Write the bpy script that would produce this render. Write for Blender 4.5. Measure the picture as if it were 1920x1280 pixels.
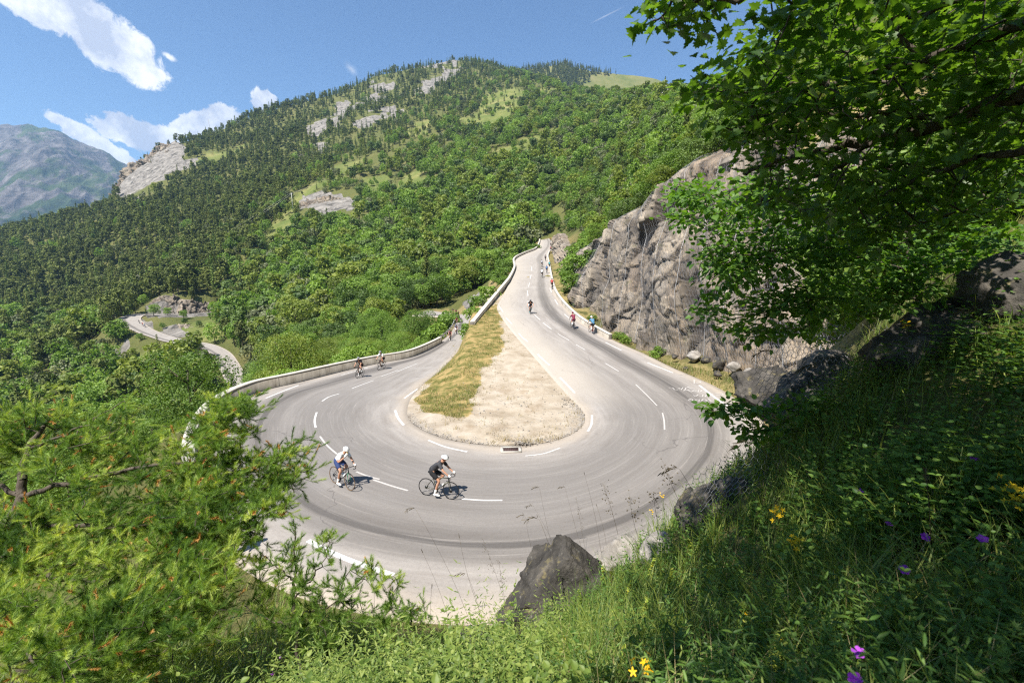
import bpy, bmesh, math, random
import numpy as np
from mathutils import Vector, Matrix

rng = np.random.default_rng(11)
random.seed(11)
for o in list(bpy.data.objects):
    bpy.data.objects.remove(o)
scene = bpy.context.scene
COL = scene.collection
PI = math.pi

# ------------------------------------------------------------------ camera
F = 853.3                      # focal length in pixels of a 1920 px wide frame (16 mm lens)
PITCH = math.radians(11.0)
CT, ST = math.cos(PITCH), math.sin(PITCH)
CZ = 9.0
cam_d = bpy.data.cameras.new('camera')
cam = bpy.data.objects.new('camera', cam_d)
COL.objects.link(cam)
cam.location = (0, 0, CZ)
cam.rotation_euler = (math.radians(90) - PITCH, 0, 0)
cam_d.lens = 16.0
cam_d.sensor_width = 36.0
cam_d.clip_start = 0.05
cam_d.clip_end = 30000
cam_d.dof.use_dof = True
cam_d.dof.focus_distance = 19.0
cam_d.dof.aperture_fstop = 3.2
scene.camera = cam


def ray(px, py):
    v = (640.0 - py) / F
    return (px - 960.0) / F, CT + v * ST, -ST + v * CT


def at(px, py, Y):
    """world point on the sight line of a photo pixel at forward distance Y"""
    dx, dy, dz = ray(px, py)
    t = Y / dy
    return np.array([dx * t, Y, CZ + dz * t])


def proj(P):
    P = np.asarray(P, float)
    x, y, z = P[..., 0], P[..., 1], P[..., 2] - CZ
    d = y * CT - z * ST
    u = y * ST + z * CT
    d = np.where(np.abs(d) < 1e-6, 1e-6, d)
    return 960 + F * x / d, 640 - F * u / d, d


# ------------------------------------------------------------------ light
SUN_EL = math.radians(60)
SUN_H = np.array([-0.66, -0.75])
SUN_H = SUN_H / np.linalg.norm(SUN_H)
SUN_DIR = Vector((SUN_H[0] * math.cos(SUN_EL), SUN_H[1] * math.cos(SUN_EL), math.sin(SUN_EL)))
sun_d = bpy.data.lights.new('sun', 'SUN')
sun_d.energy = 4.9
sun_d.angle = math.radians(0.53)
sun_d.color = (1.0, 0.95, 0.87)
sun = bpy.data.objects.new('sun', sun_d)
COL.objects.link(sun)
sun.rotation_euler = SUN_DIR.to_track_quat('Z', 'Y').to_euler()

scene.view_settings.view_transform = 'Standard'
scene.view_settings.look = 'None'
scene.view_settings.exposure = 1.06
scene.view_settings.gamma = 1.0
scene.render.engine = 'CYCLES'
scene.cycles.use_denoising = False
scene.cycles.pixel_filter_type = 'BLACKMAN_HARRIS'
scene.cycles.filter_width = 1.25
scene.cycles.max_bounces = 5
scene.cycles.diffuse_bounces = 2
scene.cycles.glossy_bounces = 2
scene.cycles.transmission_bounces = 4
scene.cycles.transparent_max_bounces = 5
scene.cycles.volume_bounces = 0
scene.cycles.sample_clamp_indirect = 6.0
scene.cycles.caustics_reflective = False
scene.cycles.caustics_refractive = False


# ------------------------------------------------------------------ node helpers
class NT:
    def __init__(self, tree):
        self.t = tree
        self.n = tree.nodes
        self.l = tree.links

    def new(self, typ, **kw):
        nd = self.n.new(typ)
        for k, v in kw.items():
            setattr(nd, k, v)
        return nd

    def put(self, sock, val):
        if isinstance(val, bpy.types.NodeSocket):
            self.l.new(val, sock)
        else:
            if sock.type == 'RGBA' and len(val) == 3:
                val = (*val, 1.0)
            sock.default_value = val

    def m(self, op, a, b=0.0, c=None, clamp=False):
        nd = self.new('ShaderNodeMath', operation=op, use_clamp=clamp)
        self.put(nd.inputs[0], a)
        self.put(nd.inputs[1], b)
        if c is not None:
            self.put(nd.inputs[2], c)
        return nd.outputs[0]

    def vm(self, op, a, b=(0, 0, 0), out=0):
        nd = self.new('ShaderNodeVectorMath', operation=op)
        self.put(nd.inputs[0], a)
        self.put(nd.inputs[1], b)
        return nd.outputs[out]

    def dot(self, a, b):
        return self.vm('DOT_PRODUCT', a, b, 1)

    def mix(self, f, a, b, blend='MIX'):
        nd = self.new('ShaderNodeMix', data_type='RGBA', blend_type=blend)
        self.put(nd.inputs[0], f)
        self.put(nd.inputs[6], a)
        self.put(nd.inputs[7], b)
        return nd.outputs[2]

    def noise(self, vec=None, scale=5.0, detail=4.0, rough=0.55, dist=0.0, color=False):
        nd = self.new('ShaderNodeTexNoise')
        if vec is not None:
            self.put(nd.inputs['Vector'], vec)
        nd.inputs['Scale'].default_value = scale
        nd.inputs['Detail'].default_value = detail
        nd.inputs['Roughness'].default_value = rough
        nd.inputs['Distortion'].default_value = dist
        return nd.outputs[1 if color else 0]

    def voro(self, vec=None, scale=5.0, feature='F1', out=0, rand=1.0):
        nd = self.new('ShaderNodeTexVoronoi', feature=feature)
        if vec is not None:
            self.put(nd.inputs['Vector'], vec)
        nd.inputs['Scale'].default_value = scale
        nd.inputs['Randomness'].default_value = rand
        return nd.outputs[out]

    def sstep(self, x, lo, hi):
        nd = self.new('ShaderNodeMapRange', interpolation_type='SMOOTHSTEP')
        self.put(nd.inputs[0], x)
        self.put(nd.inputs[1], lo)
        self.put(nd.inputs[2], hi)
        return nd.outputs[0]

    def ramp(self, f, stops):
        nd = self.new('ShaderNodeValToRGB')
        e = nd.color_ramp.elements
        while len(e) < len(stops):
            e.new(0.5)
        for k, (p, c) in enumerate(stops):
            e[k].position = p
            e[k].color = (*c, 1)
        self.put(nd.inputs[0], f)
        return nd.outputs[0]

    def attr(self, name):
        nd = self.new('ShaderNodeAttribute', attribute_type='GEOMETRY', attribute_name=name)
        return nd.outputs['Fac']

    def bump(self, h, strength=0.5, dist=0.02):
        nd = self.new('ShaderNodeBump')
        nd.inputs['Strength'].default_value = strength
        nd.inputs['Distance'].default_value = dist
        self.put(nd.inputs['Height'], h)
        return nd.outputs[0]

    def pos(self):
        return self.new('ShaderNodeNewGeometry').outputs['Position']

    def obj(self):
        return self.new('ShaderNodeTexCoord').outputs['Object']

    def orand(self):
        return self.new('ShaderNodeObjectInfo').outputs['Random']


def material(name, fn):
    """fn(nt) -> dict(color, rough, normal, spec, metal, trans, trans_color)"""
    m = bpy.data.materials.new(name)
    m.use_nodes = True
    nt = NT(m.node_tree)
    nt.n.clear()
    r = fn(nt)
    p = nt.new('ShaderNodeBsdfPrincipled')
    nt.put(p.inputs['Base Color'], r['color'])
    nt.put(p.inputs['Roughness'], r.get('rough', 0.8))
    nt.put(p.inputs['Metallic'], r.get('metal', 0.0))
    nt.put(p.inputs['Specular IOR Level'], r.get('spec', 0.3))
    if 'normal' in r:
        nt.put(p.inputs['Normal'], r['normal'])
    out = nt.new('ShaderNodeOutputMaterial')
    sh = p.outputs[0]
    if r.get('trans'):
        tr = nt.new('ShaderNodeBsdfTranslucent')
        nt.put(tr.inputs['Color'], r.get('trans_color', r['color']))
        mx = nt.new('ShaderNodeMixShader')
        mx.inputs[0].default_value = r['trans']
        nt.l.new(sh, mx.inputs[1])
        nt.l.new(tr.outputs[0], mx.inputs[2])
        sh = mx.outputs[0]
    nt.l.new(sh, out.inputs['Surface'])
    return m


def plain(name, col, rough=0.7, metal=0.0, spec=0.3, var=0.12, scale=30.0):
    def fn(nt):
        n = nt.noise(nt.obj(), scale, 3)
        c = nt.mix(n, tuple(x * (1 - var) for x in col), tuple(min(1, x * (1 + var)) for x in col))
        return dict(color=c, rough=rough, metal=metal, spec=spec)
    return material(name, fn)


# ------------------------------------------------------------------ sky
world = bpy.data.worlds.new('World')
scene.world = world
world.use_nodes = True
W = NT(world.node_tree)
W.n.clear()
sky = W.new('ShaderNodeTexSky', sky_type='NISHITA')
sky.sun_disc = False
sky.sun_elevation = SUN_EL
sky.sun_rotation = math.atan2(SUN_DIR.x, SUN_DIR.y)
sky.altitude = 1200
sky.air_density = 1.0
sky.dust_density = 0.3
sky.ozone_density = 2.2
wdir = W.new('ShaderNodeTexCoord').outputs['Generated']


def cloud_mask(px, py, a, b, rot, lo=0.0, hi=0.28, amp=1.5, nsc=16.0, seed=0.0):
    """one cloud: a noisy ellipse round a compass direction"""
    c = Vector(ray(px, py)).normalized()
    th = math.radians(rot)
    p2 = Vector(ray(px + math.cos(th), py + math.sin(th)))
    tx = (p2 - c * p2.dot(c)).normalized()
    ty = c.cross(tx)
    k = 1.0 / (F * Vector(ray(px, py)).length)
    d = W.dot(wdir, tuple(c))
    u = W.m('DIVIDE', W.dot(wdir, tuple(tx)), a * k)
    v = W.m('DIVIDE', W.dot(wdir, tuple(ty)), b * k)
    r2 = W.m('ADD', W.m('MULTIPLY', u, u), W.m('MULTIPLY', v, v))
    base = W.m('SUBTRACT', 1.0, W.m('SQRT', r2))
    off = W.vm('ADD', wdir, (seed, seed * 0.7, -seed))
    n = W.noise(off, nsc, 9, 0.66, 0.4)
    s = W.m('ADD', base, W.m('MULTIPLY', W.m('SUBTRACT', n, 0.5), amp))
    s = W.m('MULTIPLY', W.sstep(s, lo, hi), W.m('GREATER_THAN', d, 0.2))
    return s


CLOUDS = [
    (66, 8, 56, 38, 20, 0.0, 0.22, 1.5, 26, 0.0),
    (158, 42, 132, 54, 38, 0.0, 0.24, 1.5, 22, 0.0),
    (218, 92, 92, 36, 40, 0.0, 0.26, 1.5, 26, 0.2),
    (255, 126, 62, 18, 18, 0.0, 0.35, 1.6, 34, 0.4),
    (268, 254, 78, 28, 12, 0.0, 0.18, 1.2, 44, 1.7),
    (230, 240, 30, 28, 40, 0.0, 0.18, 1.2, 44, 1.2),
    (188, 274, 80, 20, 32, 0.0, 0.18, 1.2, 50, 2.2),
    (385, 230, 70, 24, -10, 0.0, 0.18, 1.2, 48, 3.1),
    (412, 216, 32, 20, -10, 0.0, 0.18, 1.2, 48, 3.6),
    (494, 190, 26, 22, -50, 0.0, 0.22, 1.5, 52, 4.0),
    (658, 130, 24, 11, 50, 0.1, 2.2, 1.4, 60, 5.0),
    (316, 106, 15, 7, 30, 0.0, 0.9, 1.8, 70, 6.0),
]
mask = None
for c in CLOUDS:
    s = cloud_mask(*c)
    mask = s if mask is None else W.m('MAXIMUM', mask, s)
# the contrail: a thin streak that widens and fades
trail = cloud_mask(1138, 29, 42, 2.0, -26.5, 0.0, 1.4, 0.35, 30, 7.0)
mask = W.m('MAXIMUM', mask, W.m('MULTIPLY', trail, 0.55))
shade = W.noise(W.vm('ADD', wdir, (0.02, 0.0, -0.03)), 16, 6, 0.6)
ccol = W.ramp(shade, [(0.38, (0.50, 0.55, 0.68)), (0.48, (0.72, 0.75, 0.83)), (0.60, (1.0, 1.0, 1.0))])
CLOUD_GAIN = 8.8
ccol = W.vm('SCALE', ccol)
ccol.node.inputs['Scale'].default_value = CLOUD_GAIN
skyc = W.mix(mask, W.mix(1.0, sky.outputs[0], (.90, 1.03, 1.13), 'MULTIPLY'), ccol)
bg = W.new('ShaderNodeBackground')
W.l.new(skyc, bg.inputs['Color'])
bg.inputs['Strength'].default_value = 0.072
wo = W.new('ShaderNodeOutputWorld')
W.l.new(bg.outputs[0], wo.inputs['Surface'])


# ------------------------------------------------------------------ mesh helpers
def make_mesh(name, V, F_, mats=(), smooth=False, attrs=None, midx=None):
    """V (n,3); F_ array (m,k) or a list of such arrays (tris and quads)"""
    V = np.asarray(V, np.float32).reshape(-1, 3)
    Fs = F_ if isinstance(F_, list) else [F_]
    Fs = [np.asarray(f, np.int32) for f in Fs if len(f)]
    me = bpy.data.meshes.new(name)
    me.vertices.add(len(V))
    me.vertices.foreach_set('co', V.ravel())
    lv = np.concatenate([f.ravel() for f in Fs])
    sizes = np.concatenate([np.full(len(f), f.shape[1], np.int32) for f in Fs])
    st = np.concatenate([[0], np.cumsum(sizes)[:-1]]).astype(np.int32)
    me.loops.add(len(lv))
    me.loops.foreach_set('vertex_index', lv)
    me.polygons.add(len(sizes))
    me.polygons.foreach_set('loop_start', st)
    if midx is not None:
        me.polygons.foreach_set('material_index', np.asarray(midx, np.int32))
    if smooth:
        me.polygons.foreach_set('use_smooth', np.ones(len(sizes), bool))
    for m in mats:
        me.materials.append(m)
    if attrs:
        for k, a in attrs.items():
            at_ = me.attributes.new(k, 'FLOAT', 'POINT')
            at_.data.foreach_set('value', np.asarray(a, np.float32))
    me.update(calc_edges=True)
    me.validate()
    return me


def link(name, me, parent=None, loc=None, rotz=None):
    o = bpy.data.objects.new(name, me)
    COL.objects.link(o)
    if parent is not None:
        o.parent = parent
    if loc is not None:
        o.location = loc
    if rotz is not None:
        o.rotation_euler = (0, 0, rotz)
    return o


def tag(o, label=None, cat=None, group=None, kind=None):
    if label:
        o['label'] = label
    if cat:
        o['category'] = cat
    if group:
        o['group'] = group
    if kind:
        o['kind'] = kind
    return o


def empty(name, loc=(0, 0, 0), label=None, cat=None, group=None, rot=None):
    o = bpy.data.objects.new(name, None)
    COL.objects.link(o)
    o.location = loc
    o.empty_display_size = 0.1
    if rot is not None:
        o.rotation_euler = rot
    return tag(o, label, cat, group)


class MB:
    """collects pieces with offsets into one mesh (tris and quads, per-vertex tint)"""
    def __init__(self):
        self.V, self.T, self.Q, self.A, self.n = [], [], [], [], 0
        self.tm, self.qm = [], []

    def add(self, V, T=None, Q=None, tint=0.5, mi=0):
        V = np.asarray(V, float).reshape(-1, 3)
        self.V.append(V)
        self.A.append(np.broadcast_to(np.asarray(tint, float), (len(V),)))
        if T is not None and len(T):
            T = np.asarray(T, np.int64)
            self.T.append(T + self.n)
            self.tm.append(np.full(len(T), mi))
        if Q is not None and len(Q):
            Q = np.asarray(Q, np.int64)
            self.Q.append(Q + self.n)
            self.qm.append(np.full(len(Q), mi))
        self.n += len(V)
        return self

    def mesh(self, name, mats, smooth=False):
        fs, mi = [], []
        if self.T:
            fs.append(np.concatenate(self.T)); mi.append(np.concatenate(self.tm))
        if self.Q:
            fs.append(np.concatenate(self.Q)); mi.append(np.concatenate(self.qm))
        return make_mesh(name, np.concatenate(self.V), fs, mats, smooth,
                         {'tint': np.concatenate(self.A)}, np.concatenate(mi))

    def build(self, name, mats, parent=None, smooth=False, loc=None):
        return link(name, self.mesh(name, mats if isinstance(mats, (list, tuple)) else [mats], smooth), parent, loc)

    def tube(self, pts, rad, n=6, tint=0.5, mi=0, cap=True):
        V, Q, T = tube(pts, rad, n, cap)
        return self.add(V, T, Q, tint, mi)

    def box(self, c, s, rot=None, tint=0.5, mi=0):
        c = np.asarray(c, float); s = np.asarray(s, float) / 2
        V = np.array([[x, y, z] for x in (-1, 1) for y in (-1, 1) for z in (-1, 1)], float) * s
        if rot is not None:
            V = V @ np.asarray(rot).T
        Q = [[0, 1, 3, 2], [4, 6, 7, 5], [0, 4, 5, 1], [2, 3, 7, 6], [0, 2, 6, 4], [1, 5, 7, 3]]
        return self.add(V + c, None, Q, tint, mi)


def norm(a):
    a = np.asarray(a, float)
    return a / np.maximum(np.linalg.norm(a, axis=-1, keepdims=True), 1e-9)


def frames(d):
    """two vectors across each direction"""
    d = norm(d)
    ref = np.where(np.abs(d[..., 2:3]) < 0.9, np.array([0, 0, 1.0]), np.array([1.0, 0, 0]))
    a = norm(np.cross(ref, d))
    return a, np.cross(d, a)


def tube(pts, rad, n=6, cap=True):
    P = np.asarray(pts, float)
    R = np.broadcast_to(np.asarray(rad, float), (len(P),))
    d = np.gradient(P, axis=0)
    d = norm(d)
    a, b = frames(d[:1])
    A = [a[0]]
    for k in range(1, len(P)):
        v = A[-1] - d[k] * np.dot(A[-1], d[k])
        A.append(v / max(np.linalg.norm(v), 1e-9))
    A = np.array(A)
    B = np.cross(d, A)
    th = np.arange(n) * 2 * PI / n
    V = P[:, None] + R[:, None, None] * (np.cos(th)[None, :, None] * A[:, None] + np.sin(th)[None, :, None] * B[:, None])
    V = V.reshape(-1, 3)
    Q = []
    for k in range(len(P) - 1):
        for j in range(n):
            Q.append([k * n + j, k * n + (j + 1) % n, (k + 1) * n + (j + 1) % n, (k + 1) * n + j])
    T = []
    if cap:
        V = np.vstack([V, P[:1], P[-1:]])
        e0, e1 = len(P) * n, len(P) * n + 1
        for j in range(n):
            T.append([e0, (j + 1) % n, j])
            T.append([e1, (len(P) - 1) * n + j, (len(P) - 1) * n + (j + 1) % n])
    return V, Q, T


def smooth_path(P, n, closed=False):
    """Catmull-Rom through P, resampled at n parameters"""
    P = np.asarray(P, float)
    t = np.linspace(0, len(P) - 1, n)
    i = np.clip(np.floor(t).astype(int), 0, len(P) - 2)
    f = (t - i)[:, None]
    p0 = P[np.maximum(i - 1, 0)]
    p1 = P[i]
    p2 = P[i + 1]
    p3 = P[np.minimum(i + 2, len(P) - 1)]
    return 0.5 * (2 * p1 + (p2 - p0) * f + (2 * p0 - 5 * p1 + 4 * p2 - p3) * f ** 2 + (3 * p1 - p0 - 3 * p2 + p3) * f ** 3)


def instances(mb, proto, M, tint=None, mi=0):
    """put copies of a tri prototype (V, T) at many places: M is (n,3,4)"""
    V, T = proto
    n = len(M)
    if n == 0:
        return
    W_ = np.einsum('nij,kj->nki', M[:, :, :3], V) + M[:, None, :, 3]
    Tt = (T[None] + (np.arange(n) * len(V))[:, None, None]).reshape(-1, 3)
    tt = np.repeat(rng.random(n) if tint is None else tint, len(V))
    mb.add(W_.reshape(-1, 3), Tt, None, tt, mi)


def basis(xdir, zdir, s):
    """(n,3,3) with local x along xdir and z near zdir, scaled"""
    x = norm(xdir)
    z = norm(zdir - x * np.sum(zdir * x, -1, keepdims=True))
    y = np.cross(z, x)
    B = np.stack([x, y, z], -1)
    return B * np.asarray(s)[:, None, None]


def mat34(B, p):
    return np.concatenate([B, p[:, :, None]], -1)


def rdir(n):
    return norm(rng.normal(size=(n, 3)))


# ------------------------------------------------------------------ noise (numpy)
def _hash(ix, iy, iz, seed):
    h = (ix * 374761393 + iy * 668265263 + iz * 2147483647 + seed * 1274126177) & 0xFFFFFFFF
    h = ((h ^ (h >> 13)) * 1274126177) & 0xFFFFFFFF
    h = ((h ^ (h >> 16)) * 2246822519) & 0xFFFFFFFF
    return ((h ^ (h >> 15)) & 0xFFFFFF) / float(0xFFFFFF)


def vnoise(P, seed=0):
    P = np.asarray(P, float)
    i = np.floor(P).astype(np.int64)
    f = P - i
    f = f * f * f * (f * (f * 6 - 15) + 10)
    out = 0
    for dx in (0, 1):
        for dy in (0, 1):
            for dz in (0, 1):
                w = (f[..., 0] if dx else 1 - f[..., 0]) * (f[..., 1] if dy else 1 - f[..., 1]) * (f[..., 2] if dz else 1 - f[..., 2])
                out = out + w * _hash(i[..., 0] + dx, i[..., 1] + dy, i[..., 2] + dz, seed)
    return out * 2 - 1


def fbm(P, oct=4, seed=0, gain=0.5, ridged=False):
    P = np.asarray(P, float)
    a, out, tot = 1.0, 0, 0
    for k in range(oct):
        n = vnoise(P * 2 ** k + k * 17.3, seed + k)
        if ridged:
            n = 1 - 2 * np.abs(n)
        out = out + a * n
        tot += a
        a *= gain
    return out / tot


def worley(P, seed=0, facets=False):
    """nearest and second distance, plus a random number of the nearest cell"""
    P = np.asarray(P, float)
    i = np.floor(P).astype(np.int64)
    d1 = np.full(P.shape[:-1], 9.0); d2 = d1.copy(); cid = np.zeros_like(d1); off = np.zeros_like(P)
    for dx in (-1, 0, 1):
        for dy in (-1, 0, 1):
            for dz in (-1, 0, 1):
                cx, cy, cz = i[..., 0] + dx, i[..., 1] + dy, i[..., 2] + dz
                q = np.stack([cx + _hash(cx, cy, cz, seed), cy + _hash(cx, cy, cz, seed + 1), cz + _hash(cx, cy, cz, seed + 2)], -1)
                d = np.linalg.norm(q - P, axis=-1)
                near = d < d1
                d2 = np.where(near, d1, np.minimum(d2, d))
                cid = np.where(near, _hash(cx, cy, cz, seed + 3), cid)
                off = np.where(near[..., None], P - q, off)
                d1 = np.where(near, d, d1)
    if facets:
        # a plane of its own for every cell: angular blocks
        a = cid * 997.0 % 1.0 * 2 * PI; b = (cid * 7919.0 % 1.0 - .5) * 2
        t = np.stack([np.cos(a) * np.sqrt(1 - b * b), np.sin(a) * np.sqrt(1 - b * b), b], -1)
        return d1, d2, cid, np.sum(off * t, -1)
    return d1, d2, cid


def in_poly(x, y, poly):
    x = np.asarray(x, float); y = np.asarray(y, float)
    r = np.zeros(np.broadcast(x, y).shape, bool)
    for (x1, y1), (x2, y2) in zip(poly, poly[1:] + poly[:1]):
        c = ((y1 > y) != (y2 > y)) & (x < (x2 - x1) * (y - y1) / ((y2 - y1) if y2 != y1 else 1e-9) + x1)
        r ^= c
    return r
# ------------------------------------------------------------------ the road's course
PY_ = np.linspace(0, 400, 1601)


def _prof(ys, zs):
    z = np.interp(PY_, ys, zs)
    k = np.exp(-0.5 * (np.arange(-40, 41) * 0.25 / 3.0) ** 2)
    return np.convolve(np.pad(z, 40, 'edge'), k / k.sum(), 'valid')


PR = _prof([0, 24, 32, 40, 50, 78, 100, 125, 150, 220, 300, 400], [0, 0, .4, 1.0, 1.75, 3.6, 5.0, 6.8, 9.2, 16.2, 24, 30])
PL = _prof([0, 24, 31, 40, 50, 66, 80, 95, 105, 130, 400], [0, 0, -.4, -1.25, -2.2, -3.75, -4.8, -5.5, -5.8, -6.4, -8])


def prof(Y, right):
    return np.where(right, np.interp(Y, PY_, PR), np.interp(Y, PY_, PL))


def hit(px, py, right):
    """where a photo pixel's sight line meets the road surface of one leg"""
    dx, dy, dz = ray(px, py)
    Y = np.arange(5, 330, 0.05)
    g = CZ + Y * dz / dy - prof(Y, right)
    k = int(np.argmax(g < 0)) if (g < 0).any() else len(Y) - 1
    y = Y[k]
    return np.array([dx / dy * y, y, float(prof(y, right))])


# outer edge, inner edge (photo pixels) in pairs from the far end of the lower leg to the far end of the upper leg
ST_ = [
    (838, 594, 850, 588), (851, 597, 876, 590), (854, 604, 893, 598), (846, 622, 884, 622), (824, 641, 872, 642),
    (770, 667, 852, 667), (700, 681, 828, 693), (640, 694, 806, 710), (550, 716, 785, 730), (474, 734, 771, 747),
    (415, 760, 765, 762), (375, 795, 764, 776), (350, 850, 770, 790), (352, 920, 785, 802), (385, 985, 808, 813),
    (440, 1045, 838, 823), (540, 1100, 875, 830), (680, 1140, 915, 835), (840, 1160, 955, 836), (1010, 1155, 1000, 833),
    (1170, 1115, 1040, 826), (1300, 1050, 1072, 814), (1390, 970, 1092, 798), (1440, 890, 1096, 782), (1445, 820, 1088, 766),
    (1420, 775, 1070, 748), (1388, 753, 1052, 728), (1337, 722, 1022, 694), (1259, 688, 990, 657), (1210, 664, 962, 625),
    (1140, 632, 938, 592), (1080, 593, 932, 574), (1046, 554, 944, 552), (1036, 525, 957, 527), (1031, 496, 967, 503),
    (1028, 482, 966, 487), (1031, 472, 985, 476), (1034, 462, 1006, 467), (1035, 453, 1012, 456), (1030, 447, 1013, 450)]
NS = len(ST_)
SPLIT = 19
OUT = np.array([hit(a, b, k >= SPLIT) for k, (a, b, c, d) in enumerate(ST_)])
INN = np.array([hit(c, d, k >= SPLIT) for k, (a, b, c, d) in enumerate(ST_)])
# the far end of the lower leg turns away behind the wood
OUT = np.vstack([OUT[0] + [-9, 3, -.3], OUT]); INN = np.vstack([INN[0] + [-8, 9, -.3], INN])
SPLIT += 1
NSEG = 640
Oe = smooth_path(OUT, NSEG)
Ie = smooth_path(INN, NSEG)
SIDE = np.linspace(0, len(OUT) - 1, NSEG) >= SPLIT        # True: the upper (right) leg
NU = 29
uu = np.linspace(0, 1, NU)
RV = Oe[:, None] * (1 - uu)[None, :, None] + Ie[:, None] * uu[None, :, None]
RV[..., 2] = prof(RV[..., 1], np.repeat(SIDE[:, None], NU, 1))
mid = RV[:, NU // 2]
vlen = np.concatenate([[0], np.cumsum(np.linalg.norm(np.diff(mid, axis=0), axis=1))])


def grid_quads(n, m):
    i = np.arange(n - 1)[:, None] * m + np.arange(m - 1)[None]
    return np.stack([i, i + 1, i + m + 1, i + m], -1).reshape(-1, 4)


ROADPTS = RV.reshape(-1, 3)

# ------------------------------------------------------------------ terrain heights
near_pts, far_pts = [], []
step = 9
for k in range(0, NSEG, step):
    for e, other in ((Oe, Ie), (Ie, Oe)):
        p = e[k].copy(); p[2] = prof(p[1], SIDE[k]) - 0.1
        near_pts.append(p)
        if np.hypot(p[0], p[1]) > 35:
            far_pts.append(p)
# island between the legs
isl_l = list(range(4, 21)); isl_r = list(range(34, 19, -1))


def drop(k, d, dz):
    """a control point d metres outside the outer edge"""
    n = Oe[k, :2] - Ie[k, :2]
    n = n / np.linalg.norm(n)
    p = Oe[k].copy()
    p[:2] += n * d
    p[2] = prof(Oe[k, 1], SIDE[k]) + dz
    return p


def sidx(st):          # ribbon row of a station number of ST_
    return int(round((st + 1) / (len(OUT) - 1) * (NSEG - 1)))


for st in range(1, 15):
    for d, dz in ((1.2, -.5), (4, -2.6), (9, -6.5), (17, -12)):
        if st < 4 and d > 9:
            continue
        if st > 12 and d > 5:
            continue
        p = drop(sidx(st), d, dz)
        near_pts.append(p)
        if np.hypot(p[0], p[1]) > 40:
            far_pts.append(p)
# below the wall on the upper leg's valley side
for st in range(33, 40):
    k = sidx(st)
    n = Ie[k, :2] - Oe[k, :2]; n = n / np.linalg.norm(n)
    for d, dz in ((1.2, -.6), (4.0, -2.6), (12, -7), (25, -13)):
        if st < 35 and d > 5:
            continue
        p = Ie[k].copy(); p[:2] += n * d; p[2] = prof(Ie[k, 1], True) + dz
        near_pts.append(p); far_pts.append(p)
# bank that carries the camera
near_pts += [np.array(p, float) for p in [
    (0, 0, 7.7), (-.8, .3, 7.5), (.8, .3, 7.8), (2.5, 0, 8.5), (5, 0, 9.7), (-3, 0, 7.0), (-6, 0, 6), (0, -3, 9.8), (4, -3, 11.5), (-4, -3, 9),
    (0, -10, 14), (8, -8, 16), (-10, -8, 10), (0, -25, 25), (0, -60, 50), (-60, -40, 20), (60, -40, 60),
    (0, 1.5, 6.7), (0, 3, 5.5), (0, 5, 3.9), (0, 7, 2.2), (0, 8.6, .8), (-1.5, 1.5, 6.5), (-1.5, 4, 4.3), (-1.5, 8, 1.0),
    (1.5, 2, 7.0), (1.5, 4, 5.6), (1.3, 6, 4.1), (1.5, 8, 2.2), (1.6, 9.3, .6),
    (3, 2, 7.8), (3, 4, 7.1), (3.3, 6, 6.1), (3.5, 8, 4.0), (3, 10, 1),
    (5, 3, 8.5), (5, 5, 8.1), (5.5, 7, 7.3), (6, 9, 5.8), (6, 11.5, 1.5), (8, 4, 10.3), (8, 8, 9.2), (8, 12, 6.0), (9.7, 14, 4.6), (9.8, 15.8, .9),
    (-3, 3, 5.0), (-3, 6, 3.0), (-3, 9, .8), (-6, 4, 3.8), (-6, 8, 1.2), (-9, 6, 2.0), (-8.7, 10.5, -.1), (-12, 8, -.6), (-12, 13, -1),
    (-17, 15, -3.5), (-20, 20, -5), (-14, 3, 0), (-25, 10, -9), (-32, 25, -15), (-60, 20, -26), (-45, 50, -26),
    (13.5, 17, 6.5), (15, 21, 4.0), (15, 25, 2.5), (12, 8, 12), (18, 15, 12), (20, 22, 11), (26, 30, 17), (40, 25, 30), (60, 40, 42), (25, 10, 20)]]

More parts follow.
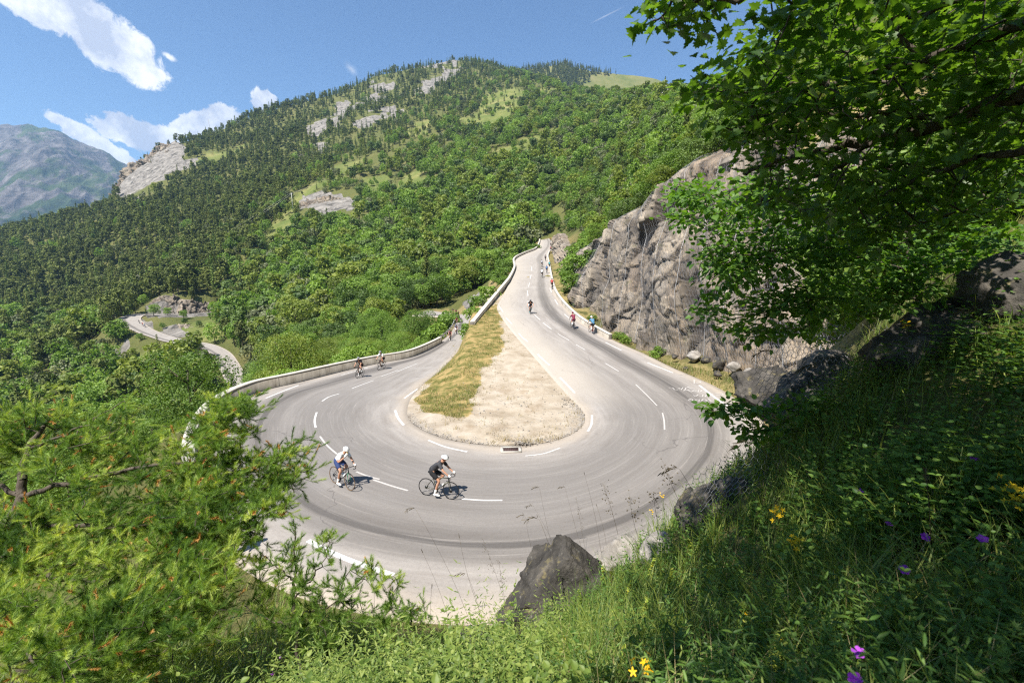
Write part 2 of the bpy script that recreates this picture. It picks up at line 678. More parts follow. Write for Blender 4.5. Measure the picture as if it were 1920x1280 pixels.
# far slopes: photo pixel, forward distance, how far the ground lies under what is seen there
FARC = [
    (-400, 700, 260, 4), (-400, 560, 420, 6), (-400, 440, 620, 8), (-150, 730, 190, 4), (-150, 620, 300, 6), (-150, 520, 430, 7), (-150, 436, 620, 9),
    (0, 800, 120, 6), (0, 705, 190, 5), (0, 600, 300, 6), (0, 500, 430, 7), (0, 428, 590, 10),
    (120, 730, 170, 3), (120, 640, 240, 5), (120, 540, 360, 6), (120, 440, 520, 7), (120, 385, 640, 9),
    (240, 760, 130, 6), (240, 690, 178, 4), (243, 598, 212, 0), (240, 520, 320, 6), (240, 430, 450, 7), (235, 365, 610, 6), (240, 335, 680, 1),
    (330, 780, 95, 7), (330, 700, 150, 6), (330, 640, 188, 1), (345, 592, 236, 0), (340, 548, 262, 0), (340, 480, 330, 6), (340, 400, 470, 7), (330, 330, 640, 3), (330, 266, 760, 3),
    (440, 760, 75, 9), (430, 690, 153, 0), (420, 640, 176, 3), (430, 588, 246, 1), (440, 530, 280, 3), (440, 440, 390, 5), (430, 340, 580, 6), (430, 270, 760, 7), (425, 232, 880, 9),
    (540, 700, 90, 8), (540, 620, 150, 7), (540, 520, 250, 5), (540, 420, 360, 4), (600, 378, 410, 0), (540, 320, 560, 5), (540, 240, 800, 6), (530, 195, 960, 9),
    (640, 655, 75, 8), (640, 590, 125, 7), (640, 500, 210, 6), (640, 400, 345, 5), (640, 310, 530, 4), (640, 230, 800, 3), (645, 168, 1060, 9),
    (740, 620, 95, 7), (740, 530, 160, 6), (740, 430, 280, 6), (740, 340, 450, 4), (740, 240, 700, 5), (740, 170, 980, 4), (745, 127, 1180, 8),
    (850, 540, 125, 7), (850, 460, 200, 6), (850, 380, 310, 6), (850, 300, 460, 4), (850, 220, 690, 6), (850, 150, 1020, 4), (855, 106, 1280, 6),
    (940, 470, 165, 7), (940, 400, 265, 6), (940, 310, 400, 4), (940, 230, 580, 5), (940, 160, 900, 7), (960, 128, 1150, 8),
    (1000, 435, 205, 5), (1000, 350, 320, 6), (1000, 270, 450, 4), (1000, 205, 620, 4), (1010, 165, 820, 5),
    (1080, 410, 175, 3), (1080, 340, 260, 5), (1080, 270, 400, 5), (1080, 205, 600, 4), (1090, 172, 780, 4),
    (1150, 390, 130, 4), (1160, 330, 190, 5), (1150, 260, 330, 5), (1150, 200, 540, 4), (1150, 165, 720, 5),
    (1230, 330, 90, 3), (1230, 260, 150, 4), (1240, 210, 260, 4), (1235, 170, 450, 4),
    (1320, 250, 75, 2), (1320, 190, 130, 3), (1320, 140, 260, 3), (1450, 200, 50, 2), (1450, 90, 120, 2), (1450, 0, 260, 2),
    (1600, 150, 36, 2), (1600, 20, 80, 2), (1600, -60, 200, 2), (1850, 100, 26, 2), (1850, -60, 70, 2), (2100, 50, 24, 2), (2100, -120, 80, 2)]
for px, py, Y, h in FARC:
    p = at(px, py, Y)
    p[2] -= h
    far_pts.append(p)
    if Y < 200:
        near_pts.append(p)

# the cliff beside the upper leg: base and top, photo pixels with forward distances
CLIFF = [
    (1040, 478, 152, 1052, 448, 156), (1046, 520, 100, 1064, 492, 103), (1060, 552, 82, 1084, 484, 86), (1096, 590, 63, 1130, 436, 69),
    (1150, 616, 53, 1185, 392, 59), (1215, 642, 45, 1245, 350, 52), (1290, 660, 39, 1310, 296, 46), (1380, 676, 33, 1400, 268, 40),
    (1470, 690, 28.5, 1520, 230, 36), (1580, 700, 24, 1660, 190, 32), (1720, 720, 19, 1860, 150, 27)]
cb = np.array([at(a, b, c) for a, b, c, d, e, f in CLIFF])
ct = np.array([at(d, e, f) for a, b, c, d, e, f in CLIFF])
for j in range(len(CLIFF)):
    dxy = ct[j, :2] - cb[j, :2]
    b2 = cb[j].copy(); b2[2] -= .3
    near_pts.append(b2)
    t2 = ct[j].copy(); t2[2] -= .8
    t3 = ct[j].copy(); t3[:2] += norm(np.array([[0.75, .66]]))[0] * 4; t3[2] += 1.2
    for f_, g_ in ((.45, .12), (.8, .5)):
        mm = cb[j] * (1 - f_) + ct[j] * f_; mm[2] = cb[j, 2] * (1 - g_) + ct[j, 2] * g_
        near_pts.append(mm)
    near_pts += [t2, t3]
    if cb[j, 1] > 40:
        far_pts += [b2, t2, t3]


class RBF:
    def __init__(self, X, z, eps):
        self.X = X
        D = np.linalg.norm(X[:, None] - X[None], axis=-1)
        n = len(X)
        A = np.zeros((n + 3, n + 3))
        A[:n, :n] = -D - eps * np.eye(n) * -1
        A[:n, :n] = -D + eps * np.eye(n)
        P = np.hstack([np.ones((n, 1)), X])
        A[:n, n:] = P
        A[n:, :n] = P.T
        self.w = np.linalg.solve(A, np.concatenate([z, np.zeros(3)]))

    def __call__(self, Q):
        out = np.empty(len(Q))
        for s in range(0, len(Q), 20000):
            q = Q[s:s + 20000]
            D = np.linalg.norm(q[:, None] - self.X[None], axis=-1)
            out[s:s + 20000] = -D @ self.w[:-3] + self.w[-3] + q @ self.w[-2:]
        return out


def uniq(P, tol):
    keep = []
    for p in P:
        if all(abs(p[0] - q[0]) + abs(p[1] - q[1]) > tol for q in keep):
            keep.append(p)
    return np.array(keep)


near_pts = uniq(near_pts, .25)
rbf_n = RBF(near_pts[:, :2], near_pts[:, 2], .02)
far_pts = uniq(far_pts, .8)


def lp(P):
    return np.stack([np.arctan2(P[:, 0], P[:, 1]) * 1.6, np.log(np.hypot(P[:, 0], P[:, 1]))], -1)


fr = np.hypot(far_pts[:, 0], far_pts[:, 1])
rbf_f = RBF(lp(far_pts), (far_pts[:, 2] - CZ) / fr, .003)


def sm(x, a, b):
    t = np.clip((x - a) / (b - a), 0, 1)
    return t * t * (3 - 2 * t)


def base_height(XY):
    R = np.hypot(XY[:, 0], XY[:, 1])
    front = np.abs(np.arctan2(XY[:, 0], XY[:, 1])) < 1.5
    w = sm(R, 70, 130) * front
    z = np.zeros(len(XY))
    a = w < 1
    z[a] = (1 - w[a]) * rbf_n(XY[a])
    b = w > 0
    z[b] += w[b] * (CZ + R[b] * rbf_f(lp(XY[b])))
    return z


# ------------------------------------------------------------------ polar ground sheet
phi = np.radians(np.concatenate([np.arange(-180, -62, 4.0), np.arange(-62, 62.01, .22), np.arange(66, 181, 4.0)]))
rad = np.concatenate([[0.0, .25], np.geomspace(.5, 2200, 400)])
PH, RR = np.meshgrid(phi, rad, indexing='ij')
GX, GY = RR * np.sin(PH), RR * np.cos(PH)
XY = np.stack([GX.ravel(), GY.ravel()], -1)
GZ = base_height(XY)
Rf = RR.ravel()
q3 = np.stack([XY[:, 0], XY[:, 1], np.zeros(len(XY))], -1)

# distance to the road and its height, by nearest ribbon point
rsub = RV[::2, ::2].reshape(-1, 3)
cell = {}


def road_near(XY, maxd=6.0):
    d = np.full(len(XY), 99.0); z = np.zeros(len(XY))
    lo, hi = rsub[:, :2].min(0) - maxd, rsub[:, :2].max(0) + maxd
    idx = np.nonzero(((XY > lo) & (XY < hi)).all(1))[0]
    for s in range(0, len(idx), 3000):
        k = idx[s:s + 3000]
        D2 = ((XY[k, None, 0] - rsub[None, :, 0]) ** 2 + (XY[k, None, 1] - rsub[None, :, 1]) ** 2)
        j = D2.argmin(1)
        d[k] = np.sqrt(D2[np.arange(len(k)), j]); z[k] = rsub[j, 2]
    return d, z


RD, RZ = road_near(XY)
amp = np.clip(RR.ravel() * .012, .05, 7.0) * sm(RD, .8, 6)
GZ += amp * fbm(q3 / np.clip(Rf, 6, 300)[:, None] * 5.0 + 3.1, 4, 5)
far_amp = sm(Rf, 180, 500) * 9.0
GZ += far_amp * (fbm(q3 / 120.0 + 9.0, 4, 9, .55, True))
GZ += sm(Rf, .3, 2) * .07 * fbm(q3 / .5, 3, 21) * (Rf < 40) * sm(RD, .3, 1.5)
# the skyline: the slope tops out there and falls away behind
SKYL = [(-900, 470, 700), (-400, 440, 640), (-150, 436, 640), (0, 426, 620), (60, 413, 640), (150, 395, 660), (212, 373, 690), (222, 350, 700), (240, 328, 710), (270, 295, 740), (330, 262, 800),
        (425, 231, 900), (500, 201, 980), (560, 186, 1030), (640, 166, 1080), (700, 136, 1160), (760, 125, 1220), (850, 106, 1300), (905, 111, 1290), (980, 134, 1220),
        (1050, 158, 1050), (1100, 168, 860), (1180, 172, 720), (1250, 170, 520), (1320, 172, 350), (1400, 140, 300), (1500, 40, 300), (1700, -150, 300), (2600, -500, 300)]
skp = np.array([at(*p) for p in SKYL])
ska = np.arctan2(skp[:, 0], skp[:, 1]); skr = np.hypot(skp[:, 0], skp[:, 1]); ske = (skp[:, 2] - CZ) / skr
fa = np.arctan2(XY[:, 0], XY[:, 1])
E_ = np.interp(fa, ska, ske); R_ = np.interp(fa, ska, skr)
treeh = np.where((fa > ska[6]) & (fa < ska[10]), 0.5, 8.0)
front = (np.abs(fa) < 1.05) & (Rf > 100)
te = (GZ - CZ) / np.maximum(Rf, 1)
lim = E_ - treeh / np.maximum(Rf, 50)
over = np.maximum(0, te - lim)
te2 = np.where(te > lim, lim - .02 * (1 - np.exp(-over / .02)) * 0, te)
zl = np.where(Rf > R_, CZ + (E_ * R_ - treeh) - (Rf - R_) * .45, CZ + te2 * Rf)
GZ = np.where(front, np.minimum(GZ, zl), GZ)
# keep the ground under the asphalt
tol = .25 + Rf * .012
near_road = RD < 4
lim = RZ - .12 - .35 * (tol > RD) * 0
GZ = np.where(RD < tol, np.minimum(GZ, RZ - .12), GZ)
GZ = np.where((RD >= tol) & (RD < tol + 1.4), np.minimum(GZ, RZ - .04 + (RD - tol) * .8), GZ)
GZ = np.where((RD >= tol) & (RD < tol + .8) & (XY[:, 1] < 22), np.maximum(GZ, RZ - .10), GZ)

isl = np.vstack([np.array([Ie[sidx(s_)] for s_ in np.linspace(3.5, 18.5, 40)]), np.array([Ie[sidx(s_)] for s_ in np.linspace(18.6, 31.0, 40)])])
GZ = np.where(in_poly(XY[:, 0], XY[:, 1], [tuple(p_) for p_ in isl[:, :2]]), np.minimum(GZ, np.interp(XY[:, 1], PY_, np.minimum(PL, PR)) - .3), GZ)
# the lower road far down in the valley
LR = [(452, 724, 136), (440, 704, 146), (428, 682, 157), (413, 662, 168), (385, 648, 178), (350, 642, 186), (322, 637, 190), (296, 629, 196), (270, 619, 203),
      (250, 607, 210), (243, 597, 217), (258, 590, 224), (292, 590, 231), (330, 591, 238), (365, 590, 244), (400, 587, 250), (450, 580, 262)]
LRP = smooth_path(np.array([at(*p) for p in LR]), 160)
ld = np.gradient(LRP, axis=0); ld[:, 2] = 0; ld = norm(ld)
ln = np.stack([ld[:, 1], -ld[:, 0], 0 * ld[:, 0]], -1)
lw = np.interp(np.linspace(0, 1, 160), [0, .45, .6, .68, .75, 1], [3.2, 3.2, 4.2, 4.6, 3.4, 3.0])
idx = np.nonzero((Rf > 110) & (Rf < 330) & (XY[:, 0] < -50))[0]
D = np.linalg.norm(XY[idx, None] - LRP[None, :, :2], axis=-1)
j = D.argmin(1); dm = D.min(1)
wgt = 1 - sm(dm, 5.0, 13.0)
GZ[idx] = GZ[idx] * (1 - wgt) + (LRP[j, 2] - .35) * wgt
LROAD_D = np.full(len(XY), 99.0); LROAD_D[idx] = dm

PX, PYX, DEP = proj(np.stack([XY[:, 0], XY[:, 1], GZ], -1))
jit = fbm(q3 / 30.0, 3, 33) * 14
jx, jy = PX + jit * (Rf > 60), PYX + .7 * jit * (Rf > 60)


def polymask(polys, lo, hi):
    r = np.zeros(len(XY), bool)
    ok = (Rf > lo) & (Rf < hi) & (DEP > 0)
    for p in polys:
        r |= in_poly(jx, jy, p)
    return (r & ok).astype(float)


ROCKP = [[(215, 372), (232, 335), (270, 292), (325, 262), (352, 276), (345, 300), (385, 300), (330, 325), (290, 345), (250, 372)],
         [(570, 250), (620, 215), (648, 190), (660, 185), (640, 225), (590, 258)], [(655, 235), (700, 210), (755, 202), (735, 222), (690, 240)],
         [(690, 180), (705, 155), (745, 158), (730, 172), (700, 195)], [(775, 180), (810, 150), (862, 118), (864, 130), (830, 152), (800, 175)],
         [(760, 135), (790, 122), (820, 116), (860, 106), (862, 120), (800, 130)], [(640, 210), (660, 195), (690, 178), (680, 200)],
         [(562, 392), (575, 372), (610, 364), (662, 372), (664, 390), (610, 398)], [(545, 300), (600, 268), (640, 258), (600, 285)],
         [(250, 520), (285, 500), (306, 500), (300, 516), (262, 530)], [(175, 560), (205, 552), (215, 562), (190, 575)],
         [(15, 690), (60, 680), (50, 705), (20, 720)], [(268, 592), (270, 568), (300, 552), (360, 560), (400, 572), (398, 590), (330, 594)],
         [(295, 632), (305, 612), (330, 605), (352, 624), (345, 634)], [(255, 620), (268, 600), (285, 605), (282, 625)],
         [(865, 565), (900, 552), (925, 545), (925, 560), (880, 590)], [(200, 660), (245, 640), (240, 665), (205, 690), (180, 700), (188, 670)]]
MEADP = [[(488, 470), (505, 425), (545, 380), (560, 362), (600, 335), (618, 340), (560, 410), (518, 470), (480, 520)], [(430, 525), (465, 500), (480, 505), (455, 545), (428, 560)], [(628, 308), (690, 290), (660, 330), (620, 345)],
         [(30, 728), (100, 688), (170, 642), (186, 655), (120, 715), (45, 742)], [(895, 195), (930, 168), (975, 162), (985, 188), (955, 212), (900, 222)],
         [(1000, 168), (1075, 168), (1075, 186), (1010, 188)], [(925, 285), (1050, 238), (1062, 258), (935, 306)], [(660, 350), (720, 322), (735, 345), (690, 372)], [(745, 330), (800, 318), (790, 350), (745, 372)],
         [(750, 245), (800, 225), (830, 230), (780, 260)], [(205, 690), (260, 660), (300, 650), (290, 700), (210, 720)], [(330, 600), (400, 592), (420, 640), (350, 640)],
         [(850, 225), (920, 205), (980, 215), (900, 245)], [(330, 310), (420, 275), (470, 262), (410, 315)]]
A_rock = polymask(ROCKP, 60, 2000)
A_mead = polymask(MEADP, 60, 2000)
A_far = sm(Rf, 40, 140)
# dry straw above the cliff
A_dry = np.zeros(len(XY))
for j in range(len(CLIFF) - 1):
    for t in np.linspace(0, 1, 8):
        c = ct[j] * (1 - t) + ct[j + 1] * t
        d2 = (XY[:, 0] - c[0]) ** 2 + (XY[:, 1] - c[1]) ** 2
        A_dry = np.maximum(A_dry, np.exp(-d2 / 20))
A_dry = np.maximum(A_dry, (RD < 3) * .6 * (PX > 1000))
A_dry = np.maximum(A_dry, .85 * ((RD < 7) & (PX > 800) & (PX < 1012) & (XY[:, 1] > 58)))
GRIDZ = GZ.reshape(PH.shape)


def ground(x, y):
    """terrain height by interpolation in the polar grid"""
    x = np.atleast_1d(np.asarray(x, float)); y = np.atleast_1d(np.asarray(y, float))
    a = np.arctan2(x, y); r = np.hypot(x, y)
    fi = np.interp(a, phi, np.arange(len(phi))); fr_ = np.interp(r, rad, np.arange(len(rad)))
    i = np.clip(fi.astype(int), 0, len(phi) - 2); k = np.clip(fr_.astype(int), 0, len(rad) - 2)
    u, v = fi - i, fr_ - k
    return (GRIDZ[i, k] * (1 - u) * (1 - v) + GRIDZ[i + 1, k] * u * (1 - v) + GRIDZ[i, k + 1] * (1 - u) * v + GRIDZ[i + 1, k + 1] * u * v)


def gattr(arr, x, y):
    g = arr.reshape(PH.shape)
    a = np.arctan2(x, y); r = np.hypot(x, y)
    i = np.clip(np.round(np.interp(a, phi, np.arange(len(phi)))).astype(int), 0, len(phi) - 1)
    k = np.clip(np.round(np.interp(r, rad, np.arange(len(rad)))).astype(int), 0, len(rad) - 1)
    return g[i, k]


# what the slope hides of itself, seen from the road's viewpoint
with np.errstate(divide='ignore', invalid='ignore'):
    TE = np.where(RR > 1, (GRIDZ - CZ) / np.maximum(RR, .1), -9)
HOR = np.maximum.accumulate(TE, axis=1)


def f_ground(nt):
    p = nt.pos()
    n1 = nt.noise(p, .55, 6, .62)
    n2 = nt.noise(p, 6.0, 4, .6)
    n3 = nt.noise(p, .035, 5, .6)
    turf = nt.ramp(n1, [(.3, (.050, .062, .018)), (.5, (.085, .095, .028)), (.7, (.17, .15, .055))])
    turf = nt.mix(nt.m('MULTIPLY', n2, .5), turf, (.10, .075, .04))
    mead = nt.ramp(n3, [(.3, (.11, .145, .038)), (.5, (.17, .19, .055)), (.68, (.27, .245, .095))])
    mead = nt.mix(nt.m('MULTIPLY', nt.sstep(n1, .45, .7), .6), mead, (.075, .10, .03))
    c = nt.mix(nt.m('MAXIMUM', nt.m('MULTIPLY', nt.attr('far'), .4), nt.attr('meadow')), turf, mead)
    dry = nt.ramp(n2, [(.3, (.26, .19, .08)), (.7, (.42, .33, .16))])
    c = nt.mix(nt.m('MULTIPLY', nt.attr('dry'), nt.sstep(n1, .36, .56)), c, dry)
    st = nt.vm('MULTIPLY', p, (1, 1, .45))
    rk = nt.ramp(nt.noise(st, .16, 9, .68, .6), [(.36, (0.072, 0.068, 0.060)), (.47, (0.192, 0.176, 0.156)), (.66, (0.336, 0.308, 0.272))])
    rm = nt.sstep(nt.m('ADD', nt.attr('rock'), nt.m('MULTIPLY', nt.m('SUBTRACT', nt.noise(p, .07, 7, .72), .5), 1.7)), .42, .62)
    c = nt.mix(rm, c, rk)
    h = nt.m('ADD', nt.m('MULTIPLY', n2, .1), nt.m('MULTIPLY', nt.noise(st, .2, 8, .7), nt.m('MULTIPLY', nt.attr('far'), 3.0)))
    return dict(color=c, rough=.95, spec=.1, normal=nt.bump(h, .9, 1.0))


MAT_GROUND = material('hillside', f_ground)
# drop the triangles right under the asphalt? the sheet stays 12 cm below it instead
gme = make_mesh('hillside', np.stack([XY[:, 0], XY[:, 1], GZ], -1), grid_quads(len(phi), len(rad))[:, ::-1], [MAT_GROUND], True,
                dict(rock=A_rock, meadow=A_mead, far=A_far, dry=A_dry))
hill = tag(link('hillside', gme), 'steep mountain flank with woods, meadows and bare scree behind the hairpin', kind='structure')


# ------------------------------------------------------------------ asphalt
def f_asphalt(nt):
    u, v = nt.attr('u'), nt.attr('v')
    p = nt.pos()
    cv = nt.new('ShaderNodeCombineXYZ')
    nt.put(cv.inputs[0], nt.m('MULTIPLY', u, 9.0)); nt.put(cv.inputs[1], nt.m('MULTIPLY', v, .10))
    streak = nt.noise(cv.outputs[0], 2.2, 6, .65, .2)
    cv2 = nt.new('ShaderNodeCombineXYZ')
    nt.put(cv2.inputs[0], nt.m('MULTIPLY', u, 22.0)); nt.put(cv2.inputs[1], nt.m('MULTIPLY', v, .05))
    fine = nt.noise(cv2.outputs[0], 3.0, 6, .7, .4)
    blot = nt.noise(p, .22, 5, .6)
    spk = nt.voro(p, 14.0, 'F1')
    grain = nt.noise(p, 26.0, 3, .7)
    wob = nt.m('MULTIPLY', nt.m('SUBTRACT', nt.noise(p, .12, 3), .5), .05)
    uw = nt.m('ADD', u, wob)
    base = nt.ramp(streak, [(.32, (0.222, 0.197, 0.174)), (.5, (0.274, 0.249, 0.225)), (.70, (0.336, 0.306, 0.276))])
    base = nt.mix(nt.sstep(blot, .50, .78), base, (0.336, 0.312, 0.288))

    def band(c, w, k):
        d = nt.m('ABSOLUTE', nt.m('SUBTRACT', uw, c))
        s = nt.m('SUBTRACT', 1.0, nt.sstep(d, w * .3, w))
        return nt.m('MULTIPLY', nt.m('MULTIPLY', s, k), nt.sstep(fine, .18, .52))
    bend = nt.attr('bend')
    dark = nt.m('MULTIPLY', band(.58, .36, .95), bend)
    dark = nt.m('MAXIMUM', dark, nt.m('MULTIPLY', band(.40, .10, .8), bend))
    base = nt.mix(nt.m('MULTIPLY', dark, .85), base, nt.ramp(fine, [(.35, (0.108, 0.099, 0.093)), (.65, (0.196, 0.181, 0.168))]))
    dark2 = nt.m('MAXIMUM', band(.285, .034, 1.0), nt.m('MULTIPLY', band(.275, .13, .9), nt.m('SUBTRACT', 1.0, nt.m('MULTIPLY', bend, .3))))
    base = nt.mix(nt.m('MULTIPLY', dark2, .85), base, (.070, .064, .060))
    # sandy margins
    edge = nt.m('MINIMUM', u, nt.m('SUBTRACT', 1.0, u))
    em = nt.m('SUBTRACT', 1.0, nt.sstep(nt.m('ADD', edge, nt.m('MULTIPLY', nt.m('SUBTRACT', nt.noise(p, .5, 4), .5), .12)), .01, .12))
    base = nt.mix(nt.m('MULTIPLY', em, .75), base, (0.376, 0.320, 0.256))
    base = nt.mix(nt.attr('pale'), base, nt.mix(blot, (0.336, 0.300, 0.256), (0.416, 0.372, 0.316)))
    g = nt.m('ADD', .58, nt.m('ADD', nt.m('MULTIPLY', grain, .46), nt.m('MULTIPLY', nt.noise(p, 9.0, 3, .8), .38)))
    gs = nt.vm('SCALE', base); nt.put(gs.node.inputs['Scale'], g)
    # cracks
    wp = nt.vm('ADD', p, nt.vm('MULTIPLY', nt.noise(p, .5, 4, .6, color=True), (3, 3, 0)))
    cr = nt.voro(wp, .11, 'DISTANCE_TO_EDGE')
    cm = nt.m('MULTIPLY', nt.m('SUBTRACT', 1.0, nt.sstep(cr, .0010, .0035)), nt.sstep(nt.noise(p, .16, 2), .46, .60))
    col = nt.mix(nt.m('MULTIPLY', cm, .65), gs, (.10, .09, .085))
    col = nt.mix(nt.m('MULTIPLY', nt.m('SUBTRACT', 1.0, nt.sstep(spk, .1, .35)), .25), col, (.16, .15, .145))
    return dict(color=col, rough=.88, spec=.25, normal=nt.bump(grain, .35, .01))


MAT_ASPHALT = material('asphalt', f_asphalt)
rows = np.linspace(0, len(OUT) - 1, NSEG) - 1
bend = np.clip(1 - np.abs(rows - 18) / 12, 0, 1) ** .5
bend = sm(rows, 4, 11) * (1 - sm(rows, 24, 30))
# pale, sun-bleached stretch along the inside of the upper leg, and all of the road far away
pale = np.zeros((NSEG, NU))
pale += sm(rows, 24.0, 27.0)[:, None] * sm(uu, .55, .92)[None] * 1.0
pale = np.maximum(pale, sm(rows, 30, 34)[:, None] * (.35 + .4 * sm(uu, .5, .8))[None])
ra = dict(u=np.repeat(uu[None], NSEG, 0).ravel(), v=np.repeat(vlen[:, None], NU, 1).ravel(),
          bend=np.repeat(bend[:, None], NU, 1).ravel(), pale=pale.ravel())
# the broken edges fall off to the ground
wo3 = norm((Oe - Ie) * [1, 1, 0])
SK_o = RV[:, 0] + wo3 * .14 - [0, 0, .22]; SK_i = RV[:, -1] - wo3 * .10 - [0, 0, .16]
RV2 = np.concatenate([SK_o[:, None], RV, SK_i[:, None]], 1)
for k_, a_ in list(ra.items()):
    a_ = a_.reshape(NSEG, NU); ra[k_] = np.concatenate([a_[:, :1], a_, a_[:, -1:]], 1).ravel()
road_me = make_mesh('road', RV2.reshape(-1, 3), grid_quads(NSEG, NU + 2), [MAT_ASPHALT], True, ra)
# face up
if road_me.polygons[len(road_me.polygons) // 2].normal.z < 0:
    road_me.flip_normals()
tag(link('road', road_me), 'pale grey asphalt road sweeping round a tight hairpin bend', kind='structure')

lrv = np.stack([LRP + ln * lw[:, None] * s for s in (-1, -.5, 0, .5, 1)], 1)
la = dict(u=np.repeat(np.linspace(0, 1, 5)[None], 160, 0).ravel(), v=np.repeat(np.arange(160.)[:, None] * 2, 5, 1).ravel(),
          bend=np.zeros(800), pale=np.full(800, .1))
lme = make_mesh('lower_road', lrv.reshape(-1, 3), grid_quads(160, 5), [MAT_ASPHALT], True, la)
if lme.polygons[100].normal.z < 0:
    lme.flip_normals()
tag(link('lower_road', lme), 'lower stretch of the same road with a hairpin far down the wooded slope', kind='structure')

# ------------------------------------------------------------------ dirt island inside the bend
il = np.array([Ie[sidx(s)] for s in np.linspace(2.6, 18.5, 140)])
ir = np.array([Ie[sidx(s)] for s in np.linspace(32.0, 18.5, 140)])
il[:, 2] = prof(il[:, 1], False); ir[:, 2] = prof(ir[:, 1], True)
NW = 120
tt = np.linspace(0, 1, NW)
wv = tt
IV = il[:, None] * (1 - tt)[None, :, None] + ir[:, None] * tt[None, :, None]
wrow = sm(np.arange(140), 15, 70)[:, None]
wv2 = sm(tt, .02, .40)[None] * (1 - wrow) + wv[None] * wrow
IV[..., 2] = il[:, None, 2] * (1 - wv2) + ir[:, None, 2] * wv2
q = IV.copy(); q[..., 2] = 0
edge_f = np.minimum(1, np.minimum(tt, 1 - tt) * 8)[None]
IV[..., 2] += .012 + edge_f * (.05 + .10 * fbm(q / 1.6, 4, 3) + .06 * sm(tt, 0, .3)[None] * (1 - sm(tt, .3, .75))[None])
ipx, ipy, _ = proj(IV)
grassy = np.zeros((140, NW), bool)
for p in ([(930, 560), (945, 620), (945, 660), (905, 690), (895, 730), (880, 780), (800, 770), (770, 750), (800, 720), (860, 655), (905, 590)],):
    grassy |= in_poly(ipx + 26 * fbm(q / 1.5, 4, 8, .6), ipy + 18 * fbm(q / 1.5 + 5, 4, 9, .6), p)

gsoft = np.maximum(grassy.astype(float), ((np.arange(140) < 44)[:, None] & (tt < .5)[None]).astype(float))
for _ in range(7):
    gp = np.pad(gsoft, 1, 'edge')
    gsoft = (gp[:-2, 1:-1] + gp[2:, 1:-1] + gp[1:-1, :-2] + gp[1:-1, 2:] + 2 * gp[1:-1, 1:-1]) / 6


def f_dirt(nt):
    p = nt.pos()
    n = nt.noise(p, .8, 7, .65)
    g = nt.noise(p, 18, 3, .7)
    c = nt.ramp(n, [(.3, (0.264, 0.212, 0.152)), (.5, (0.364, 0.308, 0.236)), (.68, (0.436, 0.380, 0.308))])
    c = nt.mix(nt.m('MULTIPLY', nt.sstep(g, .6, .8), .3), c, (.28, .24, .19))
    e = nt.attr('rim')
    c = nt.mix(nt.m('MULTIPLY', e, nt.sstep(nt.noise(p, 2.5, 5, .7), .35, .6)), c, (.22, .20, .18))
    gr = nt.ramp(nt.noise(p, 1.3, 6, .65), [(.34, (0.080, 0.096, 0.024)), (.47, (0.192, 0.160, 0.056)), (.60, (0.336, 0.240, 0.104))])
    c = nt.mix(nt.m('MULTIPLY', nt.sstep(nt.noise(p, .55, 6, .7), .53, .66), .55), c, (.25, .185, .12))
    c = nt.mix(nt.m('MULTIPLY', nt.sstep(nt.voro(p, 2.2), .12, .04), .4), c, (.22, .19, .155))
    k = nt.sstep(nt.m('ADD', nt.attr('grassy'), nt.m('MULTIPLY', nt.m('SUBTRACT', nt.noise(p, 1.8, 6, .75), .5), 1.9)), .36, .64)
    c = nt.mix(k, c, gr)
    return dict(color=c, rough=.95, spec=.1, normal=nt.bump(nt.noise(p, 3, 7, .68), .8, .09))


MAT_DIRT = material('dirt', f_dirt)
rimf = np.exp(-np.minimum(tt, 1 - tt) * 14)[None] * np.ones((140, 1))
rimf = np.maximum(rimf * sm(np.arange(140), 58, 93)[:, None], np.exp(-(139 - np.arange(140)) / 5.5)[:, None] * .9)
ime = make_mesh('dirt_ground', IV.reshape(-1, 3), grid_quads(140, NW), [MAT_DIRT], True, dict(grassy=gsoft.ravel(), rim=rimf.ravel()))
if ime.polygons[5000].normal.z < 0:
    ime.flip_normals()
tag(link('dirt_ground', ime), 'sandy dirt patch with dry grass inside the hairpin bend', kind='structure')
# ------------------------------------------------------------------ rock faces
def f_cliff(nt):
    p = nt.pos()
    st = nt.vm('MULTIPLY', p, (1, 1, .5))
    n1 = nt.noise(st, .22, 9, .66, .5)
    n2 = nt.noise(p, 1.6, 7, .66)
    n3 = nt.noise(st, .10, 3, .5, 1.0)
    c = nt.ramp(n1, [(.32, (0.071, 0.063, 0.055)), (.43, (0.176, 0.153, 0.130)), (.55, (0.294, 0.252, 0.206)), (.68, (0.420, 0.361, 0.294))])
    c = nt.mix(nt.m('MULTIPLY', nt.sstep(n3, .5, .64), .6), c, (.30, .21, .14))
    c = nt.mix(nt.m('MULTIPLY', nt.sstep(nt.noise(st, .35, 5, .6), .55, .68), .55), c, (.145, .145, .155))
    c = nt.mix(.55, c, nt.ramp(nt.attr('cell'), [(.25, (.105, .090, .075)), (.42, (.205, .165, .122)), (.55, (.31, .245, .168)), (.68, (.205, .178, .148)), (.8, (.40, .33, .24))]))
    cr = nt.attr('crack')
    c = nt.mix(nt.m('MULTIPLY', cr, .8), c, (.03, .027, .025))
    cs = nt.vm('SCALE', c); nt.put(cs.node.inputs['Scale'], nt.m('ADD', .62, nt.m('MULTIPLY', n2, .76)))
    stn = nt.noise(nt.vm('MULTIPLY', p, (1.3, 1.3, .10)), 1.1, 5, .65)
    cs = nt.mix(nt.m('MULTIPLY', nt.sstep(stn, .54, .66), .6), cs, (.055, .05, .046))
    moss = nt.sstep(nt.noise(p, .5, 6, .7), .60, .70)
    c = nt.mix(nt.m('MULTIPLY', moss, .55), cs, (.10, .105, .04))
    return dict(color=c, rough=.92, spec=.15, normal=nt.bump(n2, .5, .06))


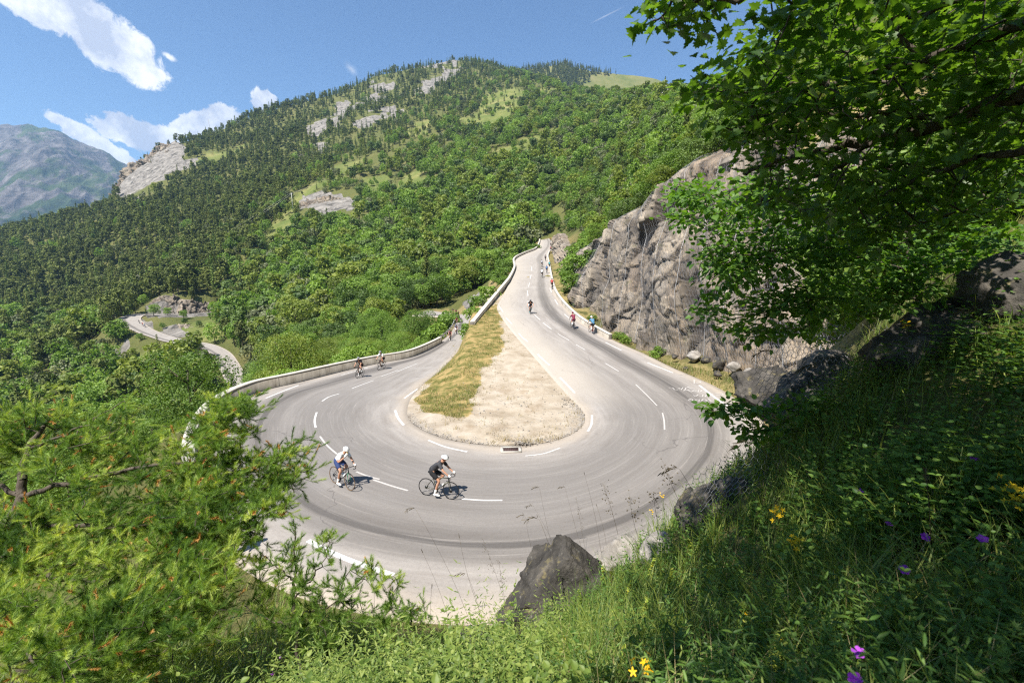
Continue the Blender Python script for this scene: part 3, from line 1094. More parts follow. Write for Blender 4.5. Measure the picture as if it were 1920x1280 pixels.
MAT_CLIFF = material('cliff_rock', f_cliff)


def rock_disp(P, big, small, s=1.0, seed=0):
    """blocky relief: slanted facets with cracks between"""
    w = P + .07 * s * np.stack([fbm(P / (1.4 * s), 3, seed + 40), fbm(P / (1.4 * s) + 7, 3, seed + 41), fbm(P / (1.4 * s) + 13, 3, seed + 42)], -1)
    d1, d2, c1, t1 = worley(w / (np.array([2.8, 2.8, 3.6]) * s), seed, True)
    e1, e2, c2, t2 = worley(w / (np.array([1.05, 1.05, 1.3]) * s) + 5, seed + 9, True)
    g1, g2, c3, t3 = worley(w / (np.array([.42, .42, .5]) * s) + 9, seed + 19, True)
    ck = np.maximum(np.exp(-(d2 - d1) / .04), .8 * np.exp(-(e2 - e1) / .04))
    h = big * ((c1 - .5) * .9 + t1 * 1.3) + small * ((c2 - .5) * 1.0 + t2 * 1.4) + small * .4 * ((c3 - .5) * .9 + t3 * 1.2) + big * .5 * fbm(P / (5 * s), 3, seed + 3)
    h -= small * .55 * ck
    return h, ck, np.clip(c1 * .35 + c2 * .4 + c3 * .25, 0, 1)


def cliff(name, B, T, nu, nv, big, small, s, seed, bulge=.6, label=''):
    b = smooth_path(B, nu); t = smooth_path(T, nu)
    v = np.linspace(-.06, 1.04, nv)
    P = b[:, None] * (1 - v)[None, :, None] + t[:, None] * v[None, :, None]
    tang = norm(np.gradient((b + t) / 2, axis=0))
    up = norm(t - b)
    nrm = norm(np.cross(tang, up))
    if np.mean(np.sum(nrm * (np.array([0, 0, CZ]) - b), -1)) < 0:
        nrm = -nrm
    N = np.repeat(nrm[:, None], nv, 1)
    P = P + N * (bulge * np.sin(np.clip(v, 0, 1) * PI * .9 + .2))[None, :, None]
    h, ck, cl = rock_disp(P, big, small, s, seed)
    fade = sm(v, -.02, .12) * (1 - sm(v, .93, 1.04) * .9)
    P = P + N * (h * (.35 + .65 * fade[None]))[..., None]
    # round the crest backwards into the slope
    P -= N * (sm(v, .88, 1.04) ** 2 * big * 2.2)[None, :, None]
    me = make_mesh(name, P.reshape(-1, 3), grid_quads(nu, nv), [MAT_CLIFF], False, dict(crack=ck.ravel(), cell=cl.ravel()))
    k = me.polygons[len(me.polygons) // 2]
    if k.normal.dot(Vector((0, 0, CZ)) - k.center) < 0:
        me.flip_normals()
    return tag(link(name, me), label, 'cliff', kind='thing'), P, N


CLF, CLP, CLN = cliff('cliff', cb[2:] - np.array([.5, .45, 0]), ct[2:] - np.array([.5, .45, 0]), 520, 220, .95, .40, 1.75, 3, .5, 'tall grey brown rock face under wire netting beside the upper road')
B0 = np.array([at(1034, 476, 165), at(1037, 474, 150), at(1041, 485, 128), at(1047, 522, 100), at(1056, 548, 84)])
T0 = np.array([at(1040, 440, 168), at(1050, 436, 153), at(1058, 452, 131), at(1066, 490, 103), at(1074, 500, 87)])
cliff('cliff', B0, T0, 120, 60, .8, .4, 1.0, 8, .2, 'narrow dark rock outcrop at the far bend of the upper road')
B1 = np.array([at(268, 590, 246), at(300, 590, 240), at(345, 589, 243), at(400, 586, 252)])
T1 = np.array([at(268, 578, 252), at(312, 551, 250), at(350, 560, 251), at(402, 572, 258)])
cliff('cliff', B1, T1, 120, 50, 1.6, 1.0, 2.0, 12, .3, 'pale grey crag above the lower road hairpin')
B2 = np.array([at(330, 632, 205), at(345, 632, 203), at(365, 630, 205), at(395, 628, 210)])
T2 = np.array([at(333, 606, 214), at(347, 604, 212), at(362, 612, 212), at(392, 618, 215)])
cliff('cliff', B2, T2, 70, 30, 1.2, .9, 1.6, 14, .2, 'small tan crag inside the lower road hairpin')
B3 = np.array([at(560, 394, 398), at(600, 396, 396), at(640, 393, 398), at(668, 390, 402)])
T3 = np.array([at(566, 380, 408), at(602, 365, 404), at(640, 370, 404), at(664, 378, 408)])
cliff('cliff', B3, T3, 90, 36, 2.0, 1.4, 2.6, 17, .3, 'light grey crag high among the trees near the utility pole')
B4 = np.array([at(214, 376, 675), at(240, 368, 668), at(290, 352, 668), at(345, 330, 672), at(400, 308, 690)])
T4 = np.array([at(220, 347, 700), at(262, 299, 712), at(318, 263, 760), at(352, 275, 760), at(398, 300, 720)])
cliff('cliff', B4, T4, 150, 70, 6.0, 4.0, 6.5, 23, 1.0, 'big pale bare crag on the skyline shoulder of the mountain')


def f_rock(nt):
    p = nt.obj()
    n1 = nt.noise(p, 2.2, 8, .66, .4)
    n2 = nt.noise(p, 11, 6, .7)
    c = nt.ramp(n1, [(.32, (.026, .024, .022)), (.5, (.065, .059, .052)), (.68, (.145, .128, .108))])
    li = nt.sstep(nt.voro(nt.vm('ADD', p, nt.vm('SCALE', nt.noise(p, 6, 3, color=True))), 5.0), .30, .16)
    c = nt.mix(nt.m('MULTIPLY', nt.m('MULTIPLY', li, nt.sstep(n2, .48, .66)), .38), c, (.30, .285, .25))
    c = nt.mix(nt.m('MULTIPLY', nt.sstep(nt.noise(p, 3.1, 5, .7), .56, .66), .6), c, (.24, .20, .09))
    s = nt.vm('SCALE', c); nt.put(s.node.inputs['Scale'], nt.m('ADD', .6, nt.m('MULTIPLY', n2, .8)))
    return dict(color=s, rough=.9, spec=.2, normal=nt.bump(nt.m('ADD', n2, nt.m('MULTIPLY', n1, 2)), .8, .05))


MAT_ROCK = material('boulder_rock', f_rock)


def f_pale_rock(nt):
    p = nt.obj()
    n1 = nt.noise(p, 1.8, 8, .68, .4)
    n2 = nt.noise(p, 9, 6, .7)
    c = nt.ramp(n1, [(.3, (0.118, 0.105, 0.092)), (.5, (0.277, 0.252, 0.223)), (.7, (0.437, 0.403, 0.353))])
    s = nt.vm('SCALE', c); nt.put(s.node.inputs['Scale'], nt.m('ADD', .6, nt.m('MULTIPLY', n2, .8)))
    return dict(color=s, rough=.92, spec=.15, normal=nt.bump(n2, .8, .05))


MAT_PALE = material('pale_rock', f_pale_rock)


def boulder(name, loc, size, seed, label, cat='rock', mat=None, sub=5, cuts=14, group=None, rotz=0, planes=(), lump=1.0):
    bm = bmesh.new()
    bmesh.ops.create_icosphere(bm, subdivisions=sub, radius=1.0)
    V = np.array([v.co[:] for v in bm.verts])
    T = np.array([[v.index for v in f.verts] for f in bm.faces])
    bm.free()
    r = np.random.default_rng(seed)
    for _ in range(cuts):
        n = norm(r.normal(size=3)); d = r.uniform(.55, .86)
        e = V @ n - d
        V = V - np.where(e > 0, e * .93, 0)[:, None] * n
    for px_, py_, pz_, d in planes:
        n = norm(np.array([px_, py_, pz_], float)); e = V @ n - d
        V = V - np.where(e > 0, e * .96, 0)[:, None] * n
    h1 = fbm(V * 1.6 + seed, 4, seed); h2 = fbm(V * 6 + seed, 4, seed + 7, .6, True)
    d1, d2, c1 = worley(V * 2.4 + seed, seed)
    f1, f2, c2, t2 = worley(V * 1.9 + seed + 3, seed + 5, True)
    V = V * (1 + .13 * lump * h1 + .045 * h2 + .07 * lump * (c1 - .5) + .10 * t2)[:, None]
    V = V * np.asarray(size)
    me = make_mesh(name, V, T, [mat or MAT_ROCK], False)
    o = link(name, me, None, loc, rotz)
    return tag(o, label, cat, group)


# ------------------------------------------------------------------ concrete
def f_conc(nt):
    p = nt.pos()
    n = nt.noise(nt.vm('MULTIPLY', p, (1, 1, .35)), 1.4, 8, .68)
    n2 = nt.noise(p, 14, 4, .7)
    c = nt.ramp(n, [(.34, (0.168, 0.143, 0.113)), (.48, (0.302, 0.269, 0.220)), (.66, (0.420, 0.378, 0.319))])
    s = nt.vm('SCALE', c); nt.put(s.node.inputs['Scale'], nt.m('ADD', .8, nt.m('MULTIPLY', n2, .4)))
    fr_ = nt.m('FRACT', nt.m('DIVIDE', nt.attr('run'), 4.8))
    s = nt.mix(nt.m('MULTIPLY', nt.m('LESS_THAN', fr_, .010), .8), s, (.07, .06, .05))
    return dict(color=s, rough=.9, spec=.2, normal=nt.bump(n2, .4, .02))


MAT_CONC = material('concrete', f_conc)
MAT_PALE_CONC_SUNTOP = material('pale_concrete_sunlit_top', lambda nt: dict(color=nt.ramp(nt.noise(nt.pos(), 2.5, 6, .65), [(.3, (0.386, 0.353, 0.302)), (.7, (0.538, 0.504, 0.445))]), rough=.9, normal=nt.bump(nt.noise(nt.pos(), 20, 4), .3, .01)))  # paints sunlight onto the wall tops; the drain surround's own pale colour


def wall_strip(name, path, h, th, outward, label, mat_side=None, joint=6.0, cat='wall', deep=1.6):
    """a low wall along a path of ground points: body and, slightly proud, a top coloured paler for the sun on it"""
    root = tag(empty(name, tuple(path[0]), label, cat), kind='thing')
    P = np.asarray(path) - path[0]
    d = np.gradient(P, axis=0); d[:, 2] = 0; d = norm(d)
    nrm = np.stack([d[:, 1], -d[:, 0], 0 * d[:, 0]], -1) * outward
    r_ = 1 + .03 * fbm(np.asarray(path) / 1.2, 2, 4)[:, None]

    def sweep(prof_):
        R = []
        for (o_, z_) in prof_:
            R.append(P + nrm * o_ * r_ + np.array([0, 0, z_]))
        V = np.stack(R, 1)
        n, m = V.shape[:2]
        i = np.arange(n - 1)[:, None] * m + np.arange(m)[None]
        j = np.arange(n - 1)[:, None] * m + (np.arange(m)[None] + 1) % m
        Q = np.stack([i, j, j + m, i + m], -1).reshape(-1, 4)
        T = [[0, k + 1, k] for k in range(1, m - 1)] + [[(n - 1) * m, (n - 1) * m + k, (n - 1) * m + k + 1] for k in range(1, m - 1)]
        return V.reshape(-1, 3), Q, np.array(T)
    cp = .07
    for nm, pr, mt in (('body', [(.012, -.5), (.012, h - cp), (th - .012, h - cp), (th, -deep)], mat_side or MAT_CONC),
                       ('sunlit_top', [(-.012, h - cp), (-.004, h - .01), (.03, h), (th - .03, h), (th + .01, h - .015), (th + .012, h - cp)], MAT_PALE_CONC_SUNTOP)):
        V, Q, T = sweep(pr)
        run_ = np.concatenate([[0], np.cumsum(np.linalg.norm(np.diff(P, axis=0), axis=1))])
        me = make_mesh(nm, V, [T, Q], [mt], False, dict(run=np.repeat(run_, len(pr))))
        bm = bmesh.new(); bm.from_mesh(me); bmesh.ops.recalc_face_normals(bm, faces=bm.faces); bm.to_mesh(me); bm.free()
        link(nm, me, root)
    return root


def edge_path(st0, st1, right, inner=False, off=.05, n=160):
    k = np.linspace((st0 + 1) / (len(OUT) - 1), (st1 + 1) / (len(OUT) - 1), n) * (NSEG - 1)
    E, O_ = (Ie, Oe) if inner else (Oe, Ie)
    i = np.clip(k.astype(int), 0, NSEG - 2); f = (k - i)[:, None]
    p = E[i] * (1 - f) + E[i + 1] * f
    o = O_[i] * (1 - f) + O_[i + 1] * f
    w = p - o; w[:, 2] = 0
    p = p + norm(w) * off
    p[:, 2] = prof(p[:, 1], right)
    return p


# parapet round the outside of the bend
pp = edge_path(4.0, 13.6, False)
wall_strip('parapet_wall', pp, .78, .46, -1, 'long curved concrete parapet wall along the outer edge of the bend')
# wall on the valley side of the upper leg: it runs past the tip of the dirt patch
w2 = edge_path(32.9, 39.0, True, True, .05, 130)
w2 = np.vstack([np.linspace(hit(893, 612, True) + [-.2, 0, 0], w2[0], 26)[:-1], w2])
w2[:25, 2] = np.linspace(w2[0, 2] - .1, w2[25, 2], 25)
w2 = smooth_path(w2[::4], 150)
sgn = -1 if np.cross(np.append(w2[60, :2] - w2[50, :2], 0), np.append(edge_path(34, 35, True, False)[0, :2] - w2[55, :2], 0))[2] < 0 else 1
wall_strip('parapet_wall', w2, .62, .45, -1, 'pale concrete parapet wall on the valley side of the upper road', deep=.7)
# kerb wall at the foot of the rock face
w3 = edge_path(29.9, 36.0, True, False, .05, 140)
wall_strip('kerb_wall', w3, .5, .34, -1, 'low pale kerb wall between the upper road and the rock face')
print('WALLSIDE', w2[0], w2[60], w3[0], w3[-1], pp[0], pp[-1])

# guard rail where the parapet ends
g = edge_path(1.6, 4.0, False, False, .25, 70)
MAT_STEEL = plain('galvanised_steel', (.42, .43, .44), .45, .7, .5, .15, 8)
gr = empty('guard_rail', tuple(g[-1]), 'galvanised steel guard rail continuing the parapet down the lower road', 'guard rail')
gl = g - g[-1]
prof_r = [(0, .38), (.05, .43), (0, .50), (0, .56), (.05, .63), (0, .69)]
gd = np.gradient(gl, axis=0); gd[:, 2] = 0; gd = norm(gd); gn = np.stack([-gd[:, 1], gd[:, 0], 0 * gd[:, 0]], -1)
GV = np.stack([gl + gn * a + np.array([0, 0, z]) for a, z in prof_r] + [gl + gn * (a - .012) + np.array([0, 0, z]) for a, z in prof_r[::-1]], 1)
m_ = GV.shape[1]
i = np.arange(len(gl) - 1)[:, None] * m_ + np.arange(m_)[None]; jx_ = np.arange(len(gl) - 1)[:, None] * m_ + (np.arange(m_)[None] + 1) % m_
link('rail', make_mesh('rail', GV.reshape(-1, 3), np.stack([i, jx_, jx_ + m_, i + m_], -1).reshape(-1, 4), [MAT_STEEL]), gr)
for k in range(2, 70, 6):
    MB().box((gl[k] - gn[k] * .08 + np.array([0, 0, .1])), (.1, .12, 1.1)).build('post', MAT_STEEL, gr)


# ------------------------------------------------------------------ painted road markings (worn)
def f_paint(nt):
    p = nt.pos()
    n = nt.sstep(nt.noise(p, 9.0, 6, .75), .34, .50)
    c = nt.mix(nt.m('MULTIPLY', n, nt.m('SUBTRACT', 1.0, nt.attr('worn'))), (.38, .35, .325), (0.571, 0.563, 0.546))
    return dict(color=c, rough=.8, spec=.25)


MAT_PAINT = material('road_paint', f_paint)
mk = dict(V=[], Q=[], w=[], n=0)


def mark(px_pts, right, width=.13, worn=.15, dz=.006):
    p = np.array([hit(a, b, right) for a, b in px_pts])
    n = max(4, int(np.linalg.norm(p[-1] - p[0]) / .3) + 2)
    p = smooth_path(p, n) if len(p) > 2 else np.linspace(p[0], p[1], n)
    p[:, 2] = prof(p[:, 1], right) + dz
    width *= .82
    worn = worn + .12
    d = np.gradient(p, axis=0); d[:, 2] = 0; d = norm(d)
    s = np.stack([d[:, 1], -d[:, 0], 0 * d[:, 0]], -1) * width / 2
    V = np.stack([p + s, p - s], 1).reshape(-1, 3)
    V[:, 2] = prof(V[:, 1], right) + dz
    Q = grid_quads(n, 2)
    mk['V'].append(V); mk['Q'].append(Q + mk['n']); mk['n'] += len(V); mk['w'].append(np.full(len(V), worn))


L, R_T = False, True
for pts, s, w, wo_ in [
    # outer edge line
    ([(498, 747), (560, 722)], L, .17, 0), ([(640, 703), (690, 689)], L, .15, .2), ([(578, 1014), (622, 1036), (672, 1058), (738, 1079)], L, .22, 0),
    ([(1214, 680), (1262, 699)], R_T, .15, 0), ([(1311, 722), (1340, 745), (1366, 763)], R_T, .2, .1), ([(1135, 642), (1165, 657)], R_T, .14, .1),
    ([(1040, 561), (1046, 571)], R_T, .14, .1), ([(1058, 589), (1075, 603)], R_T, .14, .15), ([(1031, 540), (1034, 548)], R_T, .14, .1),
    # centre line
    ([(744, 697), (783, 681)], L, .12, .25), ([(714, 706), (746, 694)], L, .12, .2), ([(660, 728), (701, 713)], L, .12, .15), ([(604, 752), (617, 744), (636, 738)], L, .13, .1),
    ([(592, 802), (590, 788), (594, 773)], L, .13, .1), ([(632, 852), (612, 834), (600, 818)], L, .11, .62), ([(668, 884), (690, 893), (712, 899)], L, .11, .72),
    ([(700, 900), (735, 912), (765, 920)], L, .11, .68), ([(866, 936), (905, 938), (942, 938)], L, .12, .4), ([(1192, 721), (1212, 740), (1232, 761)], R_T, .10, .58), ([(1242, 774), (1245, 788), (1246, 806)], R_T, .10, .62),
    ([(1135, 681), (1160, 696)], R_T, .11, .4), ([(1080, 646), (1097, 656)], R_T, .11, .3), ([(1046, 626), (1067, 638)], R_T, .11, .25), ([(1018, 605), (1034, 617)], R_T, .12, .1), ([(1002, 590), (1013, 600)], R_T, .12, .15),
    ([(990, 564), (991, 573)], R_T, .14, .2), ([(989, 545), (990, 555)], R_T, .14, .2), ([(993, 530), (991, 538)], R_T, .14, .2), ([(996, 515), (994, 523)], R_T, .16, .2), ([(997, 500), (997, 508)], R_T, .16, .2),
    # inner edge line
    ([(741, 769), (746, 783), (757, 797)], L, .17, 0), ([(758, 747), (783, 729)], L, .16, 0), ([(808, 709), (830, 697)], L, .14, .1), ([(803, 825), (835, 838), (876, 847)], L, .14, .1),
    ([(985, 855), (1020, 850), (1050, 840)], R_T, .12, .45), ([(1110, 778), (1109, 795), (1102, 809)], R_T, .15, .25), ([(1050, 708), (1064, 722), (1078, 737)], R_T, .17, .0),
    ([(1008, 664), (1019, 675), (1031, 685)], R_T, .16, 0), ([(973, 625), (980, 633), (990, 641)], R_T, .15, 0), ([(949, 596), (955, 602), (960, 607)], R_T, .15, .05), ([(936, 574), (940, 580), (943, 585)], R_T, .14, .1)]:
    mark(pts, s, w, wo_)
# the chalked letters, worn nearly away, and the circle beside them
circ = [(1306 + 9 * math.cos(t), 716 + 4.2 * math.sin(t)) for t in np.linspace(0, 2 * PI, 15)]
mark(circ, R_T, .11, .55)
for st in [[(1254, 727), (1261, 727), (1265, 731), (1271, 731)], [(1272, 728), (1276, 726), (1282, 727), (1279, 731), (1273, 730), (1272, 728)], [(1284, 731), (1288, 726), (1297, 729)], [(1288, 726), (1294, 725)],
           [(1281, 733), (1287, 731), (1296, 735)], [(1287, 732), (1293, 731)], [(1296, 735), (1302, 732)], [(1303, 733), (1308, 731), (1312, 733), (1307, 736), (1303, 733)],
           [(1313, 735), (1318, 731), (1324, 735)], [(1300, 741), (1304, 743), (1309, 740)], [(1311, 740), (1316, 739), (1321, 742), (1315, 744), (1311, 742)], [(1322, 744), (1326, 740), (1331, 744)],
           [(1290, 750), (1295, 747), (1301, 749), (1297, 752), (1291, 751)], [(1303, 750), (1309, 748), (1314, 751), (1308, 753), (1303, 750)], [(1315, 752), (1320, 748), (1327, 753)], [(1328, 748), (1334, 753)],
           [(1320, 736), (1330, 737), (1338, 740)], [(1340, 738), (1352, 738), (1356, 741)], [(1342, 741), (1350, 741)]]:
    mark(st, R_T, .085, .66, .009)
mk_me = make_mesh('road_markings', np.concatenate(mk['V']), np.concatenate(mk['Q']), [MAT_PAINT], False, dict(worn=np.concatenate(mk['w'])))
tag(link('road_markings', mk_me), 'broken white lines and worn chalk letters painted on the asphalt', kind='structure')

# ------------------------------------------------------------------ drain at the bottom of the dirt patch
dp = hit(958, 843, True)
dr = empty('drain_grate', tuple(dp), 'square iron drain grate in a pale concrete surround at the dirt edge', 'drain', rot=(0, 0, .03))
fr_ = MB()
for c, s in (((0, .26, .018), (.96, .10, .05)), ((0, -.26, .016), (.96, .08, .05)), ((-.42, 0, .018), (.13, .44, .05)), ((.42, 0, .018), (.13, .44, .05))):
    fr_.box(c, s)
fr_.build('surround', MAT_PALE_CONC_SUNTOP, dr)
MAT_IRON = plain('rusty_iron', (.085, .055, .05), .75, .2, .3, .3, 25)
gt = MB()
gt.box((0, 0, -.003), (.70, .43, .02))
for k in range(9):
    gt.box((-.32 + .08 * k, 0, .014), (.022, .43, .018))
gt.box((0, 0, .018), (.70, .02, .022)); gt.box((0, 0, .0185), (.028, .43, .023))
gt.build('grate', MAT_IRON, dr)
# ------------------------------------------------------------------ foliage materials
def f_leaf(c0, c1, c2, tr, trc, rough=.55, spec=.35, by_obj=.5):
    def fn(nt):
        t = nt.attr('tint')
        o = nt.orand()
        k = nt.m('ADD', nt.m('MULTIPLY', t, 1 - by_obj), nt.m('MULTIPLY', o, by_obj))
        c = nt.ramp(k, [(.1, c0), (.5, c1), (.9, c2)])
        return dict(color=c, rough=rough, spec=spec, trans=tr, trans_color=nt.mix(1.0, c, trc, 'MULTIPLY'))
    return fn


MAT_BROAD = material('broadleaf_foliage', f_leaf((.085, .145, .022), (.165, .265, .038), (.27, .38, .066), .38, (1.25, 1.35, .6)))
MAT_YGREEN = material('yellow_green_foliage', f_leaf((.11, .15, .022), (.20, .255, .038), (.31, .35, .07), .38, (1.2, 1.25, .6)))
MAT_GREYGREEN = material('grey_green_foliage', f_leaf((.085, .10, .04), (.15, .175, .07), (.23, .25, .12), .25, (1.1, 1.2, .7)))
MAT_DARKB = material('dark_foliage', f_leaf((.05, .09, .018), (.085, .14, .026), (.135, .2, .04), .3, (1.2, 1.3, .6)))
MAT_CONIF = material('conifer_foliage', f_leaf((.062, .080, .020), (.130, .158, .036), (.225, .255, .062), .2, (1.1, 1.2, .6), .7, .2))
MAT_LARCH = material('larch_foliage', f_leaf((.06, .10, .02), (.11, .165, .03), (.165, .22, .045), .2, (1.1, 1.2, .6), .7, .2))
MAT_BARK = material('bark', lambda nt: dict(color=nt.ramp(nt.noise(nt.vm('MULTIPLY', nt.obj(), (3, 3, .6)), 4.0, 6, .7), [(.3, (.045, .036, .028)), (.7, (.15, .125, .10))]), rough=.95, spec=.1,
                                            normal=nt.bump(nt.noise(nt.vm('MULTIPLY', nt.obj(), (3, 3, .6)), 9.0, 4, .7), .7, .03)))


def leaf_quads(mb, C, Nn, S, tint, asp=.75):
    """irregular five-sided leaf clumps as fans"""
    n = len(C)
    a, b = frames(Nn)
    th = rng.random(n) * 2 * PI
    a, b = a * np.cos(th)[:, None] + b * np.sin(th)[:, None], b * np.cos(th)[:, None] - a * np.sin(th)[:, None]
    ang = np.array([0, 1.2, 2.5, 3.8, 5.1])[None] + rng.normal(0, .22, (n, 5))
    rad_ = S[:, None] * rng.uniform(.6, 1.15, (n, 5))
    V = C[:, None] + a[:, None] * (np.cos(ang) * rad_)[..., None] + b[:, None] * (np.sin(ang) * rad_ * asp)[..., None]
    V += Nn[:, None] * (rng.normal(0, .16, (n, 5)) * S[:, None])[..., None]
    T = np.array([[0, 1, 2], [0, 2, 3], [0, 3, 4]])
    T = (T[None] + (np.arange(n) * 5)[:, None, None]).reshape(-1, 3)
    mb.add(V.reshape(-1, 3), T, None, np.repeat(tint, 5))


def broad_crown(seed, h, r, nl, nleaf, q, zlo=.25, wide=1.0, spire=0.0):
    """lobes of leaf clumps round an irregular crown; gaps between the lobes stay open"""
    g = np.random.default_rng(seed)
    cz_ = g.uniform(zlo, .88, nl) ** .9
    shape = np.sqrt(np.clip(1 - ((cz_ - .52) / .50) ** 2, .05, 1)) * (1 - spire * cz_)
    a = g.random(nl) * 2 * PI + np.arange(nl) * 2.4
    rr = r * wide * shape * g.uniform(.45, .85, nl)
    LC = np.stack([rr * np.cos(a), rr * np.sin(a), cz_ * h], -1)
    LR_ = r * g.uniform(.30, .55, nl) * (.55 + .45 * shape)
    LC = np.vstack([LC, [[0, 0, h * .55], [0, 0, h * .78]]]); LR_ = np.append(LR_, [r * .6 * (1 - spire * .5), r * .45 * (1 - spire)])
    LT = g.uniform(.15, .85, len(LC))
    pick = g.choice(len(LC), nleaf, p=LR_ ** 2 / (LR_ ** 2).sum())
    d = norm(g.normal(size=(nleaf, 3)) + np.array([0, 0, .25]))
    P = LC[pick] + d * (LR_[pick] * g.uniform(.72, 1.10, nleaf))[:, None] * np.array([1, 1, .82])
    # leave out leaves deep inside other lobes
    dd = np.linalg.norm(P[:, None] - LC[None], axis=-1) / LR_[None]
    dd[np.arange(nleaf), pick] = 9
    keep = dd.min(1) > .62
    P, d, pick = P[keep], d[keep], pick[keep]
    N = norm(d + g.normal(0, .55, d.shape) + np.array([0, 0, .25]))
    mb = MB()
    leaf_quads(mb, P, N, q * g.uniform(.6, 1.25, len(P)), np.clip(LT[pick] * .55 + .45 * g.random(len(P)), 0, 1))
    return mb


def conifer_crown(seed, h, r, dens, q, base=.1, droop=.25, ragged=.25, expo=.85):
    g = np.random.default_rng(seed)
    C, N, S, Tn = [], [], [], []
    z = base * h
    while z < h * .985:
        f = (z / h - base) / (1 - base)
        L = r * (1 - f) ** expo + .12
        nb = max(3, int(6 * dens * (1 - .4 * f)))
        a0 = g.random() * 6.28
        bt = g.random()
        for k in range(nb):
            a = a0 + k * 2 * PI / nb + g.normal(0, .25)
            Lk = L * g.uniform(1 - ragged * 1.4, 1 + ragged)
            m = max(2, int(Lk / (q * .62)))
            t = (np.arange(m) + g.random(m) * .7 + .35) / m
            p = np.stack([np.cos(a) * t * Lk, np.sin(a) * t * Lk, z - droop * t ** 1.6 * Lk + .12 * t * 0 + g.normal(0, .12 * q, m)], -1)
            p += g.normal(0, .22 * q, p.shape)
            C.append(p)
            n_ = np.stack([np.cos(a) * .45 + g.normal(0, .4, m), np.sin(a) * .45 + g.normal(0, .4, m), .8 + g.normal(0, .35, m)], -1)
            N.append(norm(n_)); S.append(q * g.uniform(.65, 1.2, m) * (1 - .35 * t)); Tn.append(np.clip(bt * .4 + .6 * g.random(m) + .12 * t, 0, 1))
        z += (.055 * h * (1 - .5 * f)) / max(dens, .6) * g.uniform(.8, 1.25)
    mb = MB()
    leaf_quads(mb, np.concatenate(C), np.concatenate(N), np.concatenate(S), np.concatenate(Tn), .62)
    leaf_quads(mb, np.array([[0, 0, h * .985]]), np.array([[.9, .3, .2]]), np.array([q * .7]), np.array([.6]))
    return mb


def trunk_mesh(h, r0, seed, limbs=5, lean=.05, upto=.8):
    g = np.random.default_rng(seed)
    mb = MB()
    n = 7
    t = np.linspace(0, upto, n)
    P = np.stack([np.cumsum(g.normal(0, lean * h / n, n)), np.cumsum(g.normal(0, lean * h / n, n)), t * h - .4 * (t == 0)], -1)
    mb.tube(P, r0 * (1 - t / upto * .8), 7)
    for k in range(limbs):
        i = g.integers(2, n - 1)
        a = g.random() * 6.28
        L = h * g.uniform(.15, .3)
        s = np.linspace(0, 1, 4)[:, None]
        Q = P[i] + s * np.array([np.cos(a) * L * .8, np.sin(a) * L * .8, L * .7]) + s ** 2 * np.array([0, 0, .12 * L])
        mb.tube(Q, r0 * .38 * (1 - s[:, 0] * .75), 5)
    return mb


PROTO = {}


def proto(kind, crown, mat, trunk):
    cm = crown.mesh(kind + '_crown', [mat]); tm = trunk.mesh(kind + '_trunk', [MAT_BARK])
    # crown and trunk in one mesh for the many small far trees
    tm2 = MB(); V = np.concatenate(crown.V); tm2.add(V, np.concatenate(crown.T), None, np.concatenate(crown.A), 0)
    tv = np.concatenate(trunk.V)
    tm2.add(tv, np.concatenate(trunk.T), np.concatenate(trunk.Q), .5, 1)
    PROTO.setdefault(kind.rstrip('0123456789'), []).append((cm, tm, tm2.mesh(kind, [mat, MAT_BARK])))


for k in range(5):       # far broadleaf trees
    proto('broad%d' % k, broad_crown(20 + k, 8.5 + (k == 1) * 2 - (k == 4) * 2.5, 3.3 + .4 * (k % 3), 13 - 2 * (k % 2), 700, .46, .25, 1.0, .3 * (k == 1)), [MAT_BROAD, MAT_YGREEN, MAT_BROAD, MAT_DARKB, MAT_GREYGREEN][k], trunk_mesh(8.5, .2, k, 3))
for k in range(4):       # nearer ones carry finer leaf clumps
    proto('broadfine%d' % k, broad_crown(40 + k, 8.5, 3.4, 20, 4200, .20), [MAT_BROAD, MAT_YGREEN, MAT_BROAD, MAT_DARKB][k], trunk_mesh(8.5, .2, 7 + k, 6))
for k in range(3):       # and the nearest still finer ones
    proto('broadnear%d' % k, broad_crown(50 + k, 8.5, 3.4, 26, 15000, .095), [MAT_BROAD, MAT_YGREEN, MAT_BROAD][k], trunk_mesh(8.5, .2, 9 + k, 7))
for k in range(3):
    proto('bush%d' % k, broad_crown(60 + k, 2.6, 1.7, 9, 900, .19, .12), MAT_BROAD, trunk_mesh(2.0, .06, 17 + k, 4))
for k in range(3):       # spruce
    proto('spruce%d' % k, conifer_crown(80 + k, 12, 2.3, 1.0, .52, .06, .28, .2), MAT_CONIF, trunk_mesh(12, .18, 27 + k, 0, .005, .95))
for k in range(3):       # pine: rounded, clumpy
    proto('pine%d' % k, broad_crown(95 + k, 10, 2.5, 15, 520, .46, .22, 1.0, .35), MAT_CONIF, trunk_mesh(10, .18, 37 + k, 3, .02, .9))
for k in range(2):
    proto('larch%d' % k, conifer_crown(110 + k, 11, 1.9, .85, .5, .08, .15, .3), MAT_LARCH, trunk_mesh(11, .16, 47 + k, 0, .01, .95))
for k in range(2):
    proto('sprucefine%d' % k, conifer_crown(130 + k, 12, 2.4, 1.9, .26, .05, .3, .22), MAT_CONIF, trunk_mesh(12, .2, 57 + k, 0, .005, .95))

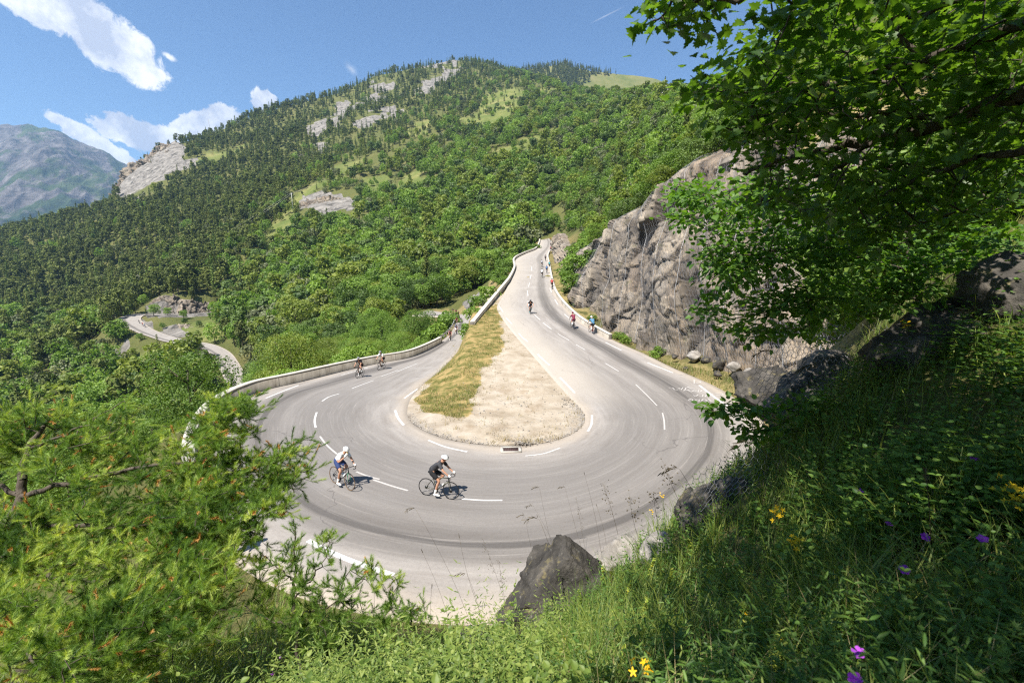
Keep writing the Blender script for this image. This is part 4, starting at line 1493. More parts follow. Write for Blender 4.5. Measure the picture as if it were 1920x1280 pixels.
# ------------------------------------------------------------------ where trees stand
g = np.random.default_rng(5)
cand = []
R_ = 26.0
while R_ < 1330:
    sp = np.clip(3.4 + R_ * .0042, 3.4, 8.4)
    da = sp / R_
    a = np.arange(-1.0, 1.0, da) + g.uniform(-.45, .45, len(np.arange(-1.0, 1.0, da))) * da
    r = R_ + g.uniform(-.45, .45, len(a)) * sp
    cand.append(np.stack([r * np.sin(a), r * np.cos(a)], -1))
    R_ += sp * .95
cand = np.concatenate(cand)
cz_ = ground(cand[:, 0], cand[:, 1])
cp = np.column_stack([cand, cz_])
tpx, tpy, tdep = proj(cp)
rr = np.hypot(cand[:, 0], cand[:, 1])
inframe = (tpx > -650) & (tpx < 1560) & (tdep > 0) & (tpy > -60)
cp, tpx, tpy, rr = cp[inframe], tpx[inframe], tpy[inframe], rr[inframe]
n = len(cp)
hn = fbm(np.column_stack([cp[:, :2] / 55.0, np.zeros(n)]), 3, 71)
hn2 = fbm(np.column_stack([cp[:, :2] / 22.0, np.zeros(n)]), 3, 72)
xb = np.interp(tpy, [80, 105, 150, 200, 250, 300, 350, 420, 500, 560, 640, 720], [1100, 1060, 960, 880, 800, 720, 640, 545, 440, 430, 330, 300])
pc = 1 / (1 + np.exp(-((xb - tpx) / 45 + hn * 2.4)))
pc = np.where((tpy > 600) & (tpx < 480), .22 + .25 * (hn > .1), pc)
conif = g.random(n) < np.clip(pc, .035, .97)
dens = np.ones(n)
dens *= np.where(in_poly(tpx, tpy, [(640, 430), (820, 430), (850, 270), (700, 250), (600, 330)]), .34 + .6 * (hn2 > .12), 1)
dens *= np.where(in_poly(tpx, tpy, [(740, 270), (1130, 330), (1130, 150), (900, 150)]), .42 + .55 * (hn2 > .05), 1)
dens *= np.where(in_poly(tpx, tpy, [(480, 290), (760, 260), (870, 115), (700, 130), (540, 200)]), .55 + .4 * (hn2 > 0), 1)
rockv = gattr(A_rock, cp[:, 0], cp[:, 1]); meadv = gattr(A_mead, cp[:, 0], cp[:, 1])
dens *= np.where((hn2 > .30) & (rr > 150) & (tpx > 430), .35, 1)
dens *= np.where(rockv > .5, .10, 1) * np.where(meadv > .5, np.where((tpx > 600) & (tpy < 420), .42, .26), 1)
keep = g.random(n) < dens
# stay off roads, walls, cliffs and the bend itself
rd, _ = road_near(cp[:, :2], 9.0)
keep &= rd > 3.4
keep &= gattr(LROAD_D, cp[:, 0], cp[:, 1]) > 5.5
keep &= ~((tpx > 1010) & (rr < 165) & (gattr(A_dry, cp[:, 0], cp[:, 1]) > .25) & (g.random(n) < .75))
keep &= ~((rr < 60) & ((tpx > 870) | (tpy > 1000) | ((rr < 40) & (tpx > 60)) | (rr < 32)))    # bank, road and foot of the cliff: planted by hand
keep &= ~((tpx > 1150) & (rr < 70))
inside_isl = in_poly(cp[:, 0], cp[:, 1], [tuple(p) for p in np.vstack([Ie[::6, :2]])])
keep &= ~inside_isl
size = (.62 + .95 * g.random(n) ** 1.4) * (1 + .3 * hn)
size *= np.where(rr < 95, .62, np.where(rr < 150, .8, 1.0))
size *= np.where((tpx > 1000) & (rr < 330), .62, 1.0)
size *= np.where(meadv > .5, .55, 1) * np.where(rockv > .5, .5, 1)
size *= np.where(rd < 7, .55, 1)
hgt = np.where(conif, 11.0, 8.5) * size
top = cp + np.array([0, 0, 1.0]) * hgt[:, None]
ux, uy, _ = proj(top)
crw = 3.2 * size * F / np.maximum(rr, 1) * .8
# nothing may stand in front of what the photograph shows clearly
CLEAR = [([(1010, 440), (1042, 440), (1046, 520), (1120, 600), (1420, 740), (1420, 1200), (300, 1200), (350, 745), (480, 690), (640, 662), (820, 618), (846, 584), (898, 584), (935, 545), (958, 500), (958, 470), (1004, 458)], 220),
         ([(222, 582), (264, 582), (270, 604), (264, 614), (300, 627), (332, 632), (328, 648), (290, 645), (236, 626)], 216),
         ([(380, 636), (432, 636), (474, 712), (474, 738), (408, 738), (404, 690)], 172),
         ([(268, 596), (268, 572), (314, 548), (400, 570), (400, 590), (330, 596)], 250), ([(330, 632), (330, 606), (390, 612), (390, 632)], 210),
         ([(560, 394), (572, 372), (610, 364), (662, 372), (664, 392)], 400), ([(222, 366), (236, 335), (270, 295), (325, 266), (345, 280), (290, 345)], 690),
         ([(866, 592), (885, 566), (928, 548), (934, 556), (900, 590)], 140), ([(1060, 560), (1130, 440), (1250, 350), (1310, 300), (1400, 290), (1400, 690)], 80)]
rows_ = np.arange(440, 1210, 4)
YL_ = np.array([hit(700, a, False)[1] for a in rows_]); YR_ = np.array([hit(1000, a, True)[1] for a in rows_])
for pi_, (poly, far) in enumerate(CLEAR):
    bad = np.zeros(n, bool)
    for f_ in (0, .35, .7, 1.0):
        x = tpx * (1 - f_) + ux * f_; y = tpy * (1 - f_) + uy * f_
        for s_ in (-1, 0, 1):
            b_ = in_poly(x + s_ * crw * (1 - .6 * f_), y, poly)
            if pi_ == 0:        # trees farther off than the road seen there do no harm
                b_ &= cp[:, 1] < np.where(x < 900, np.interp(y, rows_, YL_), np.interp(y, rows_, YR_)) + 1.0
            bad |= b_
    keep &= ~(bad & (cp[:, 1] < far))
cp, tpx, tpy, rr, conif, size, hgt, ux, uy, hn, rd = [a[keep] for a in (cp, tpx, tpy, rr, conif, size, hgt, ux, uy, hn, rd)]
n = len(cp)
# seen or hidden behind a nearer fold of the slope
ai = np.clip(np.round(np.interp(np.arctan2(cp[:, 0], cp[:, 1]), phi, np.arange(len(phi)))).astype(int), 0, len(phi) - 1)
ki = np.clip(np.searchsorted(rad, rr) - 2, 0, len(rad) - 1)
vis = (cp[:, 2] + hgt - CZ) / rr > HOR[ai, ki] - .002
vis_in = vis & (ux > -20) & (ux < 1500) & (uy < 1280)
cp, tpx, tpy, rr, conif, size, hgt, ux, uy, hn, rd, vis_in = [a[vis] for a in (cp, tpx, tpy, rr, conif, size, hgt, ux, uy, hn, rd, vis_in)]
n = len(cp)
rotz = g.random(n) * 6.28
larch = conif & (g.random(n) < .14 + .3 * (tpx > 600))
spruce = conif & ~larch & (g.random(n) < np.where(tpx > 560, .45, .15))
pinem = conif & ~larch & ~spruce
kinds = np.where(larch, 'larch', np.where(spruce, 'spruce', np.where(pinem, 'pine', 'broad')))
print('TREES', n, {k: int((kinds == k).sum()) for k in set(kinds)})

sq = hgt / rr                                             # how large each one shows
single = np.zeros(n, bool)
for k, most in (('broad', 285), ('conifer', 285)):
    m = vis_in & ((kinds == 'broad') if k == 'broad' else (kinds != 'broad'))
    idx = np.nonzero(m)[0]
    single[idx[np.argsort(-sq[idx])[:most]]] = True

ZONES = [
    ('beyond the parapet', lambda x, y, r: (x < 900) & (r < 130) & (x > 420)),
    ('valley', lambda x, y, r: (x <= 430) & (y > 560)),
    ('above the upper road', lambda x, y, r: x >= 1000),
    ('slope', lambda x, y, r: x > -999)]
LABEL = {
    ('broad', 0): ('green broadleaf tree in the wood just beyond the parapet wall', 'broadleaf trees just beyond the parapet'),
    ('broad', 1): ('green broadleaf tree in the valley around the lower road', 'broadleaf trees around the lower road'),
    ('broad', 2): ('small green broadleaf tree on the slope above the upper road', 'broadleaf trees above the upper road'),
    ('broad', 3): ('green broadleaf tree in the dense wood on the middle slope', 'broadleaf trees on the middle slope'),
    ('conifer', 0): ('dark conifer standing among broadleaf trees beyond the parapet wall', 'conifers just beyond the parapet'),
    ('conifer', 1): ('dark conifer in the valley around the lower road', 'conifers around the lower road'),
    ('conifer', 2): ('dark conifer on the slope above the upper road', 'conifers above the upper road'),
    ('conifer', 3): ('dark conifer in the forest on the middle mountain slope', 'conifers on the middle slope')}
NAME = {'broad': 'broadleaf_tree', 'spruce': 'spruce_tree', 'pine': 'pine_tree', 'larch': 'larch_tree'}
rank = np.argsort(np.argsort(-sq * single))
for i in np.nonzero(single)[0]:
    k = kinds[i]
    fine = rr[i] < 175
    pool = PROTO[{'broad': 'broadfine', 'spruce': 'sprucefine'}.get(k, k)] if fine else PROTO[k]
    if k == 'broad' and rr[i] < 115:
        pool = PROTO['broadnear']
    cm, tm, both = pool[int(g.integers(len(pool)))]
    zone = next(j for j, z_ in enumerate(ZONES) if z_[1](tpx[i], tpy[i], rr[i]))
    lab, grp = LABEL[('broad' if k == 'broad' else 'conifer', zone)]
    s = size[i]
    sc_ = (s * g.uniform(.9, 1.15), s * g.uniform(.9, 1.15), s * g.uniform(.9, 1.1))
    if rank[i] < 150:
        o = empty(NAME[k], tuple(cp[i]), lab, 'tree', grp, (0, 0, rotz[i])); o.scale = sc_
        link('crown', cm, o); link('trunk', tm, o)
    else:
        o = tag(link(NAME[k], both, None, tuple(cp[i]), rotz[i]), lab, 'tree', grp); o.scale = sc_

# the rest of the wood: one object that scatters the far trees
rest = ~single
lib = bpy.data.collections.new('tree_kinds')
order = []
for k in ('broad', 'spruce', 'pine', 'larch'):
    for j, (cm, tm, both) in enumerate(PROTO[k]):
        o = bpy.data.objects.new('kind_%02d' % len(order), both)
        lib.objects.link(o)
        order.append(k)


def forest(name, P, kd, size, rot, label):
    me = bpy.data.meshes.new(name)
    me.vertices.add(len(P)); me.vertices.foreach_set('co', np.asarray(P, np.float32).ravel())
    pick = np.zeros(len(P), np.int32)
    for k in set(kd):
        ids = [j for j, q_ in enumerate(order) if q_ == k]
        m = kd == k
        pick[m] = g.choice(ids, m.sum())
    for nm, typ, arr in (('pick', 'INT', pick), ('size', 'FLOAT', size.astype(np.float32)), ('rot', 'FLOAT', rot.astype(np.float32))):
        a = me.attributes.new(nm, typ, 'POINT'); a.data.foreach_set('value', arr)
    o = link(name, me)
    ng = bpy.data.node_groups.new(name + '_scatter', 'GeometryNodeTree')
    ng.interface.new_socket('Geometry', in_out='INPUT', socket_type='NodeSocketGeometry')
    ng.interface.new_socket('Geometry', in_out='OUTPUT', socket_type='NodeSocketGeometry')
    N = ng.nodes; Lk = ng.links
    gi, go = N.new('NodeGroupInput'), N.new('NodeGroupOutput')
    ci = N.new('GeometryNodeCollectionInfo'); ci.inputs['Collection'].default_value = lib
    ci.inputs['Separate Children'].default_value = True; ci.inputs['Reset Children'].default_value = True
    ip = N.new('GeometryNodeInstanceOnPoints'); ip.inputs['Pick Instance'].default_value = True

    def na(nm, typ):
        q_ = N.new('GeometryNodeInputNamedAttribute'); q_.data_type = typ; q_.inputs['Name'].default_value = nm
        return q_.outputs[0]
    cx = N.new('ShaderNodeCombineXYZ'); Lk.new(na('rot', 'FLOAT'), cx.inputs[2])
    cs = N.new('ShaderNodeCombineXYZ')
    sz_ = na('size', 'FLOAT')
    for q_ in range(3):
        Lk.new(sz_, cs.inputs[q_])
    Lk.new(gi.outputs[0], ip.inputs['Points']); Lk.new(ci.outputs[0], ip.inputs['Instance'])
    Lk.new(na('pick', 'INT'), ip.inputs['Instance Index']); Lk.new(cx.outputs[0], ip.inputs['Rotation']); Lk.new(cs.outputs[0], ip.inputs['Scale'])
    Lk.new(ip.outputs[0], go.inputs[0])
    md = o.modifiers.new('scatter', 'NODES'); md.node_group = ng
    return tag(o, label, 'forest', None, 'stuff')


forest('forest', cp[rest], kinds[rest], size[rest], rotz[rest], 'mixed wood of conifers and broadleaf trees covering the whole mountain flank')
# ------------------------------------------------------------------ the mountains far away
def f_far(nt):
    p = nt.pos()
    ps = nt.vm('MULTIPLY', p, (1, 1, .45))
    n1 = nt.noise(ps, .0035, 9, .66, .5)
    n2 = nt.noise(p, .012, 7, .68, .3)
    z = nt.new('ShaderNodeSeparateXYZ'); nt.put(z.inputs[0], p)
    zz = nt.m('ADD', z.outputs[2], nt.m('MULTIPLY', nt.m('SUBTRACT', n1, .5), 900))
    green = nt.ramp(n2, [(.3, (.03, .055, .025)), (.5, (.065, .09, .035)), (.7, (.12, .135, .06))])
    rock = nt.ramp(n2, [(.32, (.068, .064, .062)), (.5, (.145, .128, .12)), (.68, (.25, .225, .21))])
    k = nt.sstep(nt.m('ADD', nt.m('MULTIPLY', nt.m('SUBTRACT', n1, .5), 5.0), nt.m('MULTIPLY', zz, .0007)), .05, .55)
    c = nt.mix(k, green, rock)
    wood = nt.m('MULTIPLY', nt.sstep(zz, 330, 60), nt.sstep(n2, .42, .52))
    c = nt.mix(wood, c, (.022, .042, .016))
    return dict(color=c, rough=.95, spec=.05, normal=nt.bump(n2, 1.0, 40.0))


MAT_FAR = material('distant_mountain', f_far)


def ridge(name, sky, Yr, Yb, zb, nu, nv, rough, scale, mat, seed, label, back=.35):
    S = np.array([at(a, b, Yr) for a, b in sky])
    top = smooth_path(S, nu)
    v = np.linspace(0, 1.25, nv)
    P = np.zeros((nu, nv, 3))
    for j, t in enumerate(v):
        f = Yb / Yr + (1 - Yb / Yr) * min(t, 1) + max(0, t - 1) * .5
        P[:, j, 0] = top[:, 0] * f; P[:, j, 1] = top[:, 1] * f
        P[:, j, 2] = zb + (top[:, 2] - zb) * (min(t, 1) ** 1.15) - max(0, t - 1) * (top[:, 2] - zb) * back * 4
    q_ = P.copy(); q_[..., 2] = 0
    env = np.sin(np.clip(v, 0, 1) * PI) ** .7
    gul = fbm(np.stack([q_[..., 0] / scale, q_[..., 1] / (scale * 2.2), 0 * q_[..., 0]], -1), 6, seed, .52, True)
    P[..., 2] += rough * (env[None] + .10) * gul + rough * .05 * fbm(q_ / (scale * .1), 4, seed + 3)
    me = make_mesh(name, P.reshape(-1, 3), grid_quads(nu, nv), [mat], True)
    if me.polygons[len(me.polygons) // 2].normal.z < 0:
        me.flip_normals()
    return tag(link(name, me), label, kind='structure'), P


ridge('far_mountain', [(-500, 250), (-300, 262), (-150, 244), (-60, 252), (0, 236), (30, 238), (52, 233), (70, 238), (110, 247), (135, 262), (165, 274), (200, 290), (222, 305), (242, 314), (290, 345), (350, 380), (430, 420)],
      3900, 2100, -80, 420, 260, 170, 420, MAT_FAR, 31, 'hazy blue rocky mountain beyond the valley')


def f_hill(nt):
    p = nt.pos()
    n = nt.noise(p, .02, 6, .6)
    c = nt.ramp(n, [(.3, (.10, .125, .036)), (.5, (.155, .16, .055)), (.7, (.21, .19, .08))])
    return dict(color=c, rough=.95, spec=.05)


MAT_HILL = material('hill_meadow', f_hill)
hl, HP = ridge('far_hill', [(860, 170), (940, 142), (985, 131), (1020, 126), (1055, 121), (1090, 130), (1160, 139), (1200, 143), (1235, 150), (1250, 162), (1280, 185), (1330, 230)],
               1650, 1150, 190, 160, 60, 10, 160, MAT_HILL, 41, 'green hilltop with dark wood and a bare meadow behind the main slope')
hx, hy, _ = proj(HP)
hp = HP[:, :48].reshape(-1, 3)
tri = rng.integers(0, len(hp), 12000)
q_ = hp[tri] + np.column_stack([rng.normal(0, 5, 12000), rng.normal(0, 5, 12000), np.zeros(12000)])
ax, ay, _ = proj(q_)
wood = ~in_poly(ax, ay, [(1085, 172), (1110, 150), (1150, 138), (1260, 138), (1340, 240), (1085, 240)])
q_ = q_[wood]
forest('hill_forest', q_, np.where(rng.random(len(q_)) < .7, 'spruce', 'pine'), rng.uniform(1.1, 1.7, len(q_)), rng.random(len(q_)) * 6.28,
       'dark wood along the top of the hill behind the main slope')

# ------------------------------------------------------------------ the air
hz = bpy.data.materials.new('haze')
hz.use_nodes = True
H = NT(hz.node_tree); H.n.clear()
pv = H.new('ShaderNodeVolumePrincipled')
pv.inputs['Color'].default_value = (.40, .66, 1.0, 1)
pv.inputs['Density'].default_value = 0.95e-4
pv.inputs['Anisotropy'].default_value = .2
ho = H.new('ShaderNodeOutputMaterial')
H.l.new(pv.outputs[0], ho.inputs['Volume'])
hb = MB().box((0, 1500, 420), (12000, 9000, 1500))
tag(hb.build('haze', hz), 'thin blue summer haze filling the valley air', 'haze', None, 'stuff')
# ------------------------------------------------------------------ things that stand on the near bank
def ray_ground(px, py, h=0.0, y0=.35, y1=60.0):
    """where a sight line comes down to h metres above the ground"""
    dx, dy, dz = ray(px, py)
    Y = np.geomspace(y0, y1, 900)
    z = CZ + Y * dz / dy
    gnd = ground(dx / dy * Y, Y) + h
    k = int(np.argmax(z < gnd)) if (z < gnd).any() else len(Y) - 1
    return np.array([dx / dy * Y[k], Y[k], z[k]])


def gz(x, y):
    return float(ground(x, y)[0])


# boulders -----------------------------------------------------------
def bl(px, py, Y, size, seed, label, mat=None, rotz=0, cuts=14):
    return boulder('rock', tuple(at(px, py, Y)), size, seed, label, 'rock', mat, 5, cuts, None, rotz)


boulder('rock', tuple(at(1052, 1134, 5.6)), (1.08, .8, 1.16), 5, 'big dark pointed boulder standing over the road at the edge of the grassy bank', 'rock', None, 6, 9, None, 0, [(-.66, -.1, .75, .50), (.62, -.1, .78, .60), (.1, -.85, .5, .5), (.3, .8, .5, .6), (-.3, -.75, .6, .56)], .35)
bl(1166, 1052, 6.0, (.42, .36, .30), 9, 'small tan rock leaning on the right side of the pointed boulder', MAT_PALE, .9)
bl(905, 1222, 5.0, (.42, .40, .30), 12, 'flat dark rock low in the grass below the pointed boulder')
bl(1390, 945, 5.0, (.70, .58, .36), 15, 'grey lichen spotted rock in the shade at the inner edge of the bank', None, .3)
bl(1305, 960, 5.4, (.36, .3, .32), 18, 'small grey rock between the grass and the shaded lichen rock', None, .8)
bl(1252, 1052, 5.2, (.34, .34, .36), 43, 'pale beige rock half hidden in the grass right of the boulder', MAT_PALE, 1.8)
bl(1545, 750, 7.6, (1.35, .95, .85), 21, 'shaded grey rock mound under sagging wire netting', None, .2)
bl(1445, 735, 12.0, (1.1, .9, 1.15), 24, 'grey netted rock corner beside the road verge', None, .5)
bl(1800, 665, 5.2, (1.15, 1.0, .72), 27, 'large dark brown rock outcrop in the shade under the tree', None, .7)
bl(1945, 590, 4.9, (.95, .9, .85), 30, 'upper dark rock outcrop in the shade beside the maple trunk', None, 1.5)
# fallen blocks at the foot of the rock face
k = 0
for px, py, Y, s in [(1195, 655, 46, .8), (1240, 662, 41, .9), (1265, 668, 38, .7), (1300, 668, 36, 1.2), (1325, 675, 35, .9), (1350, 680, 33, 1.3), (1375, 688, 31, 1.0),
                     (1390, 712, 28.5, .9), (1345, 700, 31, .6), (1410, 700, 27.5, 1.1), (1170, 640, 50, .6), (1285, 690, 34, .45)]:
    boulder('rock', tuple(at(px, py, Y)), (s * .62, s * .5, s * .4), 60 + k, 'fallen grey block at the foot of the netted rock face', 'rock', [MAT_PALE, MAT_ROCK, MAT_ROCK][k % 3], 3, 12, 'fallen blocks at the foot of the rock face', k * .7)
    k += 1

# wire netting ----------------------------------------------------------
MAT_WIRE = plain('wire', (.20, .20, .21), .5, .5, .4, .2, 10)


def hexnet(name, Pf, nu, nv, r, label):
    """hexagonal wire mesh over a surface Pf(u, v), u and v arrays in 0..1"""
    E = []
    idx = {}
    pts = []

    def vid(a, b):
        kk = (round(a * 6), round(b * 6))
        if kk not in idx:
            idx[kk] = len(pts); pts.append((a, b))
        return idx[kk]
    for i in range(nu):
        for j in range(nv):
            ox = i + .5 * (j % 2)
            A = [(ox, j + 1 / 3), (ox, j + .9999 - .333), (ox + .5, j + 1.0)]
            a, b, c = vid(ox, j + .17), vid(ox, j + .67), vid(ox + .5, j + 1.0 + .17 - .17 + .0)
            E.append((a, b))
            # down to the next row's nodes
            n1 = vid(ox + (.5), j + 1 + .17) if j % 2 == 0 else vid(ox + .5, j + 1 + .17)
            n0 = vid(ox - .5, j + 1 + .17)
            E.append((b, n1)); E.append((b, n0))
    uv = np.array(pts)
    P = Pf(uv[:, 0] / nu, uv[:, 1] / nv)
    E = np.array([e for e in E if e[0] != e[1]])
    a, b = P[E[:, 0]], P[E[:, 1]]
    d = b - a
    fa_, fb_ = frames(d)
    ang = np.arange(3) * 2 * PI / 3
    ring = np.cos(ang)[None, :, None] * fa_[:, None] + np.sin(ang)[None, :, None] * fb_[:, None]
    V = np.concatenate([a[:, None] + ring * r, b[:, None] + ring * r], 1)
    Q = np.array([[0, 1, 4, 3], [1, 2, 5, 4], [2, 0, 3, 5]])
    Q = (Q[None] + (np.arange(len(E)) * 6)[:, None, None]).reshape(-1, 4)
    o = link(name, make_mesh(name, V.reshape(-1, 3), Q, [MAT_WIRE]))
    return tag(o, label, 'netting')


def net1(u, v):
    # sagging curtain over the shaded mound
    px = 1405 + u * 290 + 20 * np.sin(v * 3)
    py = 640 + v * 190 - 60 * u + 45 * (u - .35) ** 2 + 8 * np.sin(u * 9 + v * 5)
    Y = 6.9 - 1.1 * v + .25 * np.sin(u * 7) + .15 * np.sin(v * 9 + u * 4)
    dx, dy, dz = ray(px, py)
    return np.stack([dx / dy * Y, Y, CZ + dz / dy * Y], -1)


hexnet('wire_netting', net1, 26, 20, .0035, 'sagging hexagonal wire netting over the shaded rock mound')


def net2(u, v):
    px = 1285 + u * 190 + 10 * np.sin(v * 4); py = 900 - 62 * np.sin(u * 2.4) + v * 85
    Y = 4.55 - .3 * v + .12 * np.sin(u * 8)
    dx, dy, dz = ray(px, py)
    return np.stack([dx / dy * Y, Y, CZ + dz / dy * Y], -1)


hexnet('wire_netting', net2, 15, 8, .0025, 'loose wire netting over the shaded lichen rock')


def net4(u, v):
    px = 1690 + u * 220; py = 470 - u * 60 + v * 120 + 12 * np.sin(u * 9)
    Y = 5.6 - .5 * v + .12 * np.sin(u * 8)
    dx, dy, dz = ray(px, py)
    return np.stack([dx / dy * Y, Y, CZ + dz / dy * Y], -1)


# netting of the big face: follows its relief, a hand's breadth in front
nu_, nv_ = CLP.shape[:2]


def net3(u, v):
    a = np.clip((u * (nu_ - 1)).astype(int), 0, nu_ - 1); b = np.clip(((.04 + .93 * v) * (nv_ - 1)).astype(int), 0, nv_ - 1)
    return SMO[a, b]


from numpy.lib.stride_tricks import sliding_window_view
pad = np.pad(CLP, ((9, 9), (14, 14), (0, 0)), 'edge')
SMO = sliding_window_view(pad, (19, 29), axis=(0, 1)).mean((-1, -2)) + CLN * .55
hexnet('wire_netting', net3, 150, 46, .0085, 'fine rockfall netting stretched over the big grey brown rock face')
# its steel cables
MAT_CABLE = plain('cable', (.34, .34, .34), .5, .6, .4, .1, 5)
for j in range(14):
    u = .03 + .068 * j
    a = int(u * (nu_ - 1))
    pth = SMO[a, int(.03 * nv_):int(.98 * nv_):8] + CLN[a, int(.03 * nv_):int(.98 * nv_):8] * .06
    tag(MB().tube(pth, .016, 5).build('net_cable', MAT_CABLE), 'thin steel cable running down the rockfall netting of the big face', 'cable', 'cables down the rockfall netting')

# ------------------------------------------------------------------ branching skeletons
def grow(limbs, targets, step=.22, sag=.06, seed=1, tips_r=.0022, power=.45, rmax=.09):
    """limbs: list of (points, radii) whose first point joins the nearest earlier one; targets: where twigs end"""
    g_ = np.random.default_rng(seed)
    P, par, rl = [], [], []
    for pts, r0, r1 in limbs:
        pts = smooth_path(np.asarray(pts, float), max(4, len(pts) * 5))
        pts = pts + g_.normal(0, .012, pts.shape) * (np.arange(len(pts)) > 0)[:, None]
        if P:
            A = np.array(P)
            k0 = int(np.linalg.norm(A - pts[0], axis=1).argmin())
        else:
            k0 = -1
        for i, p in enumerate(pts):
            par.append(k0 if i == 0 else len(P) - 1)
            P.append(p); rl.append(r0 + (r1 - r0) * i / (len(pts) - 1))
    A = np.zeros((len(P) + len(targets) * 14 + 50, 3)); A[:len(P)] = P
    n = len(P)
    par = par + [0] * (len(A) - n)
    base_n = n
    d0 = np.array([np.linalg.norm(A[:n] - t, axis=1).min() for t in targets])
    ends = np.zeros(len(targets), int)
    for ti in np.argsort(d0):
        t = targets[ti]
        dd = np.linalg.norm(A[:n] - t, axis=1)
        k = int(dd.argmin()); L = dd[k]
        m = int(np.clip(L / step, 1, 12))
        a = A[k].copy()
        prev = k
        bendv = g_.normal(0, .10 * L, 3)
        for i in range(1, m + 1):
            s = i / m
            p = a + (t - a) * s + bendv * math.sin(s * PI) + np.array([0, 0, sag * L * math.sin(s * PI)])
            A[n] = p; par[n] = prev; prev = n; n += 1
            if n >= len(A):
                break
        ends[ti] = prev
    P = A[:n]; par = np.array(par[:n])
    cnt = np.zeros(n); cnt[ends] = 1
    for i in range(n - 1, 0, -1):
        if par[i] >= 0:
            cnt[par[i]] += cnt[i]
    r = np.minimum(tips_r * np.maximum(cnt, 1) ** power, rmax)
    r[:base_n] = np.maximum(r[:base_n] * .5, rl)
    return P, par, r, ends, base_n


def skeleton_mesh(mb, P, par, r, thick=.012):
    for sel, ns in ((r >= thick, 7), (r < thick, 4)):
        i = np.nonzero(sel & (par >= 0))[0]
        if not len(i):
            continue
        a, b = P[par[i]], P[i]
        ra, rb = np.minimum(r[par[i]], r[i] * 1.25), r[i]
        fa_, fb_ = frames(b - a)
        ang = np.arange(ns) * 2 * PI / ns
        ring = np.cos(ang)[None, :, None] * fa_[:, None] + np.sin(ang)[None, :, None] * fb_[:, None]
        V = np.concatenate([a[:, None] + ring * ra[:, None, None], b[:, None] + ring * rb[:, None, None]], 1)
        q_ = np.array([[j, (j + 1) % ns, ns + (j + 1) % ns, ns + j] for j in range(ns)])
        Q = (q_[None] + (np.arange(len(i)) * 2 * ns)[:, None, None]).reshape(-1, 4)
        mb.add(V.reshape(-1, 3), None, Q, np.repeat(rng.random(len(i)), 2 * ns))


def poly_sample(poly, n, holes=()):
    xs = [p[0] for p in poly]; ys = [p[1] for p in poly]
    out = []
    while len(out) < n:
        x = rng.uniform(min(xs), max(xs), 4 * n); y = rng.uniform(min(ys), max(ys), 4 * n)
        m = in_poly(x, y, poly)
        for h_ in holes:
            m &= ~in_poly(x, y, h_)
        out += list(zip(x[m], y[m]))
    return np.array(out[:n])


def fan(outline, fold=.0, curl=.0):
    """leaf blade as a fan from its base; outline in (x along the leaf, y across)"""
    O = np.array(outline, float)
    z = fold * np.abs(O[:, 1]) - curl * O[:, 0] ** 2
    V = np.vstack([[[.12, 0, 0]], np.column_stack([O, z])])
    n = len(O)
    T = np.array([[0, k, k + 1] for k in range(1, n)])
    return V, T


half = [(0, .02), (-.08, .16), (.10, .20), (.06, .42), (.22, .38), (.34, .56), (.42, .40), (.56, .46), (.56, .24), (.74, .26), (.80, .12)]
MAPLE = fan([(a, -b) for a, b in half] + [(1.0, 0)] + [(a, b) for a, b in half[::-1]], .22, .18)
half2 = [(0, .02), (.10, .22), (.30, .36), (.52, .36), (.74, .24), (.88, .10)]
OVATE = fan([(a, -b) for a, b in half2] + [(1.0, 0)] + [(a, b) for a, b in half2[::-1]], .25, .22)
SLIM = fan([(0, -.02), (.3, -.11), (.65, -.09), (1.0, 0), (.65, .09), (.3, .11), (0, .02)], .3, .25)
PALM = fan([(0, -.02), (.0, -.35), (.22, -.20), (.2, -.62), (.40, -.28), (.62, -.55), (.55, -.16), (.98, -.18), (.70, 0), (.98, .18), (.55, .16), (.62, .55), (.40, .28), (.2, .62), (.22, .20), (.0, .35), (0, .02)], .2, .2)

MAT_MAPLE = material('maple_leaf', f_leaf((.042, .095, .016), (.080, .158, .025), (.14, .24, .040), .48, (1.8, 1.8, .5), .45, .45, 0))
MAT_HAZEL = material('hazel_leaf', f_leaf((.055, .125, .020), (.10, .20, .032), (.165, .275, .052), .46, (1.5, 1.6, .5), .5, .4, 0))


def leaves_on(mb, P, par, ends, proto_, per, size, spread, flat=.75, droop=.15):
    """leaf rosettes at the twig ends"""
    n = len(ends) * per
    e = np.repeat(ends, per)
    d = norm(P[ends] - P[par[ends]])
    d = np.repeat(d, per, 0)
    side = rdir(n); side[:, 2] *= (1 - flat)
    out = norm(d * .7 + norm(side) * 1.0)
    pos = P[e] + norm(side) * (spread * rng.random(n) ** .6)[:, None] - d * (rng.random(n) * spread * .9)[:, None]
    out[:, 2] -= droop * rng.random(n)
    up = np.tile(np.array([0, 0, 1.0]), (n, 1)) + rng.normal(0, .33, (n, 3))
    M = mat34(basis(out, up, size * rng.uniform(.65, 1.15, n)), pos)
    lt = np.repeat(rng.random(len(ends)), per) * .5 + rng.random(n) * .5
    instances(mb, proto_, M, lt)


def spray_points(poly, n, depth, holes=()):
    q_ = poly_sample(poly, n, holes)
    return np.array([at(x, y, max(.8, depth(x, y))) for x, y in q_])


